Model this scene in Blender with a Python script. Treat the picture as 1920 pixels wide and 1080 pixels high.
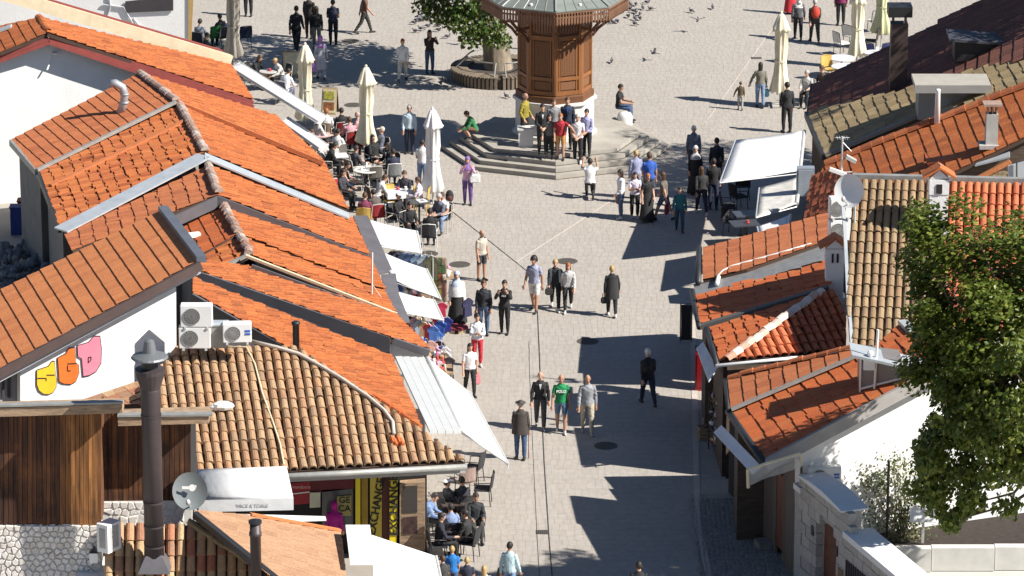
import bpy, bmesh, math, random
from mathutils import Vector, Matrix
R = math.radians
rnd = random.Random(7)
for o in list(bpy.data.objects): bpy.data.objects.remove(o)
scene = bpy.context.scene
C = scene.collection
# ---------------------------------------------------------------- camera, sky, sun, exposure
FPX, CAMH, PITCH = 8400.0, 41.4, R(17.2)
cam_d = bpy.data.cameras.new('Camera'); cam = bpy.data.objects.new('Camera', cam_d); C.objects.link(cam)
cam.location = (0, 0, CAMH); cam.rotation_euler = (R(90) - PITCH, 0, 0)
cam_d.sensor_width = 36; cam_d.lens = FPX / 1920 * 36; cam_d.clip_start = 1; cam_d.clip_end = 3000
scene.camera = cam
SUN = Vector((5.65, -2.05, 5.35)).normalized()          # towards the sun
sun_el = math.asin(SUN.z); sun_az = math.atan2(SUN.x, SUN.y)
w = bpy.data.worlds.new('World'); scene.world = w; w.use_nodes = True
nt = w.node_tree; sky = nt.nodes.new('ShaderNodeTexSky'); sky.sky_type = 'NISHITA'; sky.sun_disc = False
sky.sun_elevation = sun_el; sky.sun_rotation = sun_az; sky.altitude = 500; sky.ozone_density = 4; sky.dust_density = .3
bg = nt.nodes['Background']; bg.inputs[1].default_value = 0.05
nt.links.new(sky.outputs[0], bg.inputs[0])
ld = bpy.data.lights.new('Sun', 'SUN'); ld.energy = 5.0; ld.angle = R(0.5); ld.color = (1, .95, .87)
sun = bpy.data.objects.new('Sun', ld); C.objects.link(sun); sun.location = (30, 60, 60)
sun.rotation_euler = SUN.to_track_quat('Z', 'Y').to_euler()
vs = scene.view_settings; vs.view_transform = 'Standard'; vs.look = 'None'; vs.gamma = 1; vs.exposure = 0.80
vs.use_curve_mapping = False

# ---------------------------------------------------------------- pixels of the photograph to places
cP, sP = math.cos(PITCH), math.sin(PITCH)
CAM = Vector((0, 0, CAMH))
def ray(x, y):
    u = (x - 960) / FPX; v = (540 - y) / FPX
    return Vector((u, cP + v * sP, -sP + v * cP))
def G(x, y, z=0.0):
    d = ray(x, y); return CAM + d * ((z - CAMH) / d.z)
def AY(x, y, Y):
    d = ray(x, y); return CAM + d * (Y / d.y)
def proj(p):
    dz = p.z - CAMH; dep = p.y * cP - dz * sP; up = p.y * sP + dz * cP
    return 960 + FPX * p.x / dep, 540 - FPX * up / dep
class Plane:
    def __init__(s, a, b, c):
        s.o = Vector(a); n = (Vector(b) - s.o).cross(Vector(c) - s.o).normalized()
        if n.dot(CAM - s.o) < 0: n = -n
        s.n = n
    def at(s, x, y):
        d = ray(x, y); return CAM + d * ((s.o - CAM).dot(s.n) / d.dot(s.n))
def vplane(p, q): return Plane(p, q, Vector(p) + Vector((0, 0, 1)))

# ---------------------------------------------------------------- materials
MC = {}
def _n(nt, t, **k):
    n = nt.nodes.new(t)
    for a, b in k.items(): setattr(n, a, b)
    return n
def M(name, col, rough=.75, var=.12, scale=2.5, bump=0, bscale=30, metal=0, stretch=None, coat=0):
    if name in MC: return MC[name]
    m = bpy.data.materials.new(name); m.use_nodes = True; nt = m.node_tree; b = nt.nodes['Principled BSDF']
    b.inputs['Roughness'].default_value = rough; b.inputs['Metallic'].default_value = metal
    if coat: b.inputs['Coat Weight'].default_value = coat
    tc = _n(nt, 'ShaderNodeTexCoord'); mp = _n(nt, 'ShaderNodeMapping')
    nt.links.new(tc.outputs['Object'], mp.inputs[0])
    if stretch: mp.inputs['Scale'].default_value = stretch
    ns = _n(nt, 'ShaderNodeTexNoise'); ns.inputs['Scale'].default_value = scale; ns.inputs['Detail'].default_value = 6
    ns.inputs['Roughness'].default_value = .65
    nt.links.new(mp.outputs[0], ns.inputs['Vector'])
    rp = _n(nt, 'ShaderNodeValToRGB'); e = rp.color_ramp.elements
    e[0].position = .3; e[1].position = .7
    e[0].color = tuple(max(0, c * (1 - var)) for c in col) + (1,)
    e[1].color = tuple(min(1, c * (1 + var)) for c in col) + (1,)
    nt.links.new(ns.outputs[0], rp.inputs[0]); nt.links.new(rp.outputs[0], b.inputs['Base Color'])
    if bump:
        n2 = _n(nt, 'ShaderNodeTexNoise'); n2.inputs['Scale'].default_value = bscale; n2.inputs['Detail'].default_value = 4
        nt.links.new(mp.outputs[0], n2.inputs['Vector'])
        bp = _n(nt, 'ShaderNodeBump'); bp.inputs['Strength'].default_value = bump; bp.inputs['Distance'].default_value = .02
        nt.links.new(n2.outputs[0], bp.inputs['Height']); nt.links.new(bp.outputs[0], b.inputs['Normal'])
    MC[name] = m; return m
def MV(name, cols, rough=.8, dirt=.25, dcol=(.12, .09, .07), dscale=1.2, fscale=25, bump=.3, stretch=None, fvar=.28):
    """clay, stone or plank: every piece takes its own tint, with stains over it"""
    if name in MC: return MC[name]
    m = bpy.data.materials.new(name); m.use_nodes = True; nt = m.node_tree; b = nt.nodes['Principled BSDF']; L = nt.links.new
    b.inputs['Roughness'].default_value = rough
    oi = _n(nt, 'ShaderNodeObjectInfo'); at = _n(nt, 'ShaderNodeAttribute', attribute_name='var')
    ad = _n(nt, 'ShaderNodeMath', operation='ADD'); fr = _n(nt, 'ShaderNodeMath', operation='FRACT')
    L(oi.outputs['Random'], ad.inputs[0]); L(at.outputs['Fac'], ad.inputs[1]); L(ad.outputs[0], fr.inputs[0])
    rp = _n(nt, 'ShaderNodeValToRGB'); e = rp.color_ramp.elements
    while len(e) < len(cols): e.new(.5)
    for i, c in enumerate(cols): e[i].position = i / (len(cols) - 1); e[i].color = tuple(c) + (1,)
    L(fr.outputs[0], rp.inputs[0])
    ge = _n(nt, 'ShaderNodeNewGeometry')
    ns = _n(nt, 'ShaderNodeTexNoise'); ns.inputs['Scale'].default_value = dscale; ns.inputs['Detail'].default_value = 7; ns.inputs['Roughness'].default_value = .7
    L(ge.outputs['Position'], ns.inputs['Vector'])
    r2 = _n(nt, 'ShaderNodeValToRGB'); r2.color_ramp.elements[0].position = .48; r2.color_ramp.elements[1].position = .75
    L(ns.outputs[0], r2.inputs[0])
    mu = _n(nt, 'ShaderNodeMath', operation='MULTIPLY'); mu.inputs[1].default_value = dirt; L(r2.outputs[0], mu.inputs[0])
    mx = _n(nt, 'ShaderNodeMix', data_type='RGBA'); L(mu.outputs[0], mx.inputs[0]); L(rp.outputs[0], mx.inputs[6]); mx.inputs[7].default_value = tuple(dcol) + (1,)
    n2 = _n(nt, 'ShaderNodeTexNoise'); n2.inputs['Scale'].default_value = fscale; n2.inputs['Detail'].default_value = 5
    if stretch:
        vm = _n(nt, 'ShaderNodeVectorMath', operation='MULTIPLY'); vm.inputs[1].default_value = stretch; L(ge.outputs['Position'], vm.inputs[0]); L(vm.outputs[0], n2.inputs['Vector'])
    else: L(ge.outputs['Position'], n2.inputs['Vector'])
    mr = _n(nt, 'ShaderNodeMapRange'); mr.inputs[1].default_value = .25; mr.inputs[2].default_value = .75; mr.inputs[3].default_value = 1 - fvar; mr.inputs[4].default_value = 1 + fvar; L(n2.outputs[0], mr.inputs[0])
    hs = _n(nt, 'ShaderNodeHueSaturation'); L(mr.outputs[0], hs.inputs['Value']); L(mx.outputs[2], hs.inputs['Color'])
    L(hs.outputs[0], b.inputs['Base Color'])
    bp = _n(nt, 'ShaderNodeBump'); bp.inputs['Strength'].default_value = bump; bp.inputs['Distance'].default_value = .015
    L(n2.outputs[0], bp.inputs['Height']); L(bp.outputs[0], b.inputs['Normal'])
    MC[name] = m; return m
T_OR = MV('clay_orange', [(0.355, 0.092, 0.021), (0.407, 0.113, 0.027), (0.443, 0.132, 0.034), (0.381, 0.101, 0.025), (0.288, 0.076, 0.020), (0.412, 0.121, 0.032)], dirt=.6, dcol=(0.206, 0.071, 0.025), dscale=1.8, fvar=.30, fscale=16)
T_OR2 = MV('clay_orange_worn', [(0.460, 0.127, 0.030), (0.560, 0.176, 0.047), (0.500, 0.143, 0.043), (0.360, 0.088, 0.025)], dirt=.4, dcol=(0.220, 0.083, 0.030), dscale=3.5)
T_RED = MV('clay_red', [(0.449, 0.104, 0.025), (0.520, 0.128, 0.032), (0.398, 0.088, 0.023), (0.479, 0.140, 0.040)], dirt=.45, dcol=(0.255, 0.076, 0.027), dscale=2.2)
T_SAL = MV('clay_salmon', [(0.529, 0.185, 0.064), (0.568, 0.207, 0.072), (0.480, 0.162, 0.055)], dirt=.4, dcol=(0.372, 0.129, 0.047), dscale=1.5)
T_BRN = MV('clay_brownred', [(0.420, 0.131, 0.047), (0.470, 0.154, 0.056), (0.360, 0.105, 0.039)], dirt=.45, dcol=(0.240, 0.091, 0.038), dscale=2.2)
T_MAR = MV('clay_maroon', [(0.153, 0.057, 0.042), (0.189, 0.073, 0.050), (0.126, 0.046, 0.035)], dirt=.4, dcol=(0.081, 0.050, 0.035))
T_OLB = MV('clay_olive_brown', [(.27, .185, .10), (.32, .225, .125), (.22, .145, .08), (.29, .18, .095), (.25, .185, .105)], dirt=.55, dcol=(.14, .10, .065), dscale=2.4)
T_OLV = MV('clay_olive', [(0.297, 0.220, 0.113), (0.351, 0.264, 0.140), (0.243, 0.176, 0.090)], dirt=.55, dcol=(0.117, 0.088, 0.059))
T_TAN = MV('clay_tan', [(.36, .225, .125), (.42, .27, .15), (.30, .175, .095), (.40, .225, .12), (.37, .245, .14), (.27, .17, .10)], dirt=.5, dcol=(.17, .115, .08), dscale=2.2)
T_TAN2 = MV('clay_tan_mixed', [(.42, .27, .14), (.33, .18, .10), (.46, .33, .18), (.38, .13, .07), (.28, .165, .10)], dirt=.45, dcol=(.16, .105, .07), dscale=2.5)
T_BAR = MV('clay_barrel_orange', [(.46, .125, .05), (.53, .16, .065), (.40, .10, .042)], dirt=.4, dcol=(.24, .08, .04), dscale=2)
DECK = M('roof_deck', (.07, .04, .028), .9)
WHITE = M('white_plaster', (.80, .79, .77), .9, .05, 1.3, .25, 18)
WHITE2 = M('white_plaster_clean', (.80, .795, .78), .85, .07, .9, .3, 14)
GREYM = M('grey_metal', (.11, .105, .115), .55, .15, 2)
DGREY = M('dark_metal', (.055, .05, .055), .5, .2, 2)
ZINC = M('zinc_flashing', (.50, .54, .57), .45, .12, 3, metal=.35)
GUT = M('gutter_metal', (.33, .33, .31), .5, .2, 4, metal=.3)
BLACKM = M('black_gutter', (.025, .027, .03), .5)
MAROON = M('maroon_board', (.27, .06, .05), .6, .12)
CREAM = M('cream_concrete', (.58, .48, .33), .9, .15, 2, .3)
CANVAS = M('white_canvas', (.76, .76, .755), .85, .07, 1.2, .6, 3.5)
IVORY = M('ivory_canvas', (.70, .645, .48), .85, .10, 2, .5, 8)
WOODW = M('weathered_wood', (.34, .235, .15), .8, .45, 3, .4, 12, stretch=(1, 1, 6))
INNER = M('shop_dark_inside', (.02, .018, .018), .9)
CONC = M('concrete', (.42, .40, .37), .9, .15, 2, .3)
STEEL = M('painted_steel', (.62, .62, .60), .45, .08, 5, metal=.2)
PLW = M('white_enamel', (.80, .80, .78), .4, .04, 3)
BLK = M('black_plastic', (.02, .02, .022), .45)

# ---------------------------------------------------------------- mesh helpers
class MB:
    def __init__(s): s.v = []; s.f = []; s.mi = []; s.var = []
    def add(s, vs, fs, m=0, var=0.0):
        n = len(s.v); s.v += [tuple(v) for v in vs]; s.f += [tuple(i + n for i in f) for f in fs]
        s.mi += [m] * len(fs); s.var += [var] * len(vs); return s
    def box(s, c, sz, rz=0, m=0, mat=None, var=0.0):
        x, y, z = [a / 2 for a in sz]
        P = [Vector((i * x, j * y, k * z)) for k in (-1, 1) for j in (-1, 1) for i in (-1, 1)]
        T = Matrix.Translation(c) @ (mat if mat is not None else Matrix.Rotation(rz, 4, 'Z'))
        return s.add([T @ p for p in P], [(0, 2, 3, 1), (4, 5, 7, 6), (0, 1, 5, 4), (2, 6, 7, 3), (0, 4, 6, 2), (1, 3, 7, 5)], m, var)
    def beam(s, a, b, w, h, up=(0, 0, 1), m=0, drop=.5):
        """box from a to b, w wide, h high; drop = share of h below the line"""
        a = Vector(a); b = Vector(b); d = (b - a).normalized(); up = Vector(up)
        sd = d.cross(up).normalized(); u = sd.cross(d).normalized()
        P = []
        for p in (a, b):
            for k in (-drop, 1 - drop):
                for j in (-.5, .5): P.append(p + u * (k * h) + sd * (j * w))
        return s.add(P, [(0, 1, 3, 2), (4, 6, 7, 5), (0, 4, 5, 1), (2, 3, 7, 6), (0, 2, 6, 4), (1, 5, 7, 3)], m)
    def tube(s, pts, r, n=6, m=0, cap=True):
        pts = [Vector(p) for p in pts]; k = len(pts); rs = r if isinstance(r, (list, tuple)) else [r] * k
        V = []; up = Vector((.13, .31, .94))
        for i, p in enumerate(pts):
            d = (pts[min(i + 1, k - 1)] - pts[max(i - 1, 0)])
            d = d.normalized() if d.length > 1e-9 else Vector((0, 0, 1))
            x = d.cross(up); x = x.normalized() if x.length > .05 else d.cross(Vector((1, 0, 0))).normalized(); y = d.cross(x)
            for j in range(n):
                a = 2 * math.pi * j / n; V.append(p + (x * math.cos(a) + y * math.sin(a)) * rs[i])
        F = [(i * n + j, i * n + (j + 1) % n, (i + 1) * n + (j + 1) % n, (i + 1) * n + j) for i in range(k - 1) for j in range(n)]
        if cap: F += [tuple(range(n - 1, -1, -1)), tuple((k - 1) * n + j for j in range(n))]
        return s.add(V, F, m)
    def lathe(s, c, prof, n=12, m=0, ph=0, sx=1, sy=1, cap=True):
        c = Vector(c); V = []
        for r, z in prof:
            for j in range(n):
                a = ph + 2 * math.pi * j / n; V.append(c + Vector((r * sx * math.cos(a), r * sy * math.sin(a), z)))
        k = len(prof)
        F = [(i * n + j, i * n + (j + 1) % n, (i + 1) * n + (j + 1) % n, (i + 1) * n + j) for i in range(k - 1) for j in range(n)]
        if cap: F += [tuple(range(n - 1, -1, -1)), tuple((k - 1) * n + j for j in range(n))]
        return s.add(V, F, m)
    def prism(s, P, vec, m=0):
        P = [Vector(p) for p in P]; n = len(P); vec = Vector(vec)
        nr = Vector()
        for i in range(n): nr += P[i].cross(P[(i + 1) % n])
        if nr.dot(vec) > 0: P = P[::-1]
        V = P + [p + vec for p in P]
        return s.add(V, [tuple(range(n)), tuple(range(2 * n - 1, n - 1, -1))] + [(i, i + n, (i + 1) % n + n, (i + 1) % n) for i in range(n)], m)
    def drop(s, P, zb=0.0, m=0):
        P = [Vector(p) for p in P]; n = len(P); V = P + [Vector((p.x, p.y, zb)) for p in P]
        ar = sum(P[i].x * P[(i + 1) % n].y - P[(i + 1) % n].x * P[i].y for i in range(n))
        if ar < 0: P = P[::-1]; V = P + [Vector((p.x, p.y, zb)) for p in P]
        return s.add(V, [tuple(range(n)), tuple(range(2 * n - 1, n - 1, -1))] + [(i, i + n, (i + 1) % n + n, (i + 1) % n) for i in range(n)], m)
    def ball(s, c, r, n=8, k=6, m=0, T=None):
        c = Vector(c); r = r if isinstance(r, (tuple, list)) else (r, r, r); V = []
        for i in range(k + 1):
            th = math.pi * i / k
            for j in range(n):
                a = 2 * math.pi * j / n
                p = Vector((r[0] * math.sin(th) * math.cos(a), r[1] * math.sin(th) * math.sin(a), r[2] * math.cos(th)))
                V.append(c + (T @ p if T else p))
        F = [((i + 1) * n + j, (i + 1) * n + (j + 1) % n, i * n + (j + 1) % n, i * n + j) for i in range(k) for j in range(n)]
        return s.add(V, F, m)
    def mesh(s, name, mats, smooth=False):
        me = bpy.data.meshes.new(name); me.from_pydata(s.v, [], s.f)
        for m in (mats if isinstance(mats, (list, tuple)) else [mats]): me.materials.append(m)
        if any(s.mi): me.polygons.foreach_set('material_index', s.mi)
        if any(s.var): me.attributes.new('var', 'FLOAT', 'POINT').data.foreach_set('value', s.var)
        if smooth: me.polygons.foreach_set('use_smooth', [True] * len(me.polygons))
        me.update(); return me
    def build(s, name, mats, parent=None, smooth=False, **k):
        return link(name, s.mesh(name, mats, smooth), parent, **k)
def link(name, me, parent=None, local=False, mw=None):
    """one object; world-space meshes under an Empty keep their place"""
    o = bpy.data.objects.new(name, me); C.objects.link(o)
    if mw is not None: o.matrix_basis = mw
    if parent is not None:
        o.parent = parent
        if not local and parent.type == 'EMPTY': o.matrix_parent_inverse = Matrix.Translation(-parent.location)
    return o
def tag(o, label, cat=None, group=None, kind=None):
    if label: o['label'] = label
    if cat: o['category'] = cat
    if group: o['group'] = group
    if kind: o['kind'] = kind
    return o
def thing(name, label, cat, loc=(0, 0, 0), rz=0, group=None):
    o = bpy.data.objects.new(name, None); C.objects.link(o); o.location = loc; o.rotation_euler = (0, 0, rz); o.empty_display_size = .3
    return tag(o, label, cat, group)
def slab(parent, name, pl, px, th, mat, lift=0.0):
    """thick polygon lying on a plane, its outline given in photograph pixels"""
    P = [pl.at(x, y) + pl.n * lift for x, y in px]
    return MB().prism(P, -pl.n * th).build(name, mat, parent)

# ---------------------------------------------------------------- tiled roofs
def flat_tile(w, l, t=.028, dish=.009):
    # a clay tile: slightly dished, butt end raised over the tile below
    b = MB(); xs = [-w / 2 + .005, -w * .3, w * .3, w / 2 - .005]; zs = [dish, .006, .006, dish]; g = t
    V = []
    for y, z0 in ((-l / 2 - .03, 0), (l / 2, g)):
        for x, z in zip(xs, zs): V.append((x, y, z + z0))
    for x, z in zip(xs, zs): V.append((x, l / 2, z + g - .04))
    b.add(V, [(i, i + 4, i + 5, i + 1) for i in range(3)] + [(4 + i, 8 + i, 9 + i, 5 + i) for i in range(3)] + [(3, 7, 11), (0, 8, 4)])
    return b
def barrel_tile(w, l, t=.03):
    b = MB(); n = 6; V = []
    for y, z0, r in ((-l / 2 - .04, 0, w * .40), (l / 2, t, w * .46)):
        for i in range(n + 1):
            a = math.pi * i / n; V.append((-r * math.cos(a), y, z0 + .01 + r * .95 * math.sin(a)))
    for i in range(n + 1):
        a = math.pi * i / n; r = w * .40; V.append((-r * math.cos(a), l / 2, t + r * .95 * math.sin(a) - .02))
    n1 = n + 1
    b.add(V, [(i, i + n1, i + n1 + 1, i + 1) for i in range(n)] + [(n1 + i, 2 * n1 + i, 2 * n1 + i + 1, n1 + i + 1) for i in range(n)])
    return b
TILES = {}
def in_poly(q, P):
    c = False; n = len(P)
    for i in range(n):
        a, b = P[i], P[(i + 1) % n]
        if (a[1] > q[1]) != (b[1] > q[1]) and q[0] < (b[0] - a[0]) * (q[1] - a[1]) / (b[1] - a[1]) + a[0]: c = not c
    return c
class House:
    def __init__(s, name, label, cat, base, group=None):
        s.e = thing(name, label, cat, base, 0, group); s.cand = []
    def roof(s, pl, px, eave, mat, style='flat', w=.24, l=.36, name='roof', th=.12, jit=.5, wall=None, inset=.22, wallmat=None, up_first=False):
        P = [pl.at(x, y) for x, y in px]
        n = pl.n
        ax = (pl.at(*eave[1]) - pl.at(*eave[0])).normalized(); d = n.cross(ax)
        if d.z > 0: ax = -ax; d = -d
        ax = d.cross(n)
        o = P[0]
        Q = [((p - o).dot(ax), (p - o).dot(d)) for p in P]
        deck = MB().prism([p - n * .005 for p in P], -n * th).build(name, DECK, s.e)
        x0 = min(q[0] for q in Q); x1 = max(q[0] for q in Q); y0 = min(q[1] for q in Q); y1 = max(q[1] for q in Q)
        key = (style, w, l, mat.name)
        if key not in TILES:
            TILES[key] = barrel_tile(w, l) if style == 'barrel' else flat_tile(w, l, .045, .030) if style == 'pan' else flat_tile(w, l); TILES[key].me = TILES[key].mesh('tile', mat)
        tb = TILES[key]
        nx = max(1, round((x1 - x0) / w)); ny = max(1, round((y1 - y0) / l)); sx = (x1 - x0) / nx; sy = (y1 - y0) / ny
        B = Matrix(((ax.x, d.x, n.x, 0), (ax.y, d.y, n.y, 0), (ax.z, d.z, n.z, 0), (0, 0, 0, 1)))
        conv = MB()
        ccw = sum(Q[i][0] * Q[(i + 1) % len(Q)][1] - Q[(i + 1) % len(Q)][0] * Q[i][1] for i in range(len(Q))) > 0
        for iy in range(ny):
            for ix in range(nx):
                cx = x0 + (ix + .5) * sx; cy = y1 - (iy + .5) * sy
                off = [(cx + a * sx * .47, cy + b * sy * .47) for a in (-1, 1) for b in (-1, 1)]
                ins = [in_poly(q, Q) for q in off]
                if not any(ins) and not in_poly((cx, cy), Q): continue
                jx = rnd.gauss(0, .004) * jit; jy = rnd.gauss(0, .010) * jit; jr = rnd.gauss(0, .012) * jit
                T = Matrix.Translation(o + ax * (cx + jx) + d * (cy + jy) + n * (.004 + abs(rnd.gauss(0, .004)) * jit)) @ B @ Matrix.Rotation(jr, 4, 'Z') @ Matrix.Rotation(rnd.gauss(0, .012) * jit, 4, 'X') @ Matrix.Diagonal((sx / w, sy / l, 1, 1))
                clip = None if all(ins) else (Q, ccw, o, ax, d)
                s.cand.append((T, tb, deck, clip, mat))
        if wall is not None:
            ctr = sum(P, Vector()) / len(P)
            W = []
            for p in P:
                v = Vector((ctr.x - p.x, ctr.y - p.y, 0)); 
                W.append(Vector((p.x, p.y, p.z - .16)) + v.normalized() * min(inset, v.length * .3))
            MB().drop(W, wall).build('wall', wallmat or WHITE, s.e)
        return deck
    def caps(s, a, b, mat, r=.11, step=.34, parent=None, wob=1.0):
        a = Vector(a); b = Vector(b); L = (b - a).length; n = max(1, round(L / step)); d = (b - a) / n; dn = d.normalized()
        key = ('cap', r, mat.name)
        if key not in TILES:
            m = MB(); V = []
            for y, rr in ((-.5, r * .9), (.54, r * 1.05)):
                for i in range(6): an = math.pi * i / 5; V.append((-rr * math.cos(an) * 1.15, y, rr * math.sin(an) - .02))
            m.add(V, [(i, i + 6, i + 7, i + 1) for i in range(5)] + [tuple(range(6, 12))]); TILES[key] = m; m.me = m.mesh('ridge_tile', mat)
        sd = dn.cross(Vector((0, 0, 1))).normalized(); up = sd.cross(dn)
        B = Matrix(((sd.x, dn.x, up.x, 0), (sd.y, dn.y, up.y, 0), (sd.z, dn.z, up.z, 0), (0, 0, 0, 1)))
        for i in range(n):
            T = Matrix.Translation(a + d * (i + .5) + up * rnd.gauss(.015, .008) * wob) @ B @ Matrix.Rotation(rnd.gauss(0, .04) * wob, 4, 'Z') @ Matrix.Diagonal((1, d.length, 1, 1))
            link('ridge_tile', TILES[key].me, parent or s.e, mw=T)
    def board(s, pts, h, t, mat, name='verge_board', drop=.8):
        m = MB()
        for a, b in zip(pts[:-1], pts[1:]): m.beam(a, b, t, h, drop=drop)
        return m.build(name, mat, s.e)
    def gutter(s, pts, mat=GUT, r=.07, name='gutter'):
        return MB().tube(pts, r, 8).build(name, mat, s.e, smooth=True)
    def done(s, cap=300):
        def key(c):
            p = c[0].translation; x, y = proj(p); f = 0 if (-10 < x < 1930 and -10 < y < 1090) else 1
            return (f, p.y)
        s.cand.sort(key=key)
        rest = {}
        for i, (T, tb, deck, clip, mat) in enumerate(s.cand):
            if clip is None:
                if i < cap: link('tile', tb.me, deck, mw=T)
                else: rest.setdefault((deck, mat), MB()).add([T @ Vector(v) for v in tb.v], tb.f, var=rnd.uniform(.01, .99))
                continue
            Q, ccw, o, ax, d = clip
            bm = bmesh.new(); vs = [bm.verts.new(T @ Vector(v)) for v in tb.v]
            for f in tb.f: bm.faces.new([vs[k] for k in f])
            nq = len(Q); convex = True
            for k in range(nq):
                a, b, c = Q[k], Q[(k + 1) % nq], Q[(k + 2) % nq]
                cr = (b[0] - a[0]) * (c[1] - b[1]) - (b[1] - a[1]) * (c[0] - b[0])
                if (cr > 1e-3) != ccw and abs(cr) > 1e-3: convex = False
            if convex:
                for k in range(nq):
                    a, b = Q[k], Q[(k + 1) % nq]; e = (b[0] - a[0], b[1] - a[1])
                    no = ax * e[1] - d * e[0]
                    if not ccw: no = -no
                    if no.length < 1e-6: continue
                    bmesh.ops.bisect_plane(bm, geom=bm.verts[:] + bm.edges[:] + bm.faces[:], plane_co=o + ax * a[0] + d * a[1] + no.normalized() * .02, plane_no=no, clear_outer=True)
            if len(bm.faces) == 0: bm.free(); continue
            bm.verts.index_update(); V = [v.co.copy() for v in bm.verts]; F = [[v.index for v in f.verts] for f in bm.faces]; bm.free()
            if i < cap:
                ctr = T.translation
                MBt = MB().add([v - ctr for v in V], F); link('tile', MBt.mesh('tile_cut', mat), deck, mw=Matrix.Translation(ctr))
            else: rest.setdefault((deck, mat), MB()).add(V, F, var=rnd.uniform(.01, .99))
        for (deck, mat), m in rest.items(): tag(m.build('tiles', mat, deck), None, kind='stuff')
        return s.e
# ================================================================ the setting: ground, paving
JOINT = M('paving_bed', (.325, .292, .255), .95, .10, .8)
STONE = MV('paving_stone', [(.362, .328, .290), (.370, .337, .299), (.354, .319, .281), (.366, .333, .294), (.376, .344, .305)], dirt=.45, dcol=(.29, .262, .23), dscale=.35, fscale=5, bump=.1, fvar=.10)
tag(MB().add([(-1500, -300, -.007), (1500, -300, -.007), (1500, 2500, -.007), (-1500, 2500, -.007)], [(0, 1, 2, 3)]).build('ground', JOINT), 'pale stone street and square', kind='structure')
gobj = bpy.data.objects['ground']
LEFTL = [(100, -1.6), (108, -1.9), (118, -3.0), (126, -4.6), (137, -6.9), (145, -9.5), (160, -22), (180, -26)]
RIGHTL = [(100, 8.0), (107, 6.9), (112, 6.3), (120, 5.9), (128, 6.2), (136, 8.0), (142, 10.5), (150, 12.5), (165, 20), (180, 26)]
def lerp_tab(t, y):
    for (a, b), (c, d) in zip(t[:-1], t[1:]):
        if a <= y <= c: return b + (d - b) * (y - a) / (c - a)
    return t[0][1] if y < t[0][0] else t[-1][1]
SC = Vector((1.48, 150.1, 0))                 # middle of the fountain
st = MB(); y = 100.0; row = 0
while y < 178:
    dy = .40; xl = lerp_tab(LEFTL, y); xr = lerp_tab(RIGHTL, y); x = xl + rnd.uniform(0, .2)
    while x < xr:
        wd = rnd.choice((.17, .2, .2, .24))
        if not ((x - SC.x) ** 2 + (y - SC.y) ** 2 < 9 or (y < 114.5 and x > 4.75)):
            z = rnd.gauss(0, .0007); a = .0025; tl = [rnd.gauss(0, .0012) for _ in range(4)]
            V = [(x + a, y + a, z + tl[0]), (x + wd - a, y + a, z + tl[1]), (x + wd - a, y + dy - a, z + tl[2]), (x + a, y + dy - a, z + tl[3])]
            V += [(p[0], p[1], -.025) for p in V]
            st.add(V, [(0, 1, 2, 3), (0, 4, 5, 1), (1, 5, 6, 2), (3, 7, 4, 0)], var=rnd.uniform(.01, .99))
        x += wd
    y += dy; row += 1
tag(st.build('paving_stones', STONE, gobj), None, kind='stuff')
# cobbled strip by the lower right shops
COB = MV('cobble', [(.19, .18, .17), (.25, .235, .22), (.15, .145, .14), (.30, .285, .265)], dirt=.3, dcol=(.1, .1, .095))
cb = MB(); y = 100.0
while y < 114.5:
    x = 4.9 + rnd.uniform(0, .05); xr = lerp_tab(RIGHTL, y) + .5
    while x < xr:
        r = rnd.uniform(.045, .062)
        cb.add([(x - r, y - r, -.02), (x + r, y - r, -.02), (x + r, y + r, -.02), (x - r, y + r, -.02), (x - r * .6, y - r * .6, .012), (x + r * .6, y - r * .6, .014), (x + r * .6, y + r * .6, .012), (x - r * .6, y + r * .6, .012)],
               [(0, 1, 5, 4), (1, 2, 6, 5), (2, 3, 7, 6), (3, 0, 4, 7), (4, 5, 6, 7)], var=rnd.uniform(.01, .99)); x += .125
    y += .125
tag(cb.build('cobbles', COB, gobj), None, kind='stuff')
# drain slots, pale inlaid lines, kerb strip
DARKL = M('drain_slot', (.045, .04, .04), .8); PALE = M('pale_inlay', (.47, .42, .365), .8)
def strip(px, w, mat, name, z=.010):
    P = [G(a, b, 0) for a, b in px]; m = MB()
    for a, b in zip(P[:-1], P[1:]):
        d = (b - a).normalized(); s = Vector((-d.y, d.x, 0)) * (w / 2); u = Vector((0, 0, z))
        m.add([a - s + u, b - s + u, b + s + u, a + s + u, a - s, b - s, b + s, a + s], [(0, 1, 2, 3), (0, 4, 5, 1), (2, 6, 7, 3)])
    return m.build(name, mat, gobj)
strip([(846, 395), (990, 510), (1008, 585), (1013, 700), (1020, 860), (1029, 1000), (1036, 1090)], .026, DARKL, 'drain_slot')
strip([(992, 640), (993, 700), (1000, 860), (1007, 1000), (1012, 1090)], .010, DARKL, 'drain_slot', .008)
strip([(968, 491), (1145, 377)], .03, PALE, 'inlaid_line'); strip([(1326, 225), (1436, 70), (1480, 10)], .035, PALE, 'inlaid_line')
strip([(1298, 600), (1303, 760), (1308, 980), (1330, 1085)], .17, PALE, 'kerb_stone', .012)
IRON = M('cast_iron', (.085, .075, .065), .7, .2, 8)
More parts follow.
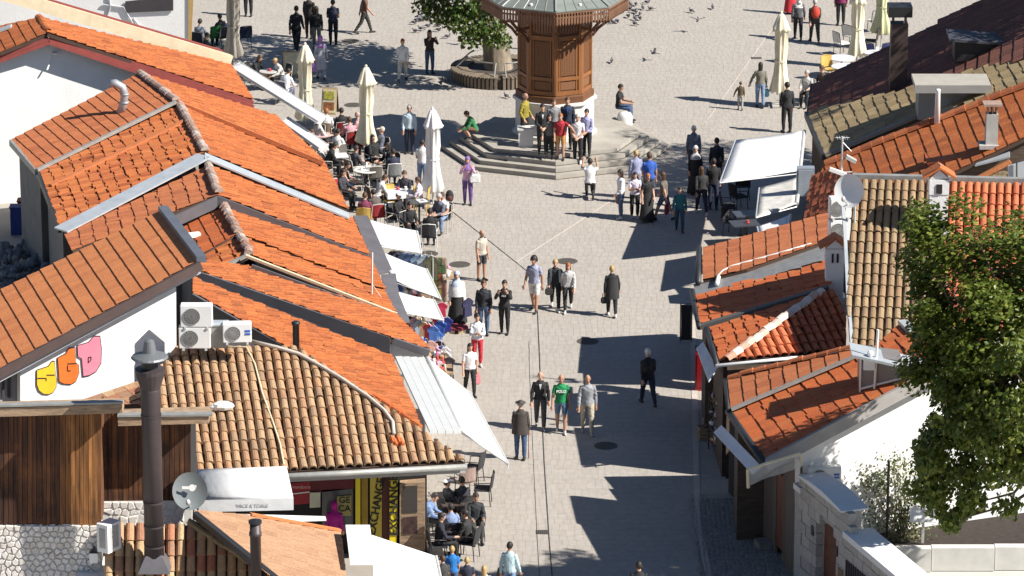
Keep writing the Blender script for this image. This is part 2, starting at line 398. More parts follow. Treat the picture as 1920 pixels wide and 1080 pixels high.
def manhole(px, py, r, lab):
    p = G(px, py); t = thing('manhole_cover', lab, 'manhole', (p.x, p.y, 0), 0, 'manhole covers in the paving')
    link('rim', MB().lathe((0, 0, 0), [(r, -.01), (r, .010), (r * .9, .012), (r * .9, .004)], 28, cap=False).mesh('rim', IRON), t, local=True)
    m = MB().lathe((0, 0, 0), [(r * .89, -.01), (r * .89, .009)], 28)
    for i in range(-3, 4): m.box((0, i * r * .22, .011), (math.sqrt(max(.02, .64 - (i * .22) ** 2)) * r * 2 * .95, r * .07, .006))
    link('lid', m.mesh('lid', IRON), t, local=True)
for a in [(657, 77, .33, 'round iron manhole cover in the tree shade at the top of the square'), (662, 197, .32, 'round manhole cover behind the cream parasol'), (803, 476, .32, 'round manhole cover beside the blue clothes rail'),
          (862, 496, .34, 'round manhole cover left of the man in dark shorts'), (1063, 490, .34, 'round manhole cover behind the two women in black trousers'), (1102, 640, .33, 'round manhole cover in the edge of the roof shadow'), (1136, 836, .33, 'round manhole cover half in shade right of the three men')]: manhole(*a)
p = G(1017, 998); t = thing('drain_grate', 'small rectangular drain grate between the two slot lines', 'drain', (p.x, p.y, 0))
m = MB()
for i in range(6): m.box((-.13 + i * .052, 0, .014), (.03, .26, .012))
link('bars', m.mesh('bars', IRON), t, local=True); link('frame', MB().box((0, 0, .004), (.34, .3, .012)).mesh('frame', DARKL), t, local=True)
p = G(1418, 109); t = thing('drain_grate', 'small dark drain grate left of the tall ivory parasol', 'drain', (p.x, p.y, 0))
link('frame', MB().box((0, 0, .004), (.4, .3, .012)).mesh('frame', IRON), t, local=True)

# ================================================================ the shops on the left
HG = 'tiled shops along the left of the street'
def hv(p, dz): return Vector((p.x, p.y, p.z + dz))
# --- far white house
YW = 158.0
e = thing('white_house', 'white rendered house at the top left with dark sign and pipes', 'house', AY(250, 90, YW), group=HG)
pl = Plane((0, YW, 0), (1, YW, 0), (0, YW, 1))
slab(e, 'wall', pl, [(-60, -60), (355, -60), (356, 165), (-60, 165)], .35, WHITE2)
slab(e, 'sign_panel', pl, [(235, 2), (325, -8), (325, 19), (236, 23)], .05, DGREY, .08)
m = MB()
for a in ([(205, -10), (207, 14), (200, 33)], [(193, 8), (232, 13), (250, 45)], [(250, 33), (258, 44), (275, 60)]): m.tube([pl.at(*q) + pl.n * .05 for q in a], .035, 6)
m.build('pipe', M('pale_pipe', (.45, .45, .47), .6), e)
slab(e, 'cladding_edge', pl, [(353, -60), (366, -60), (358, 90), (353, 90)], .1, M('timber_trim', (.45, .30, .12), .7), .05)
# --- house A : gable with maroon boards
YA = 145.2
hA = House('gabled_shop', 'shop with maroon gable boards and white gable wall at the upper left', 'shop', G(475, 190), HG)
b = AY(474, 188, YA); S = Vector((-.27, 1, 0)); uA = Vector((1, .27, 0)); va = vplane(b, b + uA); a = va.at(90, 60)
plE = Plane(a, b, a + S * 3); c = va.at(0, 96); plW = Plane(a, c, a + S * 3)
hA.roof(plE, [(90, 62), (474, 188), (432, 122), (74, 34)], ((474, 188), (432, 122)), T_OR, 'pan', jit=1.3)
hA.roof(plW, [(90, 62), (74, 34), (-150, 80), (-150, 150), (0, 98)], ((0, 98), (-15, 70)), T_OR)
o = Vector((.02, -.08, 0))
for i in range(3):
    hA.board([a + o * (1 + i * .5) + Vector((0, 0, -.06 - .13 * i)), b + o * (1 + i * .5) + Vector((0, 0, -.06 - .13 * i))], .115, .07, MAROON, drop=.5)
    hA.board([a + o * (1 + i * .5) + Vector((0, 0, -.06 - .13 * i)), plW.at(-150, 150) + o * (1 + i * .5) + Vector((0, 0, -.06 - .13 * i))], .115, .07, MAROON, drop=.5)
vp = vplane(b + S * .3, b + S * .3 + uA)
slab(hA.e, 'gable_wall', vp, [(-150, 165), (88, 76), (470, 200), (470, 330), (-150, 420)], .3, WHITE2)
hA.caps(plE.at(90, 58), plE.at(73, 32), T_OR, .12)
m = MB(); q = vp.at(100, 100); m.tube([q, q + Vector((-.2, -.25, -.5))], .03, 6); m.box(q + Vector((.05, -.1, .03)), (.16, .2, .05)); m.build('lamp_bracket', PLW, hA.e)
q0, q1 = plE.at(430, 123), plE.at(-10, -6)
MB().beam(q0 + Vector((0, .2, .12)), q1 + Vector((0, .2, .12)), .3, .42).build('parapet', CREAM, hA.e)
MB().beam(q0 + Vector((-.3, .5, .38)), q1 + Vector((-.3, .5, .38)), .2, .12).build('parapet_coping', MAROON, hA.e)
sk = MB().box(plW.at(8, 57) + plW.n * .06, (.55, .4, .07), mat=Matrix.Rotation(-.35, 4, 'Y')); sk.build('skylight', ZINC, hA.e)
hA.done()
# --- gabled houses B..E given by ridge, street eave and yard eave
def gabled(label, R1, R2, E1, E2, W1, W2, zr, ze, zw, me, mw, capm, wl=.36, capw=1.0, wjit=.6, wall=None):
    wall = wall or M('yard_wall', (.20, .19, .18), .9, .2, 2)
    h = House('gabled_shop', label, 'shop', G((E1[0] + E2[0]) / 2, (E1[1] + E2[1]) / 2), HG)
    r1, r2 = G(*R1, zr), G(*R2, zr)
    h.pe = Plane(r1, r2, G((E1[0] + E2[0]) / 2, (E1[1] + E2[1]) / 2, ze)); h.pw = Plane(r1, r2, G((W1[0] + W2[0]) / 2, (W1[1] + W2[1]) / 2, zw))
    h.roof(h.pe, [R1, R2, E2, E1], (E1, E2), me, 'pan', jit=1.5, wall=0, wallmat=wall)
    h.roof(h.pw, [R1, R2, W2, W1], (R1, R2), mw, l=wl, wall=0, wallmat=wall, jit=wjit)
    h.r1, h.r2 = r1, r2
    if capm: h.caps(r1 + Vector((0, 0, .04)), r2 + Vector((0, 0, .04)), capm, .12, wob=capw)
    return h
RIDGE = MV('ridge_mortar', [(.40, .30, .24), (.33, .20, .15), (.52, .45, .40), (.30, .13, .08)], dirt=.5)
hB = gabled('orange tiled shop with a bent grey flue pipe on its yard slope', (262, 138), (330, 190), (515, 218), (606, 304), (22, 263), (68, 318), 5.2, 3.0, 3.95, T_OR, T_BRN, RIDGE)
hB.board([hB.pw.at(20, 264), hB.pw.at(68, 319)], .2, .1, GUT, 'gutter'); hB.board([hB.pw.at(330, 192), hB.pw.at(70, 320)], .1, .1, GUT, 'verge_trim', .3)
hB.board([hB.pe.at(332, 191), hB.pe.at(606, 305)], .14, .08, T_BRN, 'verge_trim', .6)
p = hB.pw.at(225, 212)
m = MB().tube([p, p + Vector((.12, 0, .3)), p + Vector((.17, 0, .6)), p + Vector((.1, 0, .85)), p + Vector((-.12, 0, .98)), p + Vector((-.3, 0, .95))], .13, 10)
for q in (.35, .62): m.lathe(p + Vector((.13 + q * .05, 0, q)), [(.15, -.02), (.15, .02)], 10)
m.build('flue_pipe', M('flue_grey', (.38, .40, .42), .45, .1, metal=.4), hB.e, smooth=True)
hB.done()
hC = gabled('orange tiled shop with worn yard slope beside pale flashing', (336, 197), (384, 286), (607, 306), (652, 394), (76, 320), (112, 424), 5.05, 3.0, 3.85, T_OR, T_OR2, RIDGE, wjit=3.0, capw=2.2)
hC.board([hC.pw.at(352, 228) + Vector((0, 0, .06)), hC.pw.at(95, 352) + Vector((0, 0, .06))], .07, .16, T_BRN, 'tile_seam', .3)
hC.board([hC.pw.at(70, 318), hC.pw.at(112, 426)], .22, .1, BLACKM, 'gutter')
zf = hC.r2.z
m = MB(); A = hC.pe.at(385, 289); Bq = hC.pe.at(655, 402); W = hC.pw.at(116, 428)
m.beam(A + Vector((0, -.30, .03)), Bq + Vector((0, -.30, .03)), .62, .05); m.beam(A + Vector((-.02, -.30, .03)), W + Vector((0, -.30, .03)), .62, .05); m.build('flashing', ZINC, hC.e)
hC.done()
hD = gabled('orange tiled shop between pale flashing and a dark stepped board', (390, 312), (409, 366), (660, 412), (692, 480), (122, 440), (136, 470), 4.85, 2.95, 3.8, T_OR, T_BRN, RIDGE, wl=.42, capw=2.4, wjit=2)
hD.board([hD.pe.at(409, 368), hD.pe.at(694, 481)], .34, .07, GREYM, 'verge_board', .95); hD.board([hD.pw.at(409, 368), hD.pw.at(300, 418)], .34, .07, GREYM, 'verge_board', .95)
hD.done()
hE = gabled('orange tiled shop with broken mortared ridge and rooftop floodlight', (419, 390), (446, 438), (694, 484), (722, 545), (330, 432), (368, 484), 4.5, 2.9, 4.0, T_OR, T_RED, RIDGE, wl=.42, capw=3)
q = hE.pw.at(362, 448) + Vector((0, 0, .12)); MB().box(q, (.42, .2, .12), .4).box(q + Vector((-.24, 0, -.03)), (.1, .14, .06), .4).build('floodlight', PLW, hE.e); hE.done()
# house F : short ridge with open verge
hF = gabled('orange tiled shop with an open pale framed verge', (448, 442), (468, 478), (720, 548), (742, 588), (360, 487), (400, 505), 4.4, 2.9, 4.0, T_OR, T_OR2, RIDGE, capw=3, wjit=3)
hF.board([hF.pe.at(460, 480), hF.pe.at(744, 590)], .07, .1, CREAM, 'verge_board', .3); hF.board([hF.pe.at(472, 490) + Vector((0, -.05, -.1)), hF.pe.at(744, 590) + Vector((0, -.05, -.06))], .26, .06, GREYM, 'fascia', .9)
hF.board([hF.pw.at(468, 478), hF.pw.at(428, 497)], .09, .1, GUT, 'verge_trim', .3); hF.done()
# house G
hG = House('gabled_shop', 'orange tiled shop with a broad dark grey wedge board', 'shop', G(770, 622), HG)
pg = Plane(G(806, 656, 2.9), G(742, 592, 2.9), G(365, 492, 4.75))
hG.roof(pg, [(364, 486), (470, 502), (742, 592), (806, 656), (730, 633), (364, 506)], ((742, 592), (806, 656)), T_OR, 'pan', jit=1.5, wall=0)
gA, gB = pg.at(364, 507), pg.at(731, 633); vp = vplane(gA + Vector((0, -.06, 0)), gB + Vector((0, -.06, 0)))
slab(hG.e, 'step_board', vp, [(364, 507), (731, 633), (731, 668), (604, 612), (364, 520)], .08, GREYM)
hG.board([pg.at(731, 635) + Vector((.1, -.1, 0)), pg.at(806, 658) + Vector((0, -.1, 0))], .2, .1, GREYM, 'gutter', .7); hG.done()
# house H
hH = House('gabled_shop', 'orange tiled shop just above the tan barrel tiled roof', 'shop', G(760, 735), HG)
ph = Plane(G(788, 798, 3.0), G(733, 668, 3.05), G(362, 540, 4.95))
hH.roof(ph, [(362, 522), (733, 669), (788, 798), (362, 549)], ((733, 668), (788, 798)), T_OR, 'pan', jit=1.5, wall=0)
hA_, hB_ = ph.at(362, 550), ph.at(562, 664); hH.board([hA_ + Vector((0, -.06, 0)), hB_ + Vector((0, -.06, 0))], .42, .08, GREYM, drop=.97)
hH.board([ph.at(562, 664) + Vector((0, -.05, 0)), ph.at(790, 800) + Vector((0, -.05, 0))], .36, .1, M('old_mortar', (.22, .17, .13), .9, .4, 6, .5), 'verge_mortar', .95)
for i in range(5):
    u = .93 + i * .016; MB().tube([ph.at(700 + 18 * i, 740 + 12 * i) + Vector((0, -.16, .02)), ph.at(716 + 18 * i, 751 + 12 * i) + Vector((0, -.16, .03))], .09, 8).build('verge_tile', T_RED, hH.e)
p = ph.at(556, 668); p.y -= .12
MB().lathe(p, [(.09, -.2), (.09, .95), (.12, .95), (.12, 1.0), (.07, 1.03)], 10).build('vent_pipe', BLACKM, hH.e, smooth=True)
hH.done()
# house I : tan barrel tiles, faces the viewer
hI = House('barrel_tiled_shop', 'exchange shop under a wide roof of tan barrel tiles', 'shop', G(620, 1010), HG)
pi_ = Plane(G(365, 893, 2.95), G(872, 867, 2.95), G(450, 655, 4.8))
hI.roof(pi_, [(332, 655), (556, 655), (872, 867), (365, 893), (262, 742)], ((365, 893), (872, 867)), T_TAN, 'barrel', w=.24, l=.38, th=.15, jit=1.4)
hI.gutter([pi_.at(366, 896) + Vector((0, -.1, -.06)), pi_.at(874, 869) + Vector((.02, -.1, -.06))], GUT, .085)
hI.board([pi_.at(366, 893) + Vector((0, .05, -.1)), pi_.at(872, 867) + Vector((0, .05, -.1))], .22, .06, CONC, 'fascia', .9)
pf = Plane(AY(180, 742, 111.5), AY(330, 690, 112.6), AY(300, 745, 111.0))
hI.roof(pf, [(150, 752), (330, 692), (335, 720), (262, 760)], ((180, 742), (330, 690)), T_TAN2, 'flat', w=.3, l=.36)
m = MB(); P1 = [(400, 657), (462, 658), (478, 690), (492, 745), (512, 800), (525, 840), (532, 878)]
MB().tube([pi_.at(*q) + pi_.n * .13 for q in P1], .028, 6).build('cable', M('cream_cable', (.62, .53, .36), .6), hI.e, smooth=True)
P2 = [(470, 648), (520, 660), (560, 672), (600, 694), (640, 718), (690, 752), (720, 778), (736, 800), (738, 822)]
MB().tube([pi_.at(*q) + pi_.n * .16 for q in P2], .05, 8).build('condensate_pipe', M('pipe_lagging', (.50, .45, .40), .7), hI.e, smooth=True)
for i in range(4): MB().tube([pi_.at(733 + i * 6, 826 + (i % 2) * 5) + pi_.n * .13, pi_.at(737 + i * 6, 838 + (i % 2) * 4) + pi_.n * .14], .055, 6).build('tile_shard', T_RED, hI.e)
q = pi_.at(418, 772) + pi_.n * .2; MB().ball(q, (.3, .18, .13), 9, 6).ball(q + Vector((-.2, 0, -.04)), (.16, .12, .1), 8, 5).build('plastic_bag', PLW, hI.e)
SH1 = G(800, 1012); SHY = 110.2   # shop front
pl = Plane((0, SHY, 0), (1, SHY, 0), (0, SHY, 1))
def fr(name, px, th, mat, lift=0): return slab(hI.e, name, pl, px, th, mat, lift)
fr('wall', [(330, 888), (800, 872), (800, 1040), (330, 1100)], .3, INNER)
MB().box((AY(800, 900, SHY).x - 2.9, SHY + 2.0, 1.4), (5.6, 3.4, 2.7)).build('wall', WHITE, hI.e)
RED = M('sign_red', (.30, .012, .02), .6, .1); YEL = M('sign_yellow', (.85, .66, .015), .5, .05); DYEL = M('sign_yellow_dim', (.62, .48, .06), .6, .05)
fr('fascia_sign', [(536, 900), (665, 888), (665, 915), (536, 930)], .05, M('sign_dark_red', (.12, .008, .012), .6), .03)
fr('shop_sign', [(543, 905), (581, 901), (581, 920), (543, 925)], .05, RED, .08); fr('shop_sign', [(548, 925), (580, 921), (580, 942), (548, 945)], .05, RED, .08)
fr('sign_strip', [(547, 923), (581, 919), (581, 921), (547, 925)], .05, PLW, .1)
fr('notice_board', [(581, 922), (601, 921), (601, 949), (581, 950)], .04, M('board_cream', (.62, .60, .45), .7), .09)
fr('glass_panel', [(604, 918), (662, 915), (662, 1000), (604, 1000)], .04, M('shop_glass', (.10, .10, .105), .15, .2, 1), .03)
fr('price_board', [(632, 929), (659, 927), (659, 965), (632, 966)], .03, M('board_ochre', (.42, .36, .12), .7), .08)
fr('yellow_post', [(667, 893), (676, 892), (676, 1015), (667, 1016)], .14, YEL, .2); fr('yellow_post', [(678, 893), (690, 892), (690, 1015), (678, 1016)], .05, M('sign_ochre', (.35, .22, .02), .6), .1)
fr('yellow_panel', [(694, 894), (716, 893), (716, 1010), (694, 1005)], .05, DYEL, .06); fr('yellow_panel', [(731, 892), (746, 891), (744, 1020), (731, 1018)], .16, YEL, .28)
fr('dark_door', [(717, 893), (730, 893), (730, 1018), (717, 1018)], .05, M('door_brownred', (.10, .02, .015), .6), .05)
fr('display_case', [(750, 900), (797, 896), (797, 1026), (750, 1030)], .30, WOODW, .32)
fr('case_glass', [(756, 904), (783, 902), (783, 952), (756, 954)], .03, M('case_glass', (.05, .045, .04), .1), .34)
fr('picture', [(756, 962), (783, 960), (783, 992), (756, 994)], .03, M('picture_dark', (.06, .03, .028), .5, .8, 6), .34)
hI.done()
# --- house J : tall gable with letters
YJ = 112.75
hJ = House('tall_gabled_house', 'white gabled house with yellow orange and pink letters', 'house', AY(180, 740, YJ), None)
P0 = AY(331, 600, YJ); uJ = Vector((1, .40, 0)); SJ = Vector((-.23, 1, 0)); vv = vplane(P0 - SJ * .35, P0 - SJ * .35 + uJ); rn = vv.at(372, 490); rf = G(300, 395, rn.z); wv = vv.at(0, 692)
pj = Plane(rn, rf, wv)
hJ.roof(pj, [(300, 397), (370, 490), (-60, 724), (-60, 575)], ((300, 395), (372, 490)), T_SAL, w=.26, l=.40, jit=.25)
hJ.board([rf + Vector((.08, 0, .05)), rn + Vector((.08, 0, .05))], .18, .26, M('slate_board', (.10, .11, .135), .5), 'ridge_board', .5)
hJ.board([rn + Vector((.05, -.06, -.03)), pj.at(-60, 724) + Vector((0, -.06, -.03))], .24, .1, M('brown_board', (.09, .06, .055), .6), 'verge_board', .8)
hJ.board([rn + Vector((0, .08, -.24)), pj.at(-60, 724) + Vector((0, .08, -.24))], .14, .1, M('grey_board', (.42, .41, .42), .6), 'verge_trim', .8)
vj = vplane(P0, P0 + uJ); vj2 = vplane(P0 + SJ * .35, P0 + SJ * .35 + uJ)
slab(hJ.e, 'gable_wall', vj, [(38, 682), (330, 524), (331, 700), (331, 800), (38, 800)], .3, WHITE2)
slab(hJ.e, 'gable_wall', vj2, [(-60, 730), (45, 676), (45, 800), (-60, 800)], .2, M('recess_grey', (.36, .34, .33), .9))
for x in (3, 14): slab(hJ.e, 'shutter', vj2, [(x, 700), (x + 5, 699), (x + 5, 745), (x, 745)], .05, DGREY, .05)
pe = vj.at(331, 560); pw_ = vplane(pe, pe + Vector((-.23, 1, 0)))
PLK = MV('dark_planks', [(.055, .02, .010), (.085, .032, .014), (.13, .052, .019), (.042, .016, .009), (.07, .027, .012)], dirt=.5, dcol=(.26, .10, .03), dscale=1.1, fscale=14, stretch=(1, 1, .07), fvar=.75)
for i in range(5):
    a = pe + Vector((-.23, 1, 0)) * (i * .45 + .03); b = pe + Vector((-.23, 1, 0)) * (i * .45 + .45)
    MB().prism([Vector((a.x, a.y, 3)), Vector((b.x, b.y, 3)), Vector((b.x, b.y, rn.z - .3)), Vector((a.x, a.y, rn.z - .3))], (-.06, 0, 0)).build('plank', PLK, hJ.e)
# letters on the wall (painted board cut-outs)
INK = M('letter_outline', (.03, .02, .02), .8)
def letter(px, col, lines):
    P = [vj.at(x, y) for x, y in px]
    ctr = sum(P, Vector()) / len(P)
    MB().prism([ctr + (p - ctr) * 1.06 + Vector((0, -.03, 0)) for p in P], (0, .02, 0)).build('letter_outline', INK, hJ.e)
    MB().prism([p + Vector((0, -.05, 0)) for p in P], (0, .03, 0)).build('letter', col, hJ.e)
    m = MB()
    for l in lines:
        Q = [vj.at(x, y) + Vector((0, -.055, 0)) for x, y in l]
        for a, b in zip(Q[:-1], Q[1:]): m.beam(a, b, .012, .025, up=(0, 0, 1) if abs((b - a).x) > abs((b - a).z) else (1, 0, 0))
    if lines: m.build('letter_line', INK, hJ.e)
letter([(70, 694), (91, 687), (97, 678), (102, 678), (104, 703), (106, 712), (105, 725), (100, 734), (92, 738), (82, 737), (74, 731), (70, 720)], M('paint_yellow', (.80, .50, .02), .7, .1), [[(71, 708), (87, 708), (87, 713)], [(88, 702), (103, 702)]])
letter([(109, 671), (124, 663), (129, 654), (140, 652), (142, 680), (147, 684), (148, 698), (142, 714), (133, 719), (120, 718), (112, 714)], M('paint_orange', (.78, .16, .02), .7, .15), [[(127, 684), (127, 694), (133, 694)], [(127, 681), (144, 680)]])
letter([(146, 648), (166, 642), (173, 634), (176, 631), (187, 631), (190, 655), (189, 680), (180, 695), (168, 702), (157, 704), (154, 671), (147, 667)], M('paint_pink', (.72, .22, .30), .7, .12), [[(166, 669), (171, 668), (171, 674), (166, 679), (166, 669)]])
hJ.done()
# --- wooden bay K
YK = 102.6
k = thing('wooden_bay_house', 'dark timber bay over pale rubble stone at the lower left', 'house', AY(90, 1079, YK), 0, None)
vk = Plane((0, YK, 0), (1, YK, 0), (0, YK, 1)); vk2 = Plane((0, YK + 1.0, 0), (1, YK + 1.0, 0), (0, YK + 1.0, 1))
x = -40
while x < 188:
    wpx = rnd.choice((8, 9, 10, 11)); x2 = min(x + wpx, 190)
    P = [vk.at(x + .4, 768), vk.at(x2 - .4, 768), vk.at(x2 - .4, 984 + rnd.uniform(-3, 3)), vk.at(x + .4, 984 + rnd.uniform(-3, 3))]
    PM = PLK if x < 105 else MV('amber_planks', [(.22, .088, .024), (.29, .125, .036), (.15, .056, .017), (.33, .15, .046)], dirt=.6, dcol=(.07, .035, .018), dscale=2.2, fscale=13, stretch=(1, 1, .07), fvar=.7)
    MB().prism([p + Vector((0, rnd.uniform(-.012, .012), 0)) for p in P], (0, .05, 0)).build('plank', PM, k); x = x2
x = 191
while x < 358:
    x2 = min(x + rnd.choice((9, 10, 12)), 360)
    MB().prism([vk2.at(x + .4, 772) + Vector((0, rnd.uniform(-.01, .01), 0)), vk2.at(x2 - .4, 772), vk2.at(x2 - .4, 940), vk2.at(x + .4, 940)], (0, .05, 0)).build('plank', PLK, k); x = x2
pA, pB = vk.at(190, 880), vk2.at(190, 880)
MB().prism([vk.at(190, 768) + Vector((-.02, 0, 0)), vk.at(190, 985) + Vector((-.02, 0, 0)), vk.at(190, 985) + Vector((-.02, 1, 0)), vk.at(190, 768) + Vector((-.02, 1, 0))], (-.06, 0, 0)).build('side_wall', PLK, k)
zt = vk.at(100, 757).z; xa = vk.at(-40, 900).x; xb = vk2.at(358, 900).x
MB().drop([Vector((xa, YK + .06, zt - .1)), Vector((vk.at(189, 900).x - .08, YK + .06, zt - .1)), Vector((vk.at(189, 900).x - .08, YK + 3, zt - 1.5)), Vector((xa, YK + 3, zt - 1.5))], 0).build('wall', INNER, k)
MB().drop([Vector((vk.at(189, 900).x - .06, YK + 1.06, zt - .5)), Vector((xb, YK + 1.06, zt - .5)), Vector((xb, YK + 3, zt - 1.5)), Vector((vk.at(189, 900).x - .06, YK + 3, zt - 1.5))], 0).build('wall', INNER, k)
m = MB().beam(vk.at(-40, 764) + Vector((0, -.18, 0)), vk.at(232, 756) + Vector((0, -.18, 0)), .5, .22); m.build('eave_beam', WOODW, k)
MB().beam(vk.at(-40, 753) + Vector((0, -.36, .02)), vk.at(233, 746) + Vector((0, -.36, .02)), .2, .05).build('roof_sheet', GUT, k)
MB().beam(vk2.at(226, 773) + Vector((0, -.4, 0)), vk2.at(395, 768) + Vector((0, -.4, 0)), .7, .2).build('eave_beam', WOODW, k)
MB().beam(vk2.at(225, 761) + Vector((0, -.68, .0)), vk2.at(402, 759) + Vector((0, -.68, .0)), .22, .05).build('roof_sheet', GUT, k)
# rubble stones
RUB = MV('rubble_stone', [(.74, .70, .65), (.80, .77, .73), (.68, .63, .57), (.82, .80, .77)], dirt=.25, dcol=(.42, .33, .22), dscale=3)
MORT = M('lime_mortar', (.74, .71, .66), .95, .1, 5)
slab(k, 'stone_base', vk, [(-40, 985), (190, 983), (190, 1100), (-40, 1100)], .3, MORT, -.02)
def clip_half(P, a, n):
    out = []
    for i in range(len(P)):
        p, q = P[i], P[(i + 1) % len(P)]; dp = (p[0] - a[0]) * n[0] + (p[1] - a[1]) * n[1]; dq = (q[0] - a[0]) * n[0] + (q[1] - a[1]) * n[1]
        if dp <= 0: out.append(p)
        if dp * dq < 0: t = dp / (dp - dq); out.append((p[0] + (q[0] - p[0]) * t, p[1] + (q[1] - p[1]) * t))
    return out
def rubble(parent, pl, x0, x1, y0, y1, gx, gy, mat, out, gap=.8):
    nx = int((x1 - x0) / gx); ny = int((y1 - y0) / gy)
    S = [(x0 + (i + .5 + rnd.uniform(-.38, .38) + (.5 if j % 2 else 0)) * gx, y0 + (j + .5 + rnd.uniform(-.34, .34)) * gy) for j in range(ny) for i in range(nx)]
    for s0 in S:
        P = [(x0, y0), (x1, y0), (x1, y1), (x0, y1)]
        for t in S:
            dx, dy = t[0] - s0[0], t[1] - s0[1]
            if t is s0 or abs(dx) > 3 * gx or abs(dy) > 3 * gy: continue
            L = math.hypot(dx, dy); P = clip_half(P, (s0[0] + dx / 2 - dx / L * gap, s0[1] + dy / 2 - dy / L * gap), (dx, dy))
            if len(P) < 3: break
        if len(P) < 3: continue
        V = [pl.at(*q) for q in P]; n = len(V); c0 = sum(V, Vector()) / n; dp = rnd.uniform(.025, .055)
        mm = MB(); mm.add([v - pl.n * .02 for v in V] + [c0 + (v - c0) * .80 + pl.n * dp for v in V], [tuple(range(n, 2 * n))] + [(j, (j + 1) % n, (j + 1) % n + n, j + n) for j in range(n)])
        bm = bmesh.new(); me = mm.mesh('stone', mat); bm.from_mesh(me); bmesh.ops.recalc_face_normals(bm, faces=bm.faces); bm.to_mesh(me); bm.free()
        link('stone', me, parent)
rubble(k, vk, -30, 190, 985, 1085, 13, 10.5, RUB, 1, .55)
slab(k, 'stone_band', vk2, [(191, 940), (360, 938), (360, 1000), (191, 1000)], .2, MORT, .02)
rubble(k, vk2, 191, 345, 940, 985, 16, 13, RUB, 1)
# lower barrel roof and tan sheet roof under it
lo = House('low_barrel_tiled_roof', 'low barrel tiled roof at the bottom edge around the flue', 'roof', G(330, 1079, 0), None)
pl_ = Plane(G(200, 1078, 2.6), G(430, 1078, 2.6), G(300, 985, 3.65))
lo.roof(pl_, [(196, 985), (352, 985), (490, 1075), (540, 1130), (196, 1130)], ((200, 1078), (430, 1076)), T_TAN2, 'barrel', w=.25, l=.38)
lo.caps(pl_.at(352, 985) + Vector((0, 0, .1)), pl_.at(490, 1075) + Vector((0, 0, .1)), T_OLV, .11)
MB().box((pl_.at(300, 1100).x, pl_.at(300, 1030).y + .3, 1.2), (4.2, 2.4, 2.4)).build('wall', WHITE, lo.e); lo.done()
ts = House('tan_tiled_roof', 'faded tan roof with a dark gutter beside the white awning box', 'roof', G(560, 1079, 0), None)
pt = Plane(G(575, 990, 2.85), G(650, 1078, 2.6), G(372, 962, 3.9))
ts.roof(pt, [(366, 958), (470, 968), (638, 1000), (652, 1130), (560, 1130)], ((638, 1000), (652, 1078)), MV('clay_faded', [(.41, .235, .135), (.45, .26, .15), (.37, .205, .115)], dirt=.4, dcol=(.24, .13, .075)), w=.25, l=.34, jit=.5)
ts.board([pt.at(366, 962) + Vector((0, -.1, .0)), pt.at(575, 1130) + Vector((0, -.1, 0))], .16, .14, BLACKM, 'gutter', .5)
ts.board([pt.at(470, 968) + Vector((0, 0, .06)), pt.at(638, 998) + Vector((0, 0, .06))], .05, .14, T_SAL, 'ridge_mortar', .5)
MB().box((pt.at(540, 1060).x, pt.at(540, 1040).y + .6, 1.2), (2.6, 1.6, 2.3)).build('wall', WHITE, ts.e); ts.done()
# ================================================================ the shops on the right
RG = 'tiled shops along the right of the street'
DKW = M('dark_shop_wood', (.075, .05, .035), .75, .4, 3, stretch=(1, 1, 5))
# --- Q1 maroon roof, Q2 olive roof, Q3 orange roof at the top right
def wplane(e1, e2, ze, u, zu): return Plane(G(*e1, ze), G(*e2, ze), G(*u, zu))
h1 = House('maroon_roofed_shop', 'shop with a broad dark maroon tiled roof at the top right', 'shop', G(1520, 250), RG)
p1 = wplane((1524, 160), (1515, 212), 3.0, (1880, 40), 6.6)
p1 = Plane(G(1515, 212, 3.0), G(1515, 212, 3.0) + Vector((-.22, 1, 0)), G(1880, 60, 6.3))
h1.roof(p1, [(1516, 212), (1524, 160), (1745, 52), (1850, -4), (1990, -60), (1990, 85)], ((1516, 212), (1524, 160)), T_MAR, w=.28, l=.42, wall=0, wallmat=DKW)
h1.board([p1.at(1515, 214), p1.at(1523, 158)], .16, .12, BLACKM, 'gutter')
h1.done()
h2 = House('olive_tiled_shop', 'shop with mossy olive yellow tiles and a grey dormer', 'shop', G(1530, 330), RG)
p2 = Plane(G(1545, 290, 3.0), G(1545, 290, 3.0) + Vector((-.22, 1, 0)), G(1900, 140, 5.8))
h2.roof(p2, [(1546, 289), (1514, 214), (1735, 163), (1990, 82), (1990, 150), (1745, 203)], ((1546, 289), (1514, 214)), T_OLV, w=.3, l=.36, wall=0, wallmat=DKW, jit=1.5)
h2.board([p2.at(1548, 291), p2.at(1760, 200)], .1, .3, M('flashing_brown', (.19, .165, .15), .6), 'flashing', .5)
h2.board([p2.at(1545, 292), p2.at(1512, 212)], .2, .14, BLACKM, 'gutter', .7)
q = p2.at(1768, 200); X0, X1 = q.x - .95, q.x + 1.3
DRM = M('dormer_grey', (.33, .31, .285), .8, .1)
MB().box((q.x + .15, q.y + .35, q.z + .15), (1.9, 1.0, 1.1)).build('dormer_body', DRM, h2.e)
dr = MB().box((q.x + .25, q.y + .15, q.z + .78), (2.4, 1.5, .14)).build('dormer_roof', M('dormer_sheet', (.36, .34, .30), .7, .1), h2.e); MB().box((q.x + .25, q.y - .62, q.z + .74), (2.44, .05, .26)).build('dormer_fascia', DRM, dr)
q = p1.at(1825, 100); MB().box((q.x, q.y, q.z + .2), (1.3, .9, .7)).build('dormer_body', BLK, h2.e); MB().prism([(q.x - .85, q.y - .6, q.z + .62), (q.x + .9, q.y - .6, q.z + .5), (q.x + .9, q.y + .6, q.z + .55), (q.x - .85, q.y + .6, q.z + .68)], (0, 0, -.08)).build('dormer_roof', M('slate_sheet', (.06, .06, .075), .6), h2.e)
h2.done()
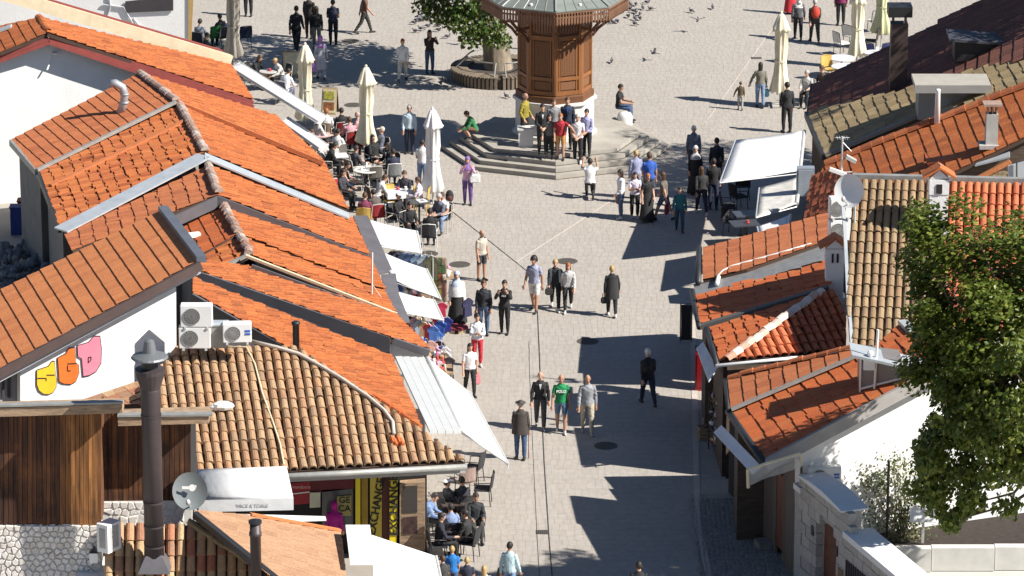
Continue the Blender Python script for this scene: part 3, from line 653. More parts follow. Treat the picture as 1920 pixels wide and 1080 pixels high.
h3 = House('orange_tiled_shop', 'shop with a long bright orange tiled roof and patched lower edge', 'shop', G(1530, 420), RG)
p3 = Plane(G(1540, 332, 3.4), G(1540, 332, 3.4) + Vector((-.22, 1, 0)), G(1900, 215, 5.9))
h3.roof(p3, [(1532, 345), (1545, 312), (1990, 138), (1990, 225), (1742, 345)], ((1610, 335), (1593, 285)), T_OR, w=.3, l=.40, jit=.6, wall=0, wallmat=DKW)
h3.caps(p3.at(1548, 312) + Vector((0, .1, .06)), p3.at(1990, 140) + Vector((0, .1, .06)), T_BRN, .15, .4)
q = p3.at(1757, 232); MB().lathe(q, [(.10, -.2), (.075, 1.05), (.085, 1.1), (.03, 1.12)], 10).build('vent_pipe', PLW, h3.e, smooth=True)
q = p3.at(1858, 275); ch = MB().box((q.x, q.y, q.z + .55), (.36, .36, 1.0)).build('chimney', CONC, h3.e)
m = MB().box((q.x, q.y, q.z + 1.35), (.56, .5, .07))
for i in (-1, 0, 1): m.box((q.x + i * .13, q.y, q.z + 1.18), (.04, .3, .28))
m.build('chimney_cap', RIDGE, ch); MB().box((q.x, q.y, q.z + .05), (.75, .6, .12)).build('chimney_base', CONC, ch)
# broken low strip
pb = Plane(p3.at(1742, 330), p3.at(1742, 330) + Vector((-.22, 1, 0)), p3.at(1742, 330) + Vector((4, 0, 1.2)))
slab(h3.e, 'patched_tiles', pb, [(1735, 292), (1852, 274), (1852, 290), (1738, 306)], .12, T_BAR, .1); slab(h3.e, 'patched_tiles', pb, [(1738, 308), (1802, 298), (1806, 306), (1742, 318)], .1, T_BAR, .2)
slab(h3.e, 'sheet_patch', pb, [(1852, 293), (1895, 285), (1895, 302), (1830, 318)], .05, ZINC, .15)
BRK = MV('brick_tan', [(.34, .25, .15), (.40, .30, .18), (.28, .20, .12)], dirt=.3)
vb = Plane((0, p3.at(1820, 335).y - .2, 0), (1, p3.at(1820, 335).y - .2, 0), (0, p3.at(1820, 335).y - .2, 1))
for r in range(4):
    for i in range(9):
        x = 1818 + r * -6 + i * 9 + (r % 2) * 4; y = 321 + r * 6
        if y > 318 + (1888 - x) * .28 - 6 and x < 1886: MB().prism([vb.at(x, y), vb.at(x + 8.4, y), vb.at(x + 8.4, y + 5.2), vb.at(x, y + 5.2)], (0, .1, 0)).build('brick', BRK, h3.e)
slab(h3.e, 'coping', vb, [(1808, 344), (1892, 300), (1897, 306), (1815, 349)], .14, T_SAL, .05)
slab(h3.e, 'roof_window', vb, [(1890, 312), (1990, 285), (1990, 350), (1890, 345)], .1, M('pale_glass', (.45, .48, .5), .2), 0)
MB().beam(vb.at(1906, 300) + Vector((0, -.06, 0)), vb.at(1906, 345) + Vector((0, -.06, 0)), .04, .04, up=(1, 0, 0)).build('window_bar', DGREY, h3.e)
p4 = Plane(G(1508, 412, 3.2), G(1508, 412, 3.2) + Vector((-.2, 1, 0)), G(1580, 330, 4.4))
h3.roof(p4, [(1508, 414), (1524, 330), (1560, 318), (1592, 330), (1562, 402)], ((1508, 412), (1522, 335)), T_BAR, w=.2, l=.3, jit=3, name='side_roof', wall=0, wallmat=DKW)
h3.done()
# --- Q5
h5 = House('brown_tiled_shop', 'shop with brown red tiles and curved white flashing below', 'shop', G(1320, 560), RG)
p5 = Plane(G(1318, 524, 3.2), G(1318, 466, 3.2), G(1550, 430, 4.25))
h5.roof(p5, [(1318, 525), (1318, 466), (1553, 400), (1560, 448), (1400, 505)], ((1318, 525), (1318, 466)), T_BRN, w=.3, l=.40, jit=.7, wall=0, wallmat=DKW)
h5.gutter([p5.at(1311, 465) , p5.at(1309, 530)], BLACKM, .09)
zp = Plane(p5.at(1318, 526) + Vector((0, 0, -.1)), p5.at(1552, 450) + Vector((0, 0, -.1)), p5.at(1318, 560) + Vector((0, 0, -.1)))
slab(h5.e, 'flashing_sheet', zp, [(1300, 532), (1345, 525), (1400, 500), (1550, 446), (1548, 492), (1500, 510), (1305, 556)], .05, M('zinc_dull', (.27, .27, .265), .5, .2, 4, metal=.2))
MB().tube([zp.at(*q) + Vector((0, 0, .08)) for q in [(1344, 538), (1347, 524), (1356, 514), (1375, 505), (1420, 493), (1470, 479), (1522, 464)]], .065, 8).build('flashing_rim', M('white_rim', (.72, .72, .7), .5), h5.e, smooth=True)
h5.done()
# --- Q6
h6 = House('small_orange_tiled_shop', 'small shop with orange tiles left of the white chimney', 'shop', G(1300, 660), RG)
p6 = Plane(G(1311, 612, 3.35), G(1304, 556, 3.35), G(1548, 512, 4.5))
h6.roof(p6, [(1312, 608), (1305, 556), (1500, 508), (1546, 490), (1552, 536)], ((1312, 612), (1304, 556)), T_RED, w=.26, l=.36, jit=2.2, wall=0, wallmat=DKW)
h6.gutter([p6.at(1298, 545), p6.at(1304, 580), p6.at(1311, 614)], BLACKM, .08)
h6.board([p6.at(1312, 611) + Vector((0, -.05, 0)), p6.at(1552, 538) + Vector((0, -.05, 0))], .12, .22, M('valley_dark', (.10, .095, .09), .6), 'valley_gutter', .6)
h6.done()
# --- Q7 hip
h7 = House('hipped_tiled_shop', 'shop with a hipped orange roof and white mortared hip', 'shop', G(1340, 740), RG)
ap = G(1541, 549, 4.4); c0 = G(1352, 680, 3.4)
p7 = Plane(G(1331, 618, 3.4), c0, ap); p7f = Plane(c0, G(1584, 657, 3.4), ap)
h7.roof(p7, [(1330, 616), (1540, 548), (1374, 669), (1350, 678)], ((1330, 616), (1350, 678)), T_RED, w=.24, l=.32, jit=2.6, wall=0, wallmat=DKW)
h7.roof(p7f, [(1352, 679), (1541, 549), (1566, 549), (1584, 600), (1584, 657)], ((1352, 680), (1584, 657)), T_BAR, 'barrel', w=.25, l=.36, jit=1.6, wall=0, wallmat=DKW)
MORW = MV('hip_mortar', [(.62, .52, .45), (.70, .62, .56), (.45, .22, .14)], dirt=.3, dcol=(.4, .2, .12))
h7.caps(p7.at(1362, 678) + Vector((0, 0, .05)), ap + Vector((0, 0, .05)), MORW, .12, .3, wob=2)
h7.gutter([p7.at(1325, 616), p7.at(1344, 684)], BLACKM, .08); h7.gutter([p7f.at(1342, 684) + Vector((0, -.08, 0)), p7f.at(1586, 660) + Vector((0, -.08, 0))], PLW, .05)
q = G(1333, 680, 2.75); MB().prism([G(1306, 652, 3.0), G(1318, 640, 3.15), G(1345, 690, 3.15), G(1329, 714, 2.9)], (0, 0, -.05)).build('awning_box', M('awning_pale', (.55, .58, .62), .5), h7.e)
h7.done()
# --- Q8 gable with white wall
h8 = House('white_gabled_shop', 'white walled gable shop with red tiles and a grey dormer by the gate', 'shop', G(1440, 960), RG)
Y8 = 107.4
v1 = AY(1436, 862, Y8); u8 = Vector((1, .40, 0)); S8 = Vector((-.235, 1, 0)); vv8 = vplane(v1, v1 + u8); v2 = vv8.at(1735, 698)
p8 = Plane(v1, v2, G(1371, 770, v1.z))
h8.roof(p8, [(1371, 770), (1597, 668), (1720, 622), (1880, 621), (1436, 862)], ((1371, 770), (1436, 862)), T_RED, w=.3, l=.40, jit=1.2)
p8b = Plane(p8.at(1371, 770) + Vector((0, 0, .12)), v2 + Vector((0, 0, .12)), v1 + Vector((0, 0, .12)))
h8.roof(p8b, [(1366, 714), (1597, 656), (1602, 668), (1371, 767)], ((1366, 714), (1371, 767)), T_BRN, w=.3, l=.38, jit=.6, name='upper_roof', wall=0, wallmat=DKW)
h8.caps(p8b.at(1366, 712) + Vector((0, 0, .05)), p8b.at(1600, 654) + Vector((0, 0, .05)), T_BRN, .09, .36)
h8.board([p8b.at(1371, 768) + Vector((0, -.04, .02)), p8b.at(1602, 669) + Vector((0, -.04, .02))], .08, .1, GUT, 'seam_flashing', .5)
GRB = M('barge_grey', (.33, .31, .295), .6, .1)
h8.board([v1 + Vector((-.03, -.06, 0)), p8.at(1890, 616) + Vector((0, -.06, 0))], .34, .1, GRB, 'verge_board', .9)
h8.gutter([p8.at(1366, 772), p8.at(1431, 866)], BLACKM, .1); h8.gutter([p8b.at(1360, 712), p8b.at(1366, 770)], BLACKM, .06)
MB().prism([p8.at(1360, 790) + Vector((-.1, 0, -.1)), p8.at(1430, 866) + Vector((-.05, 0, -.1)), p8.at(1430, 866) + Vector((-.28, 0, -.3)), p8.at(1360, 790) + Vector((-.3, 0, -.3))], (.03, 0, -.05)).build('awning_box', M('awning_pale', (.55, .58, .62), .5), h8.e)
vw = vplane(v1 + S8 * .35, v1 + S8 * .35 + u8)
slab(h8.e, 'gable_wall', vw, [(1500, 842), (1890, 628), (1990, 628), (1990, 1090), (1500, 1090)], .3, WHITE2)
# street front of Q8 : dark boards, door, window
f0 = vw.at(1500, 900); D8 = Vector((-.235, 1, 0)).normalized()
WFR = MV('shop_boards', [(.12, .095, .075), (.16, .125, .10), (.09, .07, .055)], dirt=.3)
for i in range(20):
    a = f0 + D8 * (i * .3); b = f0 + D8 * (i * .3 + .285)
    if i in (5, 6, 12, 13): continue
    MB().prism([Vector((a.x, a.y, 0)), Vector((b.x, b.y, 0)), Vector((b.x, b.y, 3.2)), Vector((a.x, a.y, 3.2))], (.06, 0, 0)).build('board', WFR, h8.e)
a = f0 + D8 * 1.5; b = f0 + D8 * 2.08; MB().prism([Vector((a.x + .03, a.y, .25)), Vector((b.x + .03, b.y, .25)), Vector((b.x + .03, b.y, 2.3)), Vector((a.x + .03, a.y, 2.3))], (.05, 0, 0)).build('door', M('door_rust', (.16, .045, .02), .6), h8.e)
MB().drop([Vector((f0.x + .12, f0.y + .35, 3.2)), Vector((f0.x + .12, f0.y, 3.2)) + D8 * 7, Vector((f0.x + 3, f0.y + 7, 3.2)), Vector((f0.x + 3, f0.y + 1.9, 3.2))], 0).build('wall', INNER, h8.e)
# dormer
d0 = p8.at(1612, 735); d1 = p8.at(1690, 715); m = MB()
zr = d0.z + 1.0
MB().prism([d0 + Vector((0, 0, -.1)), d1 + Vector((0, 0, -.1)), Vector((d1.x, d1.y, zr - .05)), Vector((d0.x, d0.y, zr))], (0, .9, 0)).build('dormer_body', M('dormer_glass', (.20, .185, .175), .35), h8.e)
m = MB()
for a, b in (((d0.x, d0.y - .03, d0.z), (d0.x, d0.y - .03, zr)), ((d0.x + .35, d0.y - .03, d0.z + .05), (d0.x + .35, d0.y - .03, zr)), ((d0.x, d0.y - .03, d0.z + .1), (d1.x, d1.y - .03, d1.z + .1))): m.beam(a, b, .05, .06, up=(.1, 1, 0))
m.build('dormer_frame', PLW, h8.e)
MB().prism([(d0.x - .25, d0.y - .35, zr + .12), (d1.x + .6, d1.y - .35, zr - .22), (d1.x + .6, d1.y + .7, zr - .22), (d0.x - .25, d0.y + .7, zr + .12)], (0, 0, -.07)).build('dormer_roof', ZINC, h8.e)
pq = Plane(G(1640, 650, 4.6), G(1690, 610, 4.9), G(1720, 640, 5.0)); h8.roof(pq, [(1640, 652), (1690, 606), (1735, 640), (1700, 660)], ((1690, 606), (1735, 640)), T_RED, w=.25, l=.34, name='valley_roof')
h8.board([pq.at(1692, 604), pq.at(1724, 636)], .1, .26, ZINC, 'flashing', .3)
h8.done()
# --- Q9 large barrel roof
h9 = House('barrel_tiled_house', 'big house with tan and red barrel tiles behind the leafy tree', 'house', G(1690, 700), RG)
p9 = Plane(G(1605, 340, 7.4), G(1900, 350, 7.4), G(1660, 640, 4.2))
h9.roof(p9, [(1600, 340), (1738, 343), (1795, 640), (1600, 660), (1587, 560)], ((1605, 340), (1900, 350)), T_OLB, 'barrel', w=.215, l=.38, wall=0, jit=1.4)
h9.roof(p9, [(1738, 343), (1990, 350), (1990, 640), (1795, 640)], ((1605, 340), (1900, 350)), T_BAR, 'barrel', w=.215, l=.38, name='red_roof')
MB().beam(p9.at(1598, 337) + Vector((0, .05, .1)), p9.at(1990, 347) + Vector((0, .05, .1)), .2, .12).build('ridge_flashing', GUT, h9.e)
h9.board([p9.at(1580, 380), p9.at(1585, 450), p9.at(1590, 560), p9.at(1598, 655)], .2, .09, ZINC, 'side_flashing', .5)
def white_chimney(px, py, pb, top, slots):
    q = pb; H = top
    c = MB().box((q.x, q.y, q.z + H * .42), (.50, .46, H * .9)).box((q.x, q.y, q.z + H * .9), (.54, .50, .42)).box((q.x, q.y, q.z - .02), (.62, .5, .25)).build('chimney', WHITE2, h9.e)
    m = MB().prism([(q.x - .42, q.y - .3, q.z + H + .08), (q.x, q.y - .3, q.z + H + .36), (q.x, q.y - .3, q.z + H + .42), (q.x - .46, q.y - .3, q.z + H + .13)], (0, .6, 0))
    m.prism([(q.x + .42, q.y - .3, q.z + H + .08), (q.x, q.y - .3, q.z + H + .36), (q.x, q.y - .3, q.z + H + .42), (q.x + .46, q.y - .3, q.z + H + .13)], (0, .6, 0))
    m.build('chimney_roof', T_RED, c); MB().prism([(q.x - .26, q.y - .22, q.z + H + .08), (q.x + .26, q.y - .22, q.z + H + .08), (q.x, q.y - .22, q.z + H + .33)], (0, .4, 0)).build('chimney_gable', WHITE2, c)
    m = MB()
    for dx, wd in slots: m.box((q.x + dx, q.y - .26, q.z + H * .87), (wd, .03, .26))
    m.build('chimney_slot', INNER, c); MB().ball((q.x, q.y - .3, q.z + H + .5), .05, 8, 6).build('chimney_finial', RIDGE, c)
white_chimney(0, 0, p9.at(1757, 438), 1.55, [(0, .16)])
white_chimney(0, 0, AY(1563, 560, 120.0), 1.45, [(-.07, .055), (.07, .055)])
h9.done()
# --- chimney flue of the maroon roof
q = p1.at(1683, 165); fl = thing('metal_chimney', 'square dark metal chimney with flat cap on the maroon roof', 'chimney', q)
link('shaft', MB().box((0, 0, 1.05), (.55, .5, 2.3)).mesh('shaft', M('rusty_metal', (.055, .035, .03), .6, .4, 2)), fl, local=True)
m = MB()
for a in (-1, 1):
    for b in (-1, 1): m.box((a * .2, b * .18, 2.35), (.05, .05, .35))
link('cap_legs', m.mesh('legs', DGREY), fl, local=True); link('cap', MB().box((0, 0, 2.62), (.78, .72, .34)).mesh('cap', BLK), fl, local=True)
# --- street awnings of the right
def awning(label, px, zs, mat, th=.03, name='awning', val=.16, cat='awning', group='flat shop awnings'):
    P = [G(x, y, z) for (x, y), z in zip(px, zs)]
    t = thing(name, label, cat, (sum(P, Vector()) / 4) * 1.0, 0, group); m = MB()
    nx, ny = 10, 6; V = []
    for j in range(ny + 1):
        for i in range(nx + 1):
            u, v = i / nx, j / ny; p = (P[0] * (1 - u) + P[1] * u) * (1 - v) + (P[3] * (1 - u) + P[2] * u) * v
            p = p + Vector((0, 0, -.035 * math.sin(math.pi * v) * (.6 + .4 * math.sin(u * 9)))); V.append(p)
    n1 = nx + 1; m.add(V, [(j * n1 + i, j * n1 + i + 1, (j + 1) * n1 + i + 1, (j + 1) * n1 + i) for j in range(ny) for i in range(nx)])
    o = m.build('canvas', mat, t, smooth=True); md = o.modifiers.new('thick', 'SOLIDIFY'); md.thickness = th
    MB().tube([P[2] , P[3]], .035, 8).build('front_bar', STEEL, t); MB().tube([P[0], P[1]], .06, 8).build('roller', STEEL, t)
    MB().tube([P[1] + Vector((0, 0, -.1)), P[2]], .02, 6).build('arm', STEEL, t); MB().tube([P[0] + Vector((0, 0, -.1)), P[3]], .02, 6).build('arm', STEEL, t)
    if val: MB().prism([P[3], P[2], P[2] + Vector((0, 0, -val)), P[3] + Vector((0, 0, -val))], (.01, .01, 0)).build('valance', mat, t)
    return t
awning('large white awning reaching into the street on the right', [(1508, 246), (1500, 320), (1350, 343), (1379, 264)], (3.0, 3.0, 2.85, 2.85), CANVAS, val=.0)
awning('grey white ribbed awning below the large white awning', [(1500, 332), (1494, 382), (1418, 408), (1424, 353)], (2.9, 2.9, 2.7, 2.7), M('ribbed_canvas', (.55, .53, .49), .8, .2, 4), val=.05)
awning('narrow white awning above the brown tiled roof', [(1482, 404), (1478, 426), (1424, 440), (1420, 426)], (2.8, 2.8, 2.5, 2.5), CANVAS, val=0)
q0 = G(1510, 340, 3.3); t = thing('metal_cabinet', 'plain grey metal cabinet at the eave end of the ribbed awning', 'cabinet', q0, group=None)
link('body', MB().box((0, 0, 0), (.55, .35, .92)).mesh('body', M('cabinet_grey', (.22, .25, .29), .5)), t, local=True); link('door', MB().box((0, -.19, 0), (.46, .03, .82)).mesh('door', M('cabinet_grey2', (.26, .29, .33), .5)), t, local=True)
# two air conditioners, dish, aerials
def aircon(name_lab, pos, rz, w=.80, h=.56, d=.3, blue=False, group='air conditioner outdoor units'):
    t = thing('air_conditioner', name_lab, 'air conditioner', pos, rz, group)
    bm = bmesh.new(); bmesh.ops.create_cube(bm, size=1); bmesh.ops.scale(bm, vec=(w, d, h), verts=bm.verts); bmesh.ops.translate(bm, vec=(0, 0, h / 2 + .05), verts=bm.verts); bmesh.ops.bevel(bm, geom=bm.edges, offset=.02, segments=2, affect='EDGES')
    me = bpy.data.meshes.new('casing'); bm.to_mesh(me); bm.free(); me.materials.append(PLW); link('casing', me, t, local=True)
    cx = -w * .14; r = h * .36; m = MB()
    for k in range(5): rr = r * (k + 1) / 5; m.lathe((0, 0, 0), [(rr - .008, -.006), (rr + .008, -.006), (rr + .008, .006), (rr - .008, .006)], 20, cap=False)
    for k in range(8): a = math.pi * k / 8; m.box((0, 0, 0), (2 * r, .012, .012), a)
    T = Matrix.Translation((cx, -d / 2 - .015, h / 2 + .05)) @ Matrix.Rotation(R(90), 4, 'X')
    m.v = [tuple(T @ Vector(v)) for v in m.v]; link('fan_grille', m.mesh('fan_grille', M('grille_grey', (.35, .35, .34), .5)), t, local=True)
    md = MB().lathe((0, 0, 0), [(r, 0), (r, .004)], 24); md.v = [tuple(Matrix.Translation((cx, -d / 2 - .006, h / 2 + .05)) @ Matrix.Rotation(R(90), 4, 'X') @ Vector(v)) for v in md.v]; link('fan_recess', md.mesh('fan_recess', M('fan_dark', (.13, .12, .11), .6)), t, local=True)
    link('bracket', MB().box((-w * .35, 0, .025), (.06, d + .06, .05)).box((w * .35, 0, .025), (.06, d + .06, .05)).mesh('bracket', STEEL), t, local=True)
    if blue:
        link('blue_label', MB().box((w * .36, -d / 2 - .006, h * .62 + .05), (.14, .01, .05)).box((w * .36, -d / 2 - .006, h * .46 + .05), (.14, .01, .05)).mesh('lab', M('label_blue', (.03, .12, .5), .5)), t, local=True)
    return t
q = AY(1570, 452, 121.5)
aircon('upper of two shaded air conditioners by the satellite dish', q + Vector((.05, 0, .66)), R(10), .62, .60, .32); aircon('lower of two shaded air conditioners by the satellite dish', q + Vector((.05, 0, 0)), R(10), .62, .60, .32)
LAB2 = vw.at(1548, 884) + Vector((0, -.25, 0)); aircon('white air conditioner on the gable wall behind the gate', LAB2 + Vector((-.05, 0, -.3)), 0, .85, .5, .3, True)
def dish(lab, c, r, aim, mat, mast, sy=1.0, mark=None):
    t = thing('satellite_dish', lab, 'satellite dish', mast); aim = Vector(aim).normalized(); c = Vector(c)
    Rm = aim.to_track_quat('Z', 'Y').to_matrix().to_4x4(); m = MB(); prof = [(r * k / 6 + 1e-4, .18 * r * ((k / 6) ** 2)) for k in range(7)]
    m.lathe((0, 0, -.16 * r), prof, 28, cap=False, sx=.92); m.lathe((0, 0, -.175 * r), prof[::-1], 28, cap=False, sx=.92)
    T = Matrix.Translation(c) @ Rm; m.v = [tuple(T @ Vector(v)) for v in m.v]; m.build('reflector', mat, t, smooth=True)
    f = c + aim * r * .9 + Vector((0, 0, -r * .5)); MB().tube([c + Vector((0, 0, -r * .9)), f], .018, 6).build('feed_arm', STEEL, t)
    MB().ball(f, (.06, .06, .08), 8, 6).build('receiver', STEEL, t); MB().tube([c - aim * .1, Vector((mast[0], mast[1], c.z - .05)), Vector(mast)], .03, 6).build('mast', STEEL, t)
    return T
mb_ = p9.at(1602, 425); q = AY(1592, 358, mb_.y - .45); dish('white satellite dish above the tan barrel tiles', q, .47, (-.42, -.85, .25), PLW, tuple(mb_))
q = AY(1578, 330, 121.8)
t = thing('antenna_mast', 'thin mast with aerials beside the white satellite dish', 'antenna', q)
link('mast', MB().tube([(0, 0, -.6), (0, 0, 1.15)], .03, 6).mesh('mast', STEEL), t, local=True)
m = MB().tube([(0, 0, .1), (.3, 0, .12)], .02, 5).tube([(0, 0, 1.0), (.25, -.1, .75)], .012, 5)
for k in range(5): m.tube([(-.15 + k * .07, -.2, 1.12), (-.15 + k * .07, .2, 1.12)], .008, 4)
m.tube([(-.2, 0, 1.12), (.2, 0, 1.12)], .012, 4); link('aerial', m.mesh('aerial', STEEL), t, local=True)
link('panel', MB().box((-.12, -.1, .15), (.5, .12, .1), mat=Matrix.Rotation(.35, 4, 'Y')).mesh('panel', PLW), t, local=True); link('panel', MB().box((.25, 0, .5), (.32, .2, .1), mat=Matrix.Rotation(.5, 4, 'Y')).mesh('panel', CONC), t, local=True)
q = d0 + Vector((.35, -.2, 0)); t = thing('antenna_mast', 'short white mast with a box fixed to the grey dormer', 'antenna', q)
link('mast', MB().tube([(0, 0, -.2), (.06, 0, 1.75)], .035, 6).mesh('mast', PLW), t, local=True); link('box', MB().box((-.15, -.05, .85), (.28, .18, .3)).ball((-.12, -.05, 1.12), .09, 8, 6).mesh('box', PLW), t, local=True)
# --- plastic canopy frame at the corner of Q8
t = thing('plastic_canopy', 'cream framed canopy of clear plastic under the gable corner', 'canopy', G(1400, 915, 2.0)); PC = M('cream_frame', (.68, .60, .42), .7)
A, B, Cc, D = G(1402, 880, 3.5), G(1500, 850, 3.9), G(1503, 872, 3.45), G(1403, 914, 2.95)
MB().tube([A, B], .04, 6).tube([A, D], .045, 6).tube([B, Cc], .04, 6).tube([G(1430, 872, 3.6), B], .03, 6).build('frame', PC, t)
mp_ = bpy.data.materials.new('clear_film'); mp_.use_nodes = True; bb = mp_.node_tree.nodes['Principled BSDF']; bb.inputs['Base Color'].default_value = (.75, .76, .76, 1); bb.inputs['Roughness'].default_value = .15; bb.inputs['Alpha'].default_value = .45
m = MB(); V = []
for j in range(9):
    for i in range(9):
        u, v = i / 8, j / 8; V.append((A * (1 - u) + B * u) * (1 - v) + (D * (1 - u) + Cc * u) * v + Vector((0, -.06 * math.sin(u * 14 + v * 6) * .5, .05 * math.sin(v * 7 + u * 4))))
m.add(V, [(j * 9 + i, j * 9 + i + 1, j * 9 + i + 10, j * 9 + i + 9) for j in range(8) for i in range(8)]); m.build('film', mp_, t, smooth=True)
# ================================================================ the gate wall and garden
LIME = MV('limestone', [(.40, .37, .34), (.47, .44, .40), (.34, .315, .29)], dirt=.35, dcol=(.22, .2, .18), dscale=3)
COP = M('coping_white', (.74, .74, .73), .8, .06)
gw = thing('gate_wall', 'pale stone garden wall with an arched timber door', 'wall', G(1560, 1079, 0))
zt = 3.0; a0 = G(1512, 905, zt); D = (G(1712, 1082, 2.6) - G(1588, 978, 2.6)); D.z = 0; D.normalize(); N = Vector((-D.y, D.x, 0)); N = N if N.x > 0 else -N
# blocks: rows of stones along the wall, leaving the arch
arch0, arch1 = .7, 2.0
L = 0
for r in range(10):
    z0 = r * .31; x = -.25 - (r % 2) * .2
    while x < 9:
        wd = rnd.uniform(.38, .62); x2 = x + wd
        top = 3.3 if x < 2.45 else 2.72
        if z0 + .3 < top + .01:
            segs = [(x, x2)]
            ah = 2.15 if z0 < 1.9 else 2.15
            if z0 < 2.4:
                half = (arch1 - arch0) / 2 if z0 < 1.7 else max(0, math.sqrt(max(0, .65 ** 2 - (z0 - 1.7) ** 2)))
                cm = (arch0 + arch1) / 2; l, rr = cm - half, cm + half
                segs = [(x, min(x2, l)), (max(x, rr), x2)] if half > 0.02 else segs
            for s0, s1 in segs:
                if s1 - s0 > .06:
                    dpt = rnd.uniform(-.012, .012)
                    p = a0 + D * (s0 + .006) + N * dpt; q = a0 + D * (s1 - .006) + N * dpt
                    MB().prism([Vector((p.x, p.y, z0 + .006)), Vector((q.x, q.y, z0 + .006)), Vector((q.x, q.y, z0 + .304)), Vector((p.x, p.y, z0 + .304))], N * .2).build('block', LIME, gw)
        x = x2
c0_, c1_ = a0 + D * .2 + N * .12, a0 + D * 9 + N * .12
def wallbox(s0, s1, z0, z1, n0, n1, mat, name):
    P = [a0 + D * s0 + N * n0, a0 + D * s1 + N * n0, a0 + D * s1 + N * n1, a0 + D * s0 + N * n1]
    return MB().drop([Vector((p.x, p.y, z1)) for p in P], z0).build(name, mat, gw)
wallbox(-.2, arch0 - .05, 0, 3.08, .1, .5, LIME, 'core'); wallbox(arch1 + .05, 2.4, 0, 3.08, .1, .5, LIME, 'core'); wallbox(arch0 - .05, arch1 + .05, 2.3, 3.08, .1, .5, LIME, 'core'); wallbox(2.4, 9, 0, 2.45, .1, .42, LIME, 'core')
wallbox(arch0 + .02, arch1 - .02, 0, 2.4, .22, .28, M('gate_door', (.15, .055, .028), .6, .3, 4), 'door'); wallbox(1.8, 1.87, 1.0, 1.12, .16, .22, IRON, 'door_handle')
# copings : vaulted over the gate, flat along the wall
m = MB(); n = 8
for k in range(n + 1):
    u = k / n; hh = 3.12 + .10 * math.sin(math.pi * u); 
    for v in (-.12, .62): p = a0 + D * (-.3 + 2.85 * u) + N * v; m.v.append((p.x, p.y, hh))
    for v in (-.12, .62): p = a0 + D * (-.3 + 2.85 * u) + N * v; m.v.append((p.x, p.y, 3.08))
for k in range(n): b0 = k * 4; m.f += [(b0, b0 + 1, b0 + 5, b0 + 4), (b0, b0 + 4, b0 + 6, b0 + 2), (b0 + 1, b0 + 3, b0 + 7, b0 + 5)]
m.f += [(0, 2, 3, 1), (n * 4, n * 4 + 1, n * 4 + 3, n * 4 + 2)]; m.mi = [0] * len(m.f); m.var = [0.0] * len(m.v); m.build('coping', COP, gw)
wallbox(2.62, 9, 2.46, 2.62, -.1, .7, COP, 'coping'); wallbox(-.75, -.3, 2.6, 2.75, -.05, .5, COP, 'coping'); wallbox(-.72, -.3, 0, 2.6, 0, .45, LIME, 'pier')
for s in (.42, 2.0): wallbox(s, s + .13, 1.75, 2.0, -.03, .02, DGREY, 'plaque')
wallbox(2.2, 2.5, 1.0, 1.5, -.03, .02, M('notice_brown', (.22, .13, .08), .7), 'notice')
for i in range(12): s = 2.75 + i * .14; wallbox(s, s + .05, .6, 1.9, -.06, -.02, DGREY, 'grille_bar')
# steps by the shop
stp = thing('stone_steps', 'worn stone steps beside the shop front in the shade', 'steps', G(1440, 1020))
for px, py, zz in ((1440, 1003, .32), (1422, 1025, .18)):
    q = G(px, py, 0); MB().box((q.x + .25, q.y, zz / 2), (.62, .5, zz), R(13)).build('step', M('step_stone', (.22, .21, .20), .9, .2, 4, .3), stp)
# garden: soil bed, paving, retaining wall
SOIL = M('soil', (.032, .023, .018), .95, .4, 6, .5); 
tag(MB().prism([(8.9, 111, 1.0), (9.6, 107.4, 1.0), (24, 107.9, 1.0), (24, 112, 1.0)], (0, 0, -.9)).build('planting_bed', SOIL), 'dark soil bed by the white gable wall', kind='structure')
tag(MB().prism([(8.4, 107.4, .62), (10.0, 99, .62), (26, 99, .62), (26, 107.9, .62)], (0, 0, -.6)).build('garden_paving', M('garden_paving', (.50, .48, .44), .85, .12, 1.2, .2)), 'pale paved garden floor', kind='structure')
rw = thing('retaining_wall', 'low pale concrete retaining wall before the planting bed', 'wall', G(1800, 1030, .6))
for i in range(7): MB().box((9.9 + i * 1.62, 107.3 + i * .06, .95), (1.6, .28, .62)).build('block', M('retaining_concrete', (.55, .54, .51), .85, .1), rw)
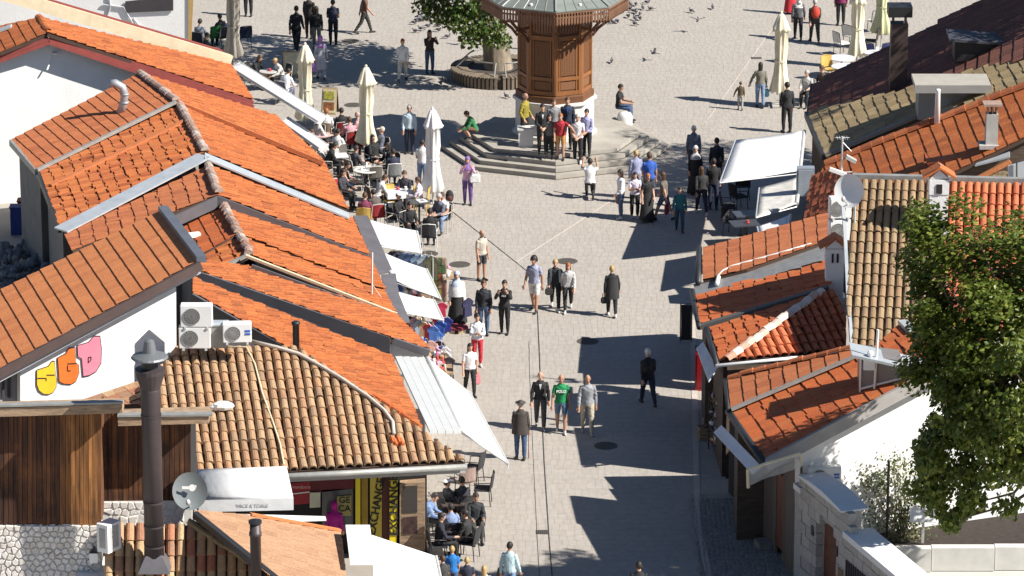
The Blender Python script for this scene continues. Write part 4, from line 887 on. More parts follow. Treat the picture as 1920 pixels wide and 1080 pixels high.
# ================================================================ the fountain kiosk
FW = M('kiosk_wood', (.25, .10, .032), .55, .18, 2.5, .15, 20, stretch=(1, 1, .25))
FWD = M('kiosk_wood_dark', (.13, .052, .02), .6, .2, 3, stretch=(1, 1, .25))
FWB = M('kiosk_fretwork', (.20, .10, .055), .65, .2)
COPR = M('kiosk_roof_metal', (.19, .215, .195), .55, .15, 1.5, metal=.2)
STEP = M('step_limestone', (.34, .315, .275), .85, .14, 1.5, .2)
fk = thing('fountain_kiosk', 'eight sided carved wooden fountain kiosk on a white base', 'fountain', (SC.x, SC.y, 0))
def octv(r, z, k, ph=0): a = R(-90 + 45 * k) + ph; return Vector((SC.x + r * math.cos(a), SC.y + r * math.sin(a), z))
PZ = .60
pf_ = thing('stepped_platform', 'octagonal stone stepped platform under the fountain kiosk', 'platform', (SC.x, SC.y, 0))
for i in range(4):
    ro, ri = 3.96 - i * .33, 3.96 - (i + 1) * .33 - .02; z = .15 * (i + 1)
    for k in range(8):
        A, B = octv(ro, z, k), octv(ro, z, k + 1); c, d = octv(ri, z, k + 1), octv(ri, z, k)
        for j in range(2):     # two stones to each side of the octagon
            a = A.lerp(B, j / 2 + .002); b = A.lerp(B, j / 2 + .498); e_ = d.lerp(c, j / 2 + .498); f_ = d.lerp(c, j / 2 + .002)
            MB().drop([a, b, e_, f_], z - .152).build('step_stone', STEP, pf_)
        jr = octv(ro + .012, z - .15, k); js = octv(ro + .012, z - .15, k + 1); MB().beam(jr + Vector((0, 0, .006)), js + Vector((0, 0, .006)), .05, .02).build('step_shade_line', M('step_shade_dark', (.10, .09, .075), .95), pf_)  # dark strip along each riser foot, painted in as the joint's shadow line
MB().lathe((SC.x, SC.y, 0), [(2.66, .1), (2.66, PZ - .003)], 8, ph=R(-90)).build('platform_top', STEP, pf_)
WB = M('kiosk_white_base', (.62, .61, .59), .8, .05, 2)
MB().lathe((SC.x, SC.y, 0), [(1.46, PZ), (1.46, PZ + .12), (1.36, PZ + .16), (1.36, 1.77), (1.46, 1.83), (1.46, 1.93)], 8, ph=R(-90)).build('base', WB, fk)
ZB, ZT = 1.93, 5.25
MB().lathe((SC.x, SC.y, 0), [(1.36, ZB), (1.36, ZB + .22), (1.27, ZB + .27), (1.24, ZB + .3), (1.24, ZT)], 8, ph=R(-90)).build('body', FWD, fk)
for k in range(8):
    A, B = octv(1.25, 0, k), octv(1.25, 0, k + 1); mid = (A + B) / 2; ex = (B - A).normalized(); n = (mid - Vector((SC.x, SC.y, 0))).normalized(); Lw = (B - A).length
    T = Matrix(((ex.x, n.x, 0, mid.x), (ex.y, n.y, 0, mid.y), (0, 0, 1, 0), (0, 0, 0, 1)))
    def fb(mb, x0, x1, z0, z1, d, off=0):
        mb.add([T @ Vector((x, y, z)) for z in (z0, z1) for y in (off, off + d) for x in (x0, x1)], [(0, 2, 3, 1), (4, 5, 7, 6), (0, 1, 5, 4), (2, 6, 7, 3), (0, 4, 6, 2), (1, 3, 7, 5)])
    h = Lw / 2; m = MB()
    for x in (-h, h - .11): fb(m, x + .01, x + .10, ZB + .28, ZT - .1, .05)
    for z0, z1 in ((ZB + .28, ZB + .42), (ZB + .80, ZB + .92), (4.15, 4.30)): fb(m, -h + .1, h - .1, z0, z1, .045)
    for x in (-h + .13, h - .19): fb(m, x, x + .05, ZB + .92, 4.15, .03); fb(m, x, x + .05, ZB + .42, ZB + .8, .03)
    bmesh_o = m.build('panel_frame', FW, fk)
    m = MB(); fb(m, -h + .2, h - .2, ZB + .97, 4.1, .012); fb(m, -h + .2, h - .2, ZB + .47, ZB + .75, .012)
    for i in range(9): xx = -h + .2 + (i + .5) * (2 * h - .4) / 9; fb(m, xx - .008, xx + .008, ZB + .97, 4.1, .022)
    for i in range(18): zz = ZB + .97 + (i + .5) * (4.1 - ZB - .97) / 18; fb(m, -h + .2, h - .2, zz - .008, zz + .008, .020)
    m.build('panel', M('kiosk_lattice', (.20, .088, .036), .7, .15, 30), fk)
    m = MB()
    for i in range(7):   # arched lattice with drops below the eave
        x = -h + .13 + (i + .5) * (2 * h - .26) / 7; fb(m, x - .035, x + .035, 4.45 - .06 * math.cos((i - 3) / 3 * 1.4), 4.85, .02, .01)
    fb(m, -h + .1, h - .1, 4.82, 4.9, .04); m.build('frieze', FWB, fk)
    m = MB()     # curved bracket at each corner
    c = octv(1.27, 0, k); r = Vector((c.x - SC.x, c.y - SC.y, 0)).normalized(); side = Vector((-r.y, r.x, 0))
    P = [c + r * .02 + Vector((0, 0, 4.05)), c + r * .22 + Vector((0, 0, 4.32)), c + r * .52 + Vector((0, 0, 4.55)), c + r * .95 + Vector((0, 0, 5.0))]
    for a, b in zip(P[:-1], P[1:]): m.beam(a, b, .07, .09)
    m.beam(c + Vector((0, 0, 4.55)), c + r * .62 + Vector((0, 0, 4.55)), .06, .07); m.beam(c + r * .55 + Vector((0, 0, 4.5)), c + r * .55 + Vector((0, 0, 5.15)), .07, .07); m.beam(c + r * .3 + Vector((0, 0, 4.5)), c + r * .3 + Vector((0, 0, 5.15)), .05, .05)
    m.build('bracket', FWD, fk)
    MB().tube([c + r * -.03 + Vector((0, 0, ZB + .3)), c + r * -.03 + Vector((0, 0, ZT))], .055, 8).build('corner_post', FW, fk)
    # fretwork fringe
    A, B = octv(2.52, 0, k), octv(2.52, 0, k + 1); m = MB(); nn = 18; e1 = (B - A) / nn
    rr = ((A + B) / 2 - Vector((SC.x, SC.y, 0))).normalized() * .03
    for i in range(nn):
        p = A + e1 * i; q = A + e1 * (i + 1); c1 = p.lerp(q, .18); c2 = p.lerp(q, .82); mid2 = (p + q) / 2
        m.prism([c1 + Vector((0, 0, 5.28)), c2 + Vector((0, 0, 5.28)), c2 + Vector((0, 0, 5.06)), mid2 + Vector((0, 0, 4.98)), c1 + Vector((0, 0, 5.06))], rr)
        m.prism([p.lerp(q, .30) + Vector((0, 0, 5.40)), p.lerp(q, .70) + Vector((0, 0, 5.40)), p.lerp(q, .70) + Vector((0, 0, 5.27)), p.lerp(q, .30) + Vector((0, 0, 5.27))], rr)
    m.beam(A + Vector((0, 0, 5.27)), B + Vector((0, 0, 5.27)), .045, .05); m.beam(A + Vector((0, 0, 5.44)), B + Vector((0, 0, 5.44)), .05, .09); m.build('fringe', FWB, fk)
MB().lathe((SC.x, SC.y, 0), [(2.46, 5.40), (1.2, 5.35)], 8, ph=R(-90), cap=False).build('soffit', FWD, fk)
prof = [(2.56, 5.46), (2.56, 5.5), (2.2, 5.68), (1.75, 5.98), (1.35, 6.35), (1.18, 6.6), (1.18, 6.9), (1.3, 7.0), (1.28, 7.3), (1.1, 7.8), (.75, 8.25), (.3, 8.5), (.06, 8.65), (.05, 9.2)]
rf_ = MB().lathe((SC.x, SC.y, 0), prof, 8, ph=R(-90)).build('roof', COPR, fk)
m = MB()
for k in range(8):
    P = [octv(r_, z + .02, k) for r_, z in prof[1:5]]; m.tube(P, .03, 5)
    for j in range(1, 5): u = j / 5; m.tube([octv(r_, z + .01, k).lerp(octv(r_, z + .01, k + 1), u) for r_, z in prof[1:5]], .014, 4)
m.build('roof_seam', GUT, rf_)
for k, u in ((7, .5), (0, .5)):
    c = octv(2.35, 5.62, k).lerp(octv(2.35, 5.62, k + 1), u); MB().ball(c, .06, 8, 6).build('roof_lamp', PLW, rf_)
# low troughs at the foot of the kiosk
for px, lab in ((986, 'white stone trough at the foot of the fountain, left of the group'),):
    q = G(px, 275, PZ); t = thing('stone_trough', lab, 'trough', (q.x, q.y + .15, PZ))
    link('basin', MB().box((0, 0, .3), (.5, .45, .6)).mesh('basin', WB), t, local=True); link('rim', MB().box((0, 0, .62), (.58, .52, .06)).mesh('rim', WB), t, local=True)
q = G(1166, 222, PZ); t = thing('round_bollard', 'white round stone seat at the right edge of the platform', 'bollard', (q.x + .1, q.y - .1, .1))
link('drum', MB().lathe((0, 0, 0), [(.24, 0), (.27, .1), (.27, .6), (.22, .72), (.1, .76)], 16).mesh('drum', WB, True), t, local=True); link('foot', MB().lathe((0, 0, 0), [(.31, -.1), (.31, .04), (.25, .06)], 16).mesh('foot', STEP), t, local=True)

# ================================================================ trees and plants
def leafmat(name, cols, tr=.35):
    m = MV(name, cols, rough=.45, dirt=.0, fscale=6, bump=0)
    nt = m.node_tree; b = nt.nodes['Principled BSDF']; hs = [n for n in nt.nodes if n.type == 'HUE_SAT'][0]
    t = nt.nodes.new('ShaderNodeBsdfTranslucent'); mx = nt.nodes.new('ShaderNodeMixShader'); mx.inputs[0].default_value = tr
    nt.links.new(hs.outputs[0], t.inputs[0]); nt.links.new(b.outputs[0], mx.inputs[1]); nt.links.new(t.outputs[0], mx.inputs[2])
    nt.links.new(mx.outputs[0], nt.nodes['Material Output'].inputs[0]); return m
LF = leafmat('linden_leaf', [(.09, .14, .018), (.16, .20, .03), (.06, .10, .014), (.30, .32, .06)], .4)
LF2 = leafmat('plane_leaf', [(.06, .11, .015), (.09, .15, .025), (.045, .085, .012), (.16, .16, .03)], .3)
LF3 = leafmat('shrub_leaf', [(.13, .16, .05), (.18, .21, .08), (.09, .12, .035), (.22, .18, .07)], .3)
BARK = M('bark', (.17, .13, .095), .95, .4, 3, .9, 9, stretch=(1, 1, .3))
def leaf(m, p, s, n, var, r):
    n = n.normalized(); t = Vector((r.gauss(0, 1), r.gauss(0, 1), r.gauss(0, .5))); u = n.cross(t)
    if u.length < .01: return
    u.normalize(); v = n.cross(u); a = s * .5
    m.add([p - u * a, p + v * a * .75 - n * a * .18, p + u * a * 1.15, p - v * a * .75 - n * a * .18], [(0, 1, 2, 3)], var=var)
def crown(m, tips, per, size, rad, r, outc, flat=.7):
    for c, k in tips:
        for _ in range(int(per * k)):
            d = Vector((r.gauss(0, 1), r.gauss(0, 1), r.gauss(0, flat))); d = d * (rad * k * (r.random() ** .4) / max(.2, d.length))
            out = (c + d - outc).normalized(); leaf(m, c + d, size * r.uniform(.7, 1.25), out * .6 + Vector((0, 0, .75)) + Vector((r.gauss(0, .45), r.gauss(0, .45), r.gauss(0, .3))), r.uniform(.01, .99), r)
def tree(name, label, base, ctr, rad, ntips, per, lsize, crad, mat, trunk_r, seed, shell=.55, extra=(), lean=(0, 0), bark=BARK):
    r = random.Random(seed); base = Vector(base); ctr = Vector(ctr); t = thing(name, label, 'tree', base)
    tips = []
    for i in range(ntips):
        z = 1 - 2 * (i + .5) / ntips; a = i * 2.39996 + r.uniform(-.3, .3); q = math.sqrt(max(0, 1 - z * z)); k = r.uniform(shell, 1.0) * (1 + .12 * math.sin(3 * a + z * 4))
        tips.append((ctr + Vector((q * math.cos(a) * rad[0], q * math.sin(a) * rad[1], z * rad[2])) * k, r.uniform(.6, 1.25)))
    tips += [(Vector(e), k) for e, k in extra]
    m = MB(); fork = base.lerp(ctr, .45) + Vector((lean[0], lean[1], 0))
    m.tube([base + Vector((0, 0, -.2)), base.lerp(fork, .12), base.lerp(fork, .5) + Vector((.08, 0, 0)), fork], [trunk_r * 1.35, trunk_r * 1.05, trunk_r * .9, trunk_r * .75], 10)
    link('trunk', m.mesh('trunk', bark, True), t); bpy.data.objects[-1] if False else None
    t.children[-1].matrix_parent_inverse = Matrix.Translation(-base)
    m = MB()
    for i in range(0, len(tips), 5):
        c = tips[i][0]; mid = fork.lerp(c, .5) + Vector((r.gauss(0, .15), r.gauss(0, .15), r.uniform(0, .3))); k = trunk_r * .30
        st0 = fork.lerp(ctr, r.uniform(-.1, .5)); m.tube([st0, st0.lerp(mid, .5) + Vector((r.gauss(0, .12), r.gauss(0, .12), .12)), mid, mid.lerp(c, .6) + Vector((r.gauss(0, .1), r.gauss(0, .1), .05)), c], [k, k * .75, k * .5, k * .3, k * .1], 5)
    m.build('limbs', bark, t, smooth=True)
    m = MB(); crown(m, tips, per, lsize, crad, r, ctr); m.build('crown', mat, t)
    return t
YT = 104.6
lump = random.Random(77)
tree('linden_tree', 'tall leafy green tree at the right edge by the white gable', (13.9, YT, .62), (12.95, YT, 7.25), (2.95, 2.4, 3.85), 170, 230, .15, .58, LF, .24, 3, .45,
     extra=[(AY(1722 + lump.random() ** 1.4 * 120, 392 + i * 7.9 + lump.uniform(-6, 6), YT + lump.uniform(-.9, .9)), lump.uniform(.45, 1.0)) for i in range(76)] + [(AY(1700, 490, YT), .6), (AY(1722, 498, YT), .7), (AY(1702, 690, YT), .6), (AY(1760, 925, YT), .6)])
tb = G(938, 146)
tree('plane_tree', 'old thick trunked tree with a bench round it behind the fountain', (tb.x, tb.y, 0), (tb.x - 1.2, tb.y - .2, 6.6), (4.6, 3.6, 3.0), 120, 170, .17, .75, LF2, .52, 5, .45,
     extra=[(AY(800 + 14 * i, 8 + (i * 37 % 30), 158.5), .8) for i in range(8)] + [(AY(870 + 10 * i, 52 + (i * 23 % 34), 157.8), .55) for i in range(8)], bark=M('plane_bark', (.21, .17, .125), .95, .65, 3.5, 1.0, 7, stretch=(1, 1, .25)))
tree('shade_tree', 'tall tree beyond the right edge whose leaves dapple the platform', (19.6, 142.5, 0), (19.4, 142.8, 11.2), (4.2, 3.6, 3.2), 90, 130, .2, .85, LF, .3, 9, .45)
tree('shade_tree', 'second tall tree beyond the right edge shading the maroon roof', (25.0, 141.0, 0), (23.6, 141.3, 11.4), (3.8, 3.4, 3.2), 100, 140, .2, .85, LF, .3, 12, .4)
# ring bench with slats
bn = thing('ring_bench', 'round slatted bench with metal rails circling the old tree', 'bench', (tb.x, tb.y, 0)); BW = MV('bench_slat', [(.16, .125, .09), (.20, .155, .11), (.12, .095, .07)], dirt=.2); nS = 72
for i in range(nS):
    a = 2 * math.pi * i / nS
    if i % 18 == 0: continue
    T = Matrix.Rotation(a, 4, 'Z'); me = TILES.get('slat')
    if not me:
        TILES['slat'] = me = MB().box((1.52, 0, .43), (.62, .105, .05)).mesh('slat', BW)
        TILES['fslat'] = MB().box((1.80, 0, .2), (.05, .10, .38)).mesh('front_slat', BW)
    o = link('slat', me, bn, local=True); o.rotation_euler = (0, 0, a); o = link('front_slat', TILES['fslat'], bn, local=True); o.rotation_euler = (0, 0, a)
m = MB()
for i in range(0, nS, 18):
    a0_, a1_ = 2 * math.pi * (i + 1.5) / nS, 2 * math.pi * (i + 16.5) / nS
    P = [(1.2 * math.cos(a0_ + (a1_ - a0_) * j / 8), 1.2 * math.sin(a0_ + (a1_ - a0_) * j / 8), .85) for j in range(9)]
    m.tube([(P[0][0] * 1.4, P[0][1] * 1.4, .42)] + P + [(P[-1][0] * 1.4, P[-1][1] * 1.4, .42)], .03, 6)
link('rail', m.mesh('rail', M('rail_grey', (.22, .21, .20), .5)), bn, local=True); link('base', MB().lathe((0, 0, 0), [(1.72, 0), (1.72, .38), (1.2, .38)], 24).mesh('base', M('bench_base', (.06, .05, .045), .8)), bn, local=True)
# climbing shrub on the gable wall, its pole, information board
r = random.Random(21); sb = thing('climbing_shrub', 'airy climbing shrub with pale leaves against the white gable', 'shrub', AY(1690, 1000, 108.9)); m = MB(); tw = MB()
for i in range(46):
    px = 1688 + r.gauss(0, 34); py = r.uniform(868, 1012) if px > 1640 else r.uniform(868, 940)
    c = AY(px, py, 108.9 - r.uniform(0, .4)); tw.tube([AY(1690, 1005, 108.7), AY((1690 + px) / 2, (1005 + py) / 2 + 5, 108.7), c], [.016, .01, .004], 4)
    for _ in range(46):
        d = Vector((r.gauss(0, .2), r.gauss(0, .16), r.gauss(0, .2))); leaf(m, c + d, r.uniform(.05, .10), Vector((r.gauss(0, .6), -.5 + r.gauss(0, .5), .6)), r.uniform(.01, .99), r)
m.build('foliage', LF3, sb); tw.build('stems', BARK, sb)
q = AY(1663, 1000, 108.4); t = thing('garden_post', 'thin dark post standing before the climbing shrub', 'post', q); link('post', MB().tube([(0, 0, -.1), (0, 0, 1.95)], .035, 8).mesh('post', BLK), t, local=True); link('finial', MB().ball((0, 0, 1.97), .05, 8, 5).mesh('finial', BLK), t, local=True)
q = AY(1729, 1018, 108.1); t = thing('information_board', 'small white tilted information board on a post in the bed', 'sign', q)
link('panel', MB().box((0, 0, .78), (.68, .05, .42), mat=Matrix.Rotation(R(-40), 4, 'X')).mesh('panel', PLW), t, local=True); link('post', MB().box((.02, .08, .35), (.07, .05, .75)).mesh('post', STEEL), t, local=True)
# ================================================================ people
#        hipL kneeL hipR kneeR | armL: flex abd elbow inward | armR | lean | headpitch
POSES = {
 'stand':   (2, 2, -2, 2, (4, 9, 12, 5), (2, 9, 16, 5), 0, 0),
 'stand2':  (6, 8, -3, 2, (10, 8, 35, 20), (-4, 10, 18, 5), 1, 6),
 'walk':    (24, 8, -18, 18, (-20, 8, 12, 5), (22, 8, 22, 5), 4, 0),
 'walk2':   (-18, 22, 24, 6, (22, 9, 24, 8), (-20, 9, 10, 5), 4, 5),
 'stroll':  (13, 6, -10, 12, (-10, 12, 14, 5), (10, 14, 18, 5), 2, 0),
 'phone':   (3, 3, -3, 3, (62, 14, 88, 34), (60, 14, 92, 34), -2, 4),
 'crossed': (3, 4, -2, 2, (22, 8, 88, 62), (26, 8, 84, 66), 0, 2),
 'folded':  (3, 3, -3, 3, (8, 8, 42, 52), (8, 8, 44, 52), 0, 6),
 'pocket':  (4, 5, -4, 3, (-8, 20, 46, 12), (-6, 20, 44, 12), 0, 8),
 'reach':   (8, 10, -4, 4, (58, 52, 12, 0), (4, 12, 20, 10), 2, 0),
 'holdhand': (8, 6, -8, 10, (10, 30, 10, 0), (4, 10, 14, 5), 2, 6),
 'sit':     (84, 84, 82, 80, (28, 10, 62, 22), (30, 10, 58, 22), 4, 10),
 'sitback': (80, 72, 86, 90, (10, 14, 66, 20), (16, 14, 50, 20), -10, 0),
 'sitlean': (86, 88, 84, 84, (52, 8, 46, 20), (50, 8, 50, 20), 24, 4),
 'crouch':  (104, 132, 96, 126, (58, 8, 32, 14), (52, 8, 36, 14), 26, 28),
 'kneel':   (78, 88, 30, 118, (96, 20, 62, 22), (94, 20, 64, 22), 8, 0),
}
def pose_shapes(P):
    """joints of one figure 1.75 m tall, facing -Y; list of (bone, a, b, ra, rb)"""
    hl, kl, hr, kr, aL, aR, lean, hp = P
    def dr(th): return Vector((0, -math.sin(R(th)), -math.cos(R(th))))
    legs = {}
    for sd, h, k in ((1, hl, kl), (-1, hr, kr)):
        hip = Vector((sd * .092, 0, 0)); kn = hip + dr(h) * .43 + Vector((sd * .012, 0, 0)); an = kn + dr(h - k) * .42
        fd = Vector((sd * .12, -1, 0)).normalized() if h - k > -35 else Vector((0, -math.cos(R(k - h - 20)), -math.sin(R(k - h - 20))))
        legs[sd] = (hip, kn, an, an + fd * .15 + Vector((0, 0, -.055)), an - fd * .05 + Vector((0, 0, -.05)))
    zmin = min(min(l[3].z, l[4].z) for l in legs.values()) - .035
    up = Vector((0, 0, -zmin)); L = R(lean)
    def tr(v): return Vector((v.x, v.y * math.cos(L) - v.z * math.sin(L), v.z * math.cos(L) + v.y * math.sin(L)))
    S = []; J = {}
    for sd in (1, -1):
        hip, kn, an, toe, heel = [v + up for v in legs[sd]]
        S += [('thigh', hip, kn, .093, .066), ('shin', kn, an, .064, .043), ('foot', heel, toe, .042, .036)]
    sp = lambda z, y=0: tr(Vector((0, y, z))) + up
    S += [('torso', sp(-.01), sp(.12), .13, .12), ('torso', sp(.12), sp(.40), .12, .125), ('neck', sp(.47), sp(.60, -.015), .055, .052)]
    for sd, A in ((1, aL), (-1, aR)):
        fl, ab, el, inw = A; sh = Vector((sd * .168, 0, .425))
        d1 = Vector((sd * math.sin(R(ab)), -math.sin(R(fl)) * math.cos(R(ab)), -math.cos(R(fl)) * math.cos(R(ab))))
        eb = sh + d1 * .285; g = fl + el
        d2 = Vector((sd * (math.sin(R(ab)) * .6 - math.sin(R(inw))), -math.sin(R(g)), -math.cos(R(g)))).normalized(); wr = eb + d2 * .25
        sh, eb, wr = tr(sh) + up, tr(eb) + up, tr(wr) + up; d = (wr - eb).normalized()
        S += [('uarm', sh, eb, .056, .046), ('farm', eb, wr, .045, .031), ('hand', wr, wr + d * .085, .033, .038)]
        sdv = d.cross(Vector((0, 1, .2))).normalized()
        if sdv.length < .1: sdv = Vector((1, 0, 0))
        bend = d.cross(sdv)
        for i, ln in enumerate((.072, .082, .076, .058)):
            b = wr + d * .085 + sdv * (-.030 + i * .020); k1 = b + d * ln * .55 + bend * .004; S.append(('hand', b, k1, .0105, .010)); S.append(('hand', k1, k1 + d * ln * .4 + bend * .018, .010, .0085))
        tb_ = wr + d * .03 + sdv * -.03; S.append(('hand', tb_, tb_ + d * .04 - sdv * .035, .013, .0105)); S.append(('hand', tb_ + d * .04 - sdv * .035, tb_ + d * .07 - sdv * .038, .0105, .009))
        J['hand%d' % sd] = wr + d * .12
    hc = sp(.685, -.02); J.update(head=hc, pelvis=up.copy(), chest=sp(.36), back=sp(.32, .13), lean=lean, hp=hp, tr=tr)
    return S, J
def pose_mesh(P):
    S, J = pose_shapes(P); m = MB()
    for b, a, c, ra, rb in S:
        if b == 'torso': continue
        m.tube([a, a.lerp(c, .35), c], [ra, (ra * .6 + rb * .4) * (1.04 if b in ('thigh', 'shin', 'farm') else 1), rb], 10); m.ball(a, ra, 10, 6); m.ball(c, rb, 10, 6)
    up = J['pelvis']; tr = J['tr']; V = []; n = 14
    prof = [(-.10, .10, .075), (-.06, .155, .11), (.02, .168, .118), (.12, .15, .108), (.22, .156, .112), (.34, .175, .122), (.42, .178, .112), (.46, .150, .095), (.50, .10, .075), (.54, .06, .058)]
    for z, rx, ry in prof:
        for j in range(n): a = 2 * math.pi * j / n; V.append(tr(Vector((rx * math.cos(a), ry * math.sin(a), z))) + up)
    m.add(V, [(i * n + j, i * n + (j + 1) % n, (i + 1) * n + (j + 1) % n, (i + 1) * n + j) for i in range(len(prof) - 1) for j in range(n)] + [tuple(range(n - 1, -1, -1)), tuple((len(prof) - 1) * n + j for j in range(n))])
    hc = J['head']; Rh = Matrix.Rotation(-R(J['hp'] + J['lean'] * .5), 3, 'X').inverted()
    m.ball(hc + Vector((0, 0, .015)), (.078, .096, .105), 14, 10, T=Rh); m.ball(hc + Rh @ Vector((0, -.022, -.055)), (.058, .068, .062), 12, 8, T=Rh)
    m.tube([hc + Rh @ Vector((0, -.092, .01)), hc + Rh @ Vector((0, -.112, -.022))], [.010, .016], 6); m.ball(hc + Rh @ Vector((0, -.108, -.022)), .016, 6, 5)
    for s in (-1, 1): m.ball(hc + Rh @ Vector((s * .080, .006, -.005)), (.014, .022, .030), 8, 6, T=Rh)
    J['Rh'] = Rh
    return m, S, J
BODY = {}
tmp = []
for nm, P in POSES.items():
    m, S, J = pose_mesh(P); me = m.mesh('pose_' + nm, []); o = bpy.data.objects.new('pose_' + nm, me); C.objects.link(o)
    r_ = o.modifiers.new('r', 'REMESH'); r_.mode = 'VOXEL'; r_.voxel_size = .0125
    s_ = o.modifiers.new('s', 'SMOOTH'); s_.iterations = 3; s_.factor = .5
    d_ = o.modifiers.new('d', 'DECIMATE'); d_.ratio = .30
    tmp.append((nm, o, S, J))
dg = bpy.context.evaluated_depsgraph_get(); dg.update()
for nm, o, S, J in tmp:
    me = bpy.data.meshes.new_from_object(o.evaluated_get(dg)); BODY[nm] = (me, S, J)
for nm, o, S, J in tmp: bpy.data.objects.remove(o)
def seg(p, a, b):
    d = b - a; t = max(0, min(1, (p - a).dot(d) / max(1e-9, d.length_squared))); return (p - (a + d * t)).length, t
FACES = {}
def face_bones(pose):
    if pose in FACES: return FACES[pose]
    me, S, J = BODY[pose]; hc = J['head']; out = []
    for p in me.polygons:
        c = p.center; best = (9, 'torso', 0)
        dh = (c - hc).length - .10
        if dh < .012: out.append(('head', 0)); continue
        for b, a, e, ra, rb in S:
            dd, t = seg(c, a, e); dd -= ra + (rb - ra) * t
            if b == 'torso': dd -= .045
            if dd < best[0]: best = (dd, b, t)
        out.append(best[1:])
    FACES[pose] = out; return out
ZM = {}
def zone_mesh(pose, sleeve, legs):
    """the body of a pose with skin, top, trousers, shoes told apart (0 skin 1 top 2 bottom 3 shoes)"""
    k = (pose, sleeve, legs)
    if k in ZM: return ZM[k]
    me = BODY[pose][0].copy(); me.name = 'body'; J = BODY[pose][2]; up = J['pelvis']; tr = J['tr']; wz = tr(Vector((0, 0, 1))); z = []
    for (b, t), p in zip(face_bones(pose), me.polygons):
        if b in ('head', 'neck', 'hand'): q = 0 if b != 'neck' or t > .35 else 1
        elif b == 'torso': q = 1 if (p.center - up).dot(wz) > -.02 else 2
        elif b == 'uarm': q = 1 if sleeve == 'long' or (sleeve == 'short' and t < .62) or (sleeve == 'none' and t < .05) else 0
        elif b == 'farm': q = 1 if sleeve == 'long' and t < .94 else 0
        elif b == 'thigh': q = 1 if t < .06 else (2 if legs in ('long', 'short') and (legs == 'long' or t < .86) else (2 if t < .5 else 0))
        elif b == 'shin': q = 2 if legs == 'long' and t < .93 else (3 if t > .93 else 0)
        else: q = 3
        z.append(q)
    me.materials.clear()
    for _ in range(4): me.materials.append(WHITE)
    me.polygons.foreach_set('material_index', z); me.polygons.foreach_set('use_smooth', [True] * len(z))
    vz = [set() for _ in me.vertices]
    for p, q in zip(me.polygons, z):
        for v in p.vertices: vz[v].add(q)
    nr = [v.normal.copy() for v in me.vertices]
    rr = random.Random(len(ZM))
    for v, s_, n_ in zip(me.vertices, vz, nr):
        f = 0
        if s_ == {1}: f = .011 + .006 * math.sin(v.co.z * 55 + v.co.x * 30)
        elif s_ == {2}: f = .010 + .006 * math.sin(v.co.z * 60 + v.co.x * 40)
        elif 1 in s_: f = .012
        v.co += n_ * f
    ZM[k] = me; return me
SKINS = [M('skin_light', (.50, .29, .20), .6, .06, 8), M('skin_tan', (.40, .215, .14), .6, .06, 8), M('skin_olive', (.33, .18, .115), .6, .06, 8)]
def cloth(c): return M('cloth_%02d_%02d_%02d' % tuple(int(x * 99) for x in c), c, .85, .24, 7, .55, 16, stretch=(1, 1, .5))
HAIRS = {'dark': (.018, .012, .009), 'brown': (.07, .035, .018), 'blond': (.42, .28, .12), 'ginger': (.30, .10, .025), 'grey': (.38, .37, .36), 'white': (.6, .59, .57)}
def hair_mesh(J, style, col):
    hc, Rh = J['head'], J['Rh']; m = MB()
    def shell(r, keep, n=14, k=10, c=Vector((0, .006, .022))):
        V = []; idx = {}
        b = MB().ball((0, 0, 0), r, n, k)
        for f in b.f:
            cc = sum((Vector(b.v[i]) for i in f), Vector()) / len(f)
            if keep(cc): m.add([hc + Rh @ (Vector(b.v[i]) + c) for i in f], [tuple(range(len(f)))])
    if style in ('short', 'curly', 'long', 'bun'):
        g = 1.32 if style == 'curly' else 1.05
        shell((.086 * g, .104 * g, .112 * g), lambda p: p.z > -.028 and not (p.y < -.045 and p.z < .048) or (p.y > .04 and p.z > -.075))
    if style == 'long':
        V = []
        for i in range(6):
            t = i / 5
            for j in range(7):
                a = R(-10 + 200 * j / 6); rr = .092 - .012 * t; V.append(hc + Rh @ Vector((rr * math.cos(a) * 1.02, .012 + rr * math.sin(a) * 1.12, 0)) + Vector((0, .02 * t, .02 - .27 * t)))
        m.add(V, [(i * 7 + j, i * 7 + j + 1, (i + 1) * 7 + j + 1, (i + 1) * 7 + j) for i in range(5) for j in range(6)])
    if style == 'bun': m.ball(hc + Rh @ Vector((0, .10, .08)), .045, 8, 6)
    if style == 'fringe': shell((.083, .102, .098), lambda p: p.z < .035 and p.z > -.055 and p.y > -.03)
    if style in ('hijab', 'hijab_long'):
        shell((.098, .118, .128), lambda p: not (p.y < -.06 and -.085 < p.z < .055))
        Lh = .34 if style == 'hijab' else .5
        m.lathe(hc + Vector((0, .01, 0)), [(.088, -.06), (.082, -.12), (.13, -.19), (.19, -.24), (.2, -Lh)], 14, sx=1.0, sy=.78, cap=False)
    if style in ('cap', 'hat'):
        shell((.09, .11, .115), lambda p: p.z > .03); 
        if style == 'cap': m.box(hc + Rh @ Vector((0, -.15, .055)), (.14, .12, .016), mat=Rh.to_4x4() @ Matrix.Rotation(.2, 4, 'X'))
        else: m.lathe(hc + Vector((0, 0, .05)), [(.15, 0), (.15, .012), (.09, .014)], 14, sy=1.15)
    return m
EYE = M('eye_dark', (.02, .015, .012), .4); LIP = M('lip', (.28, .08, .06), .6)
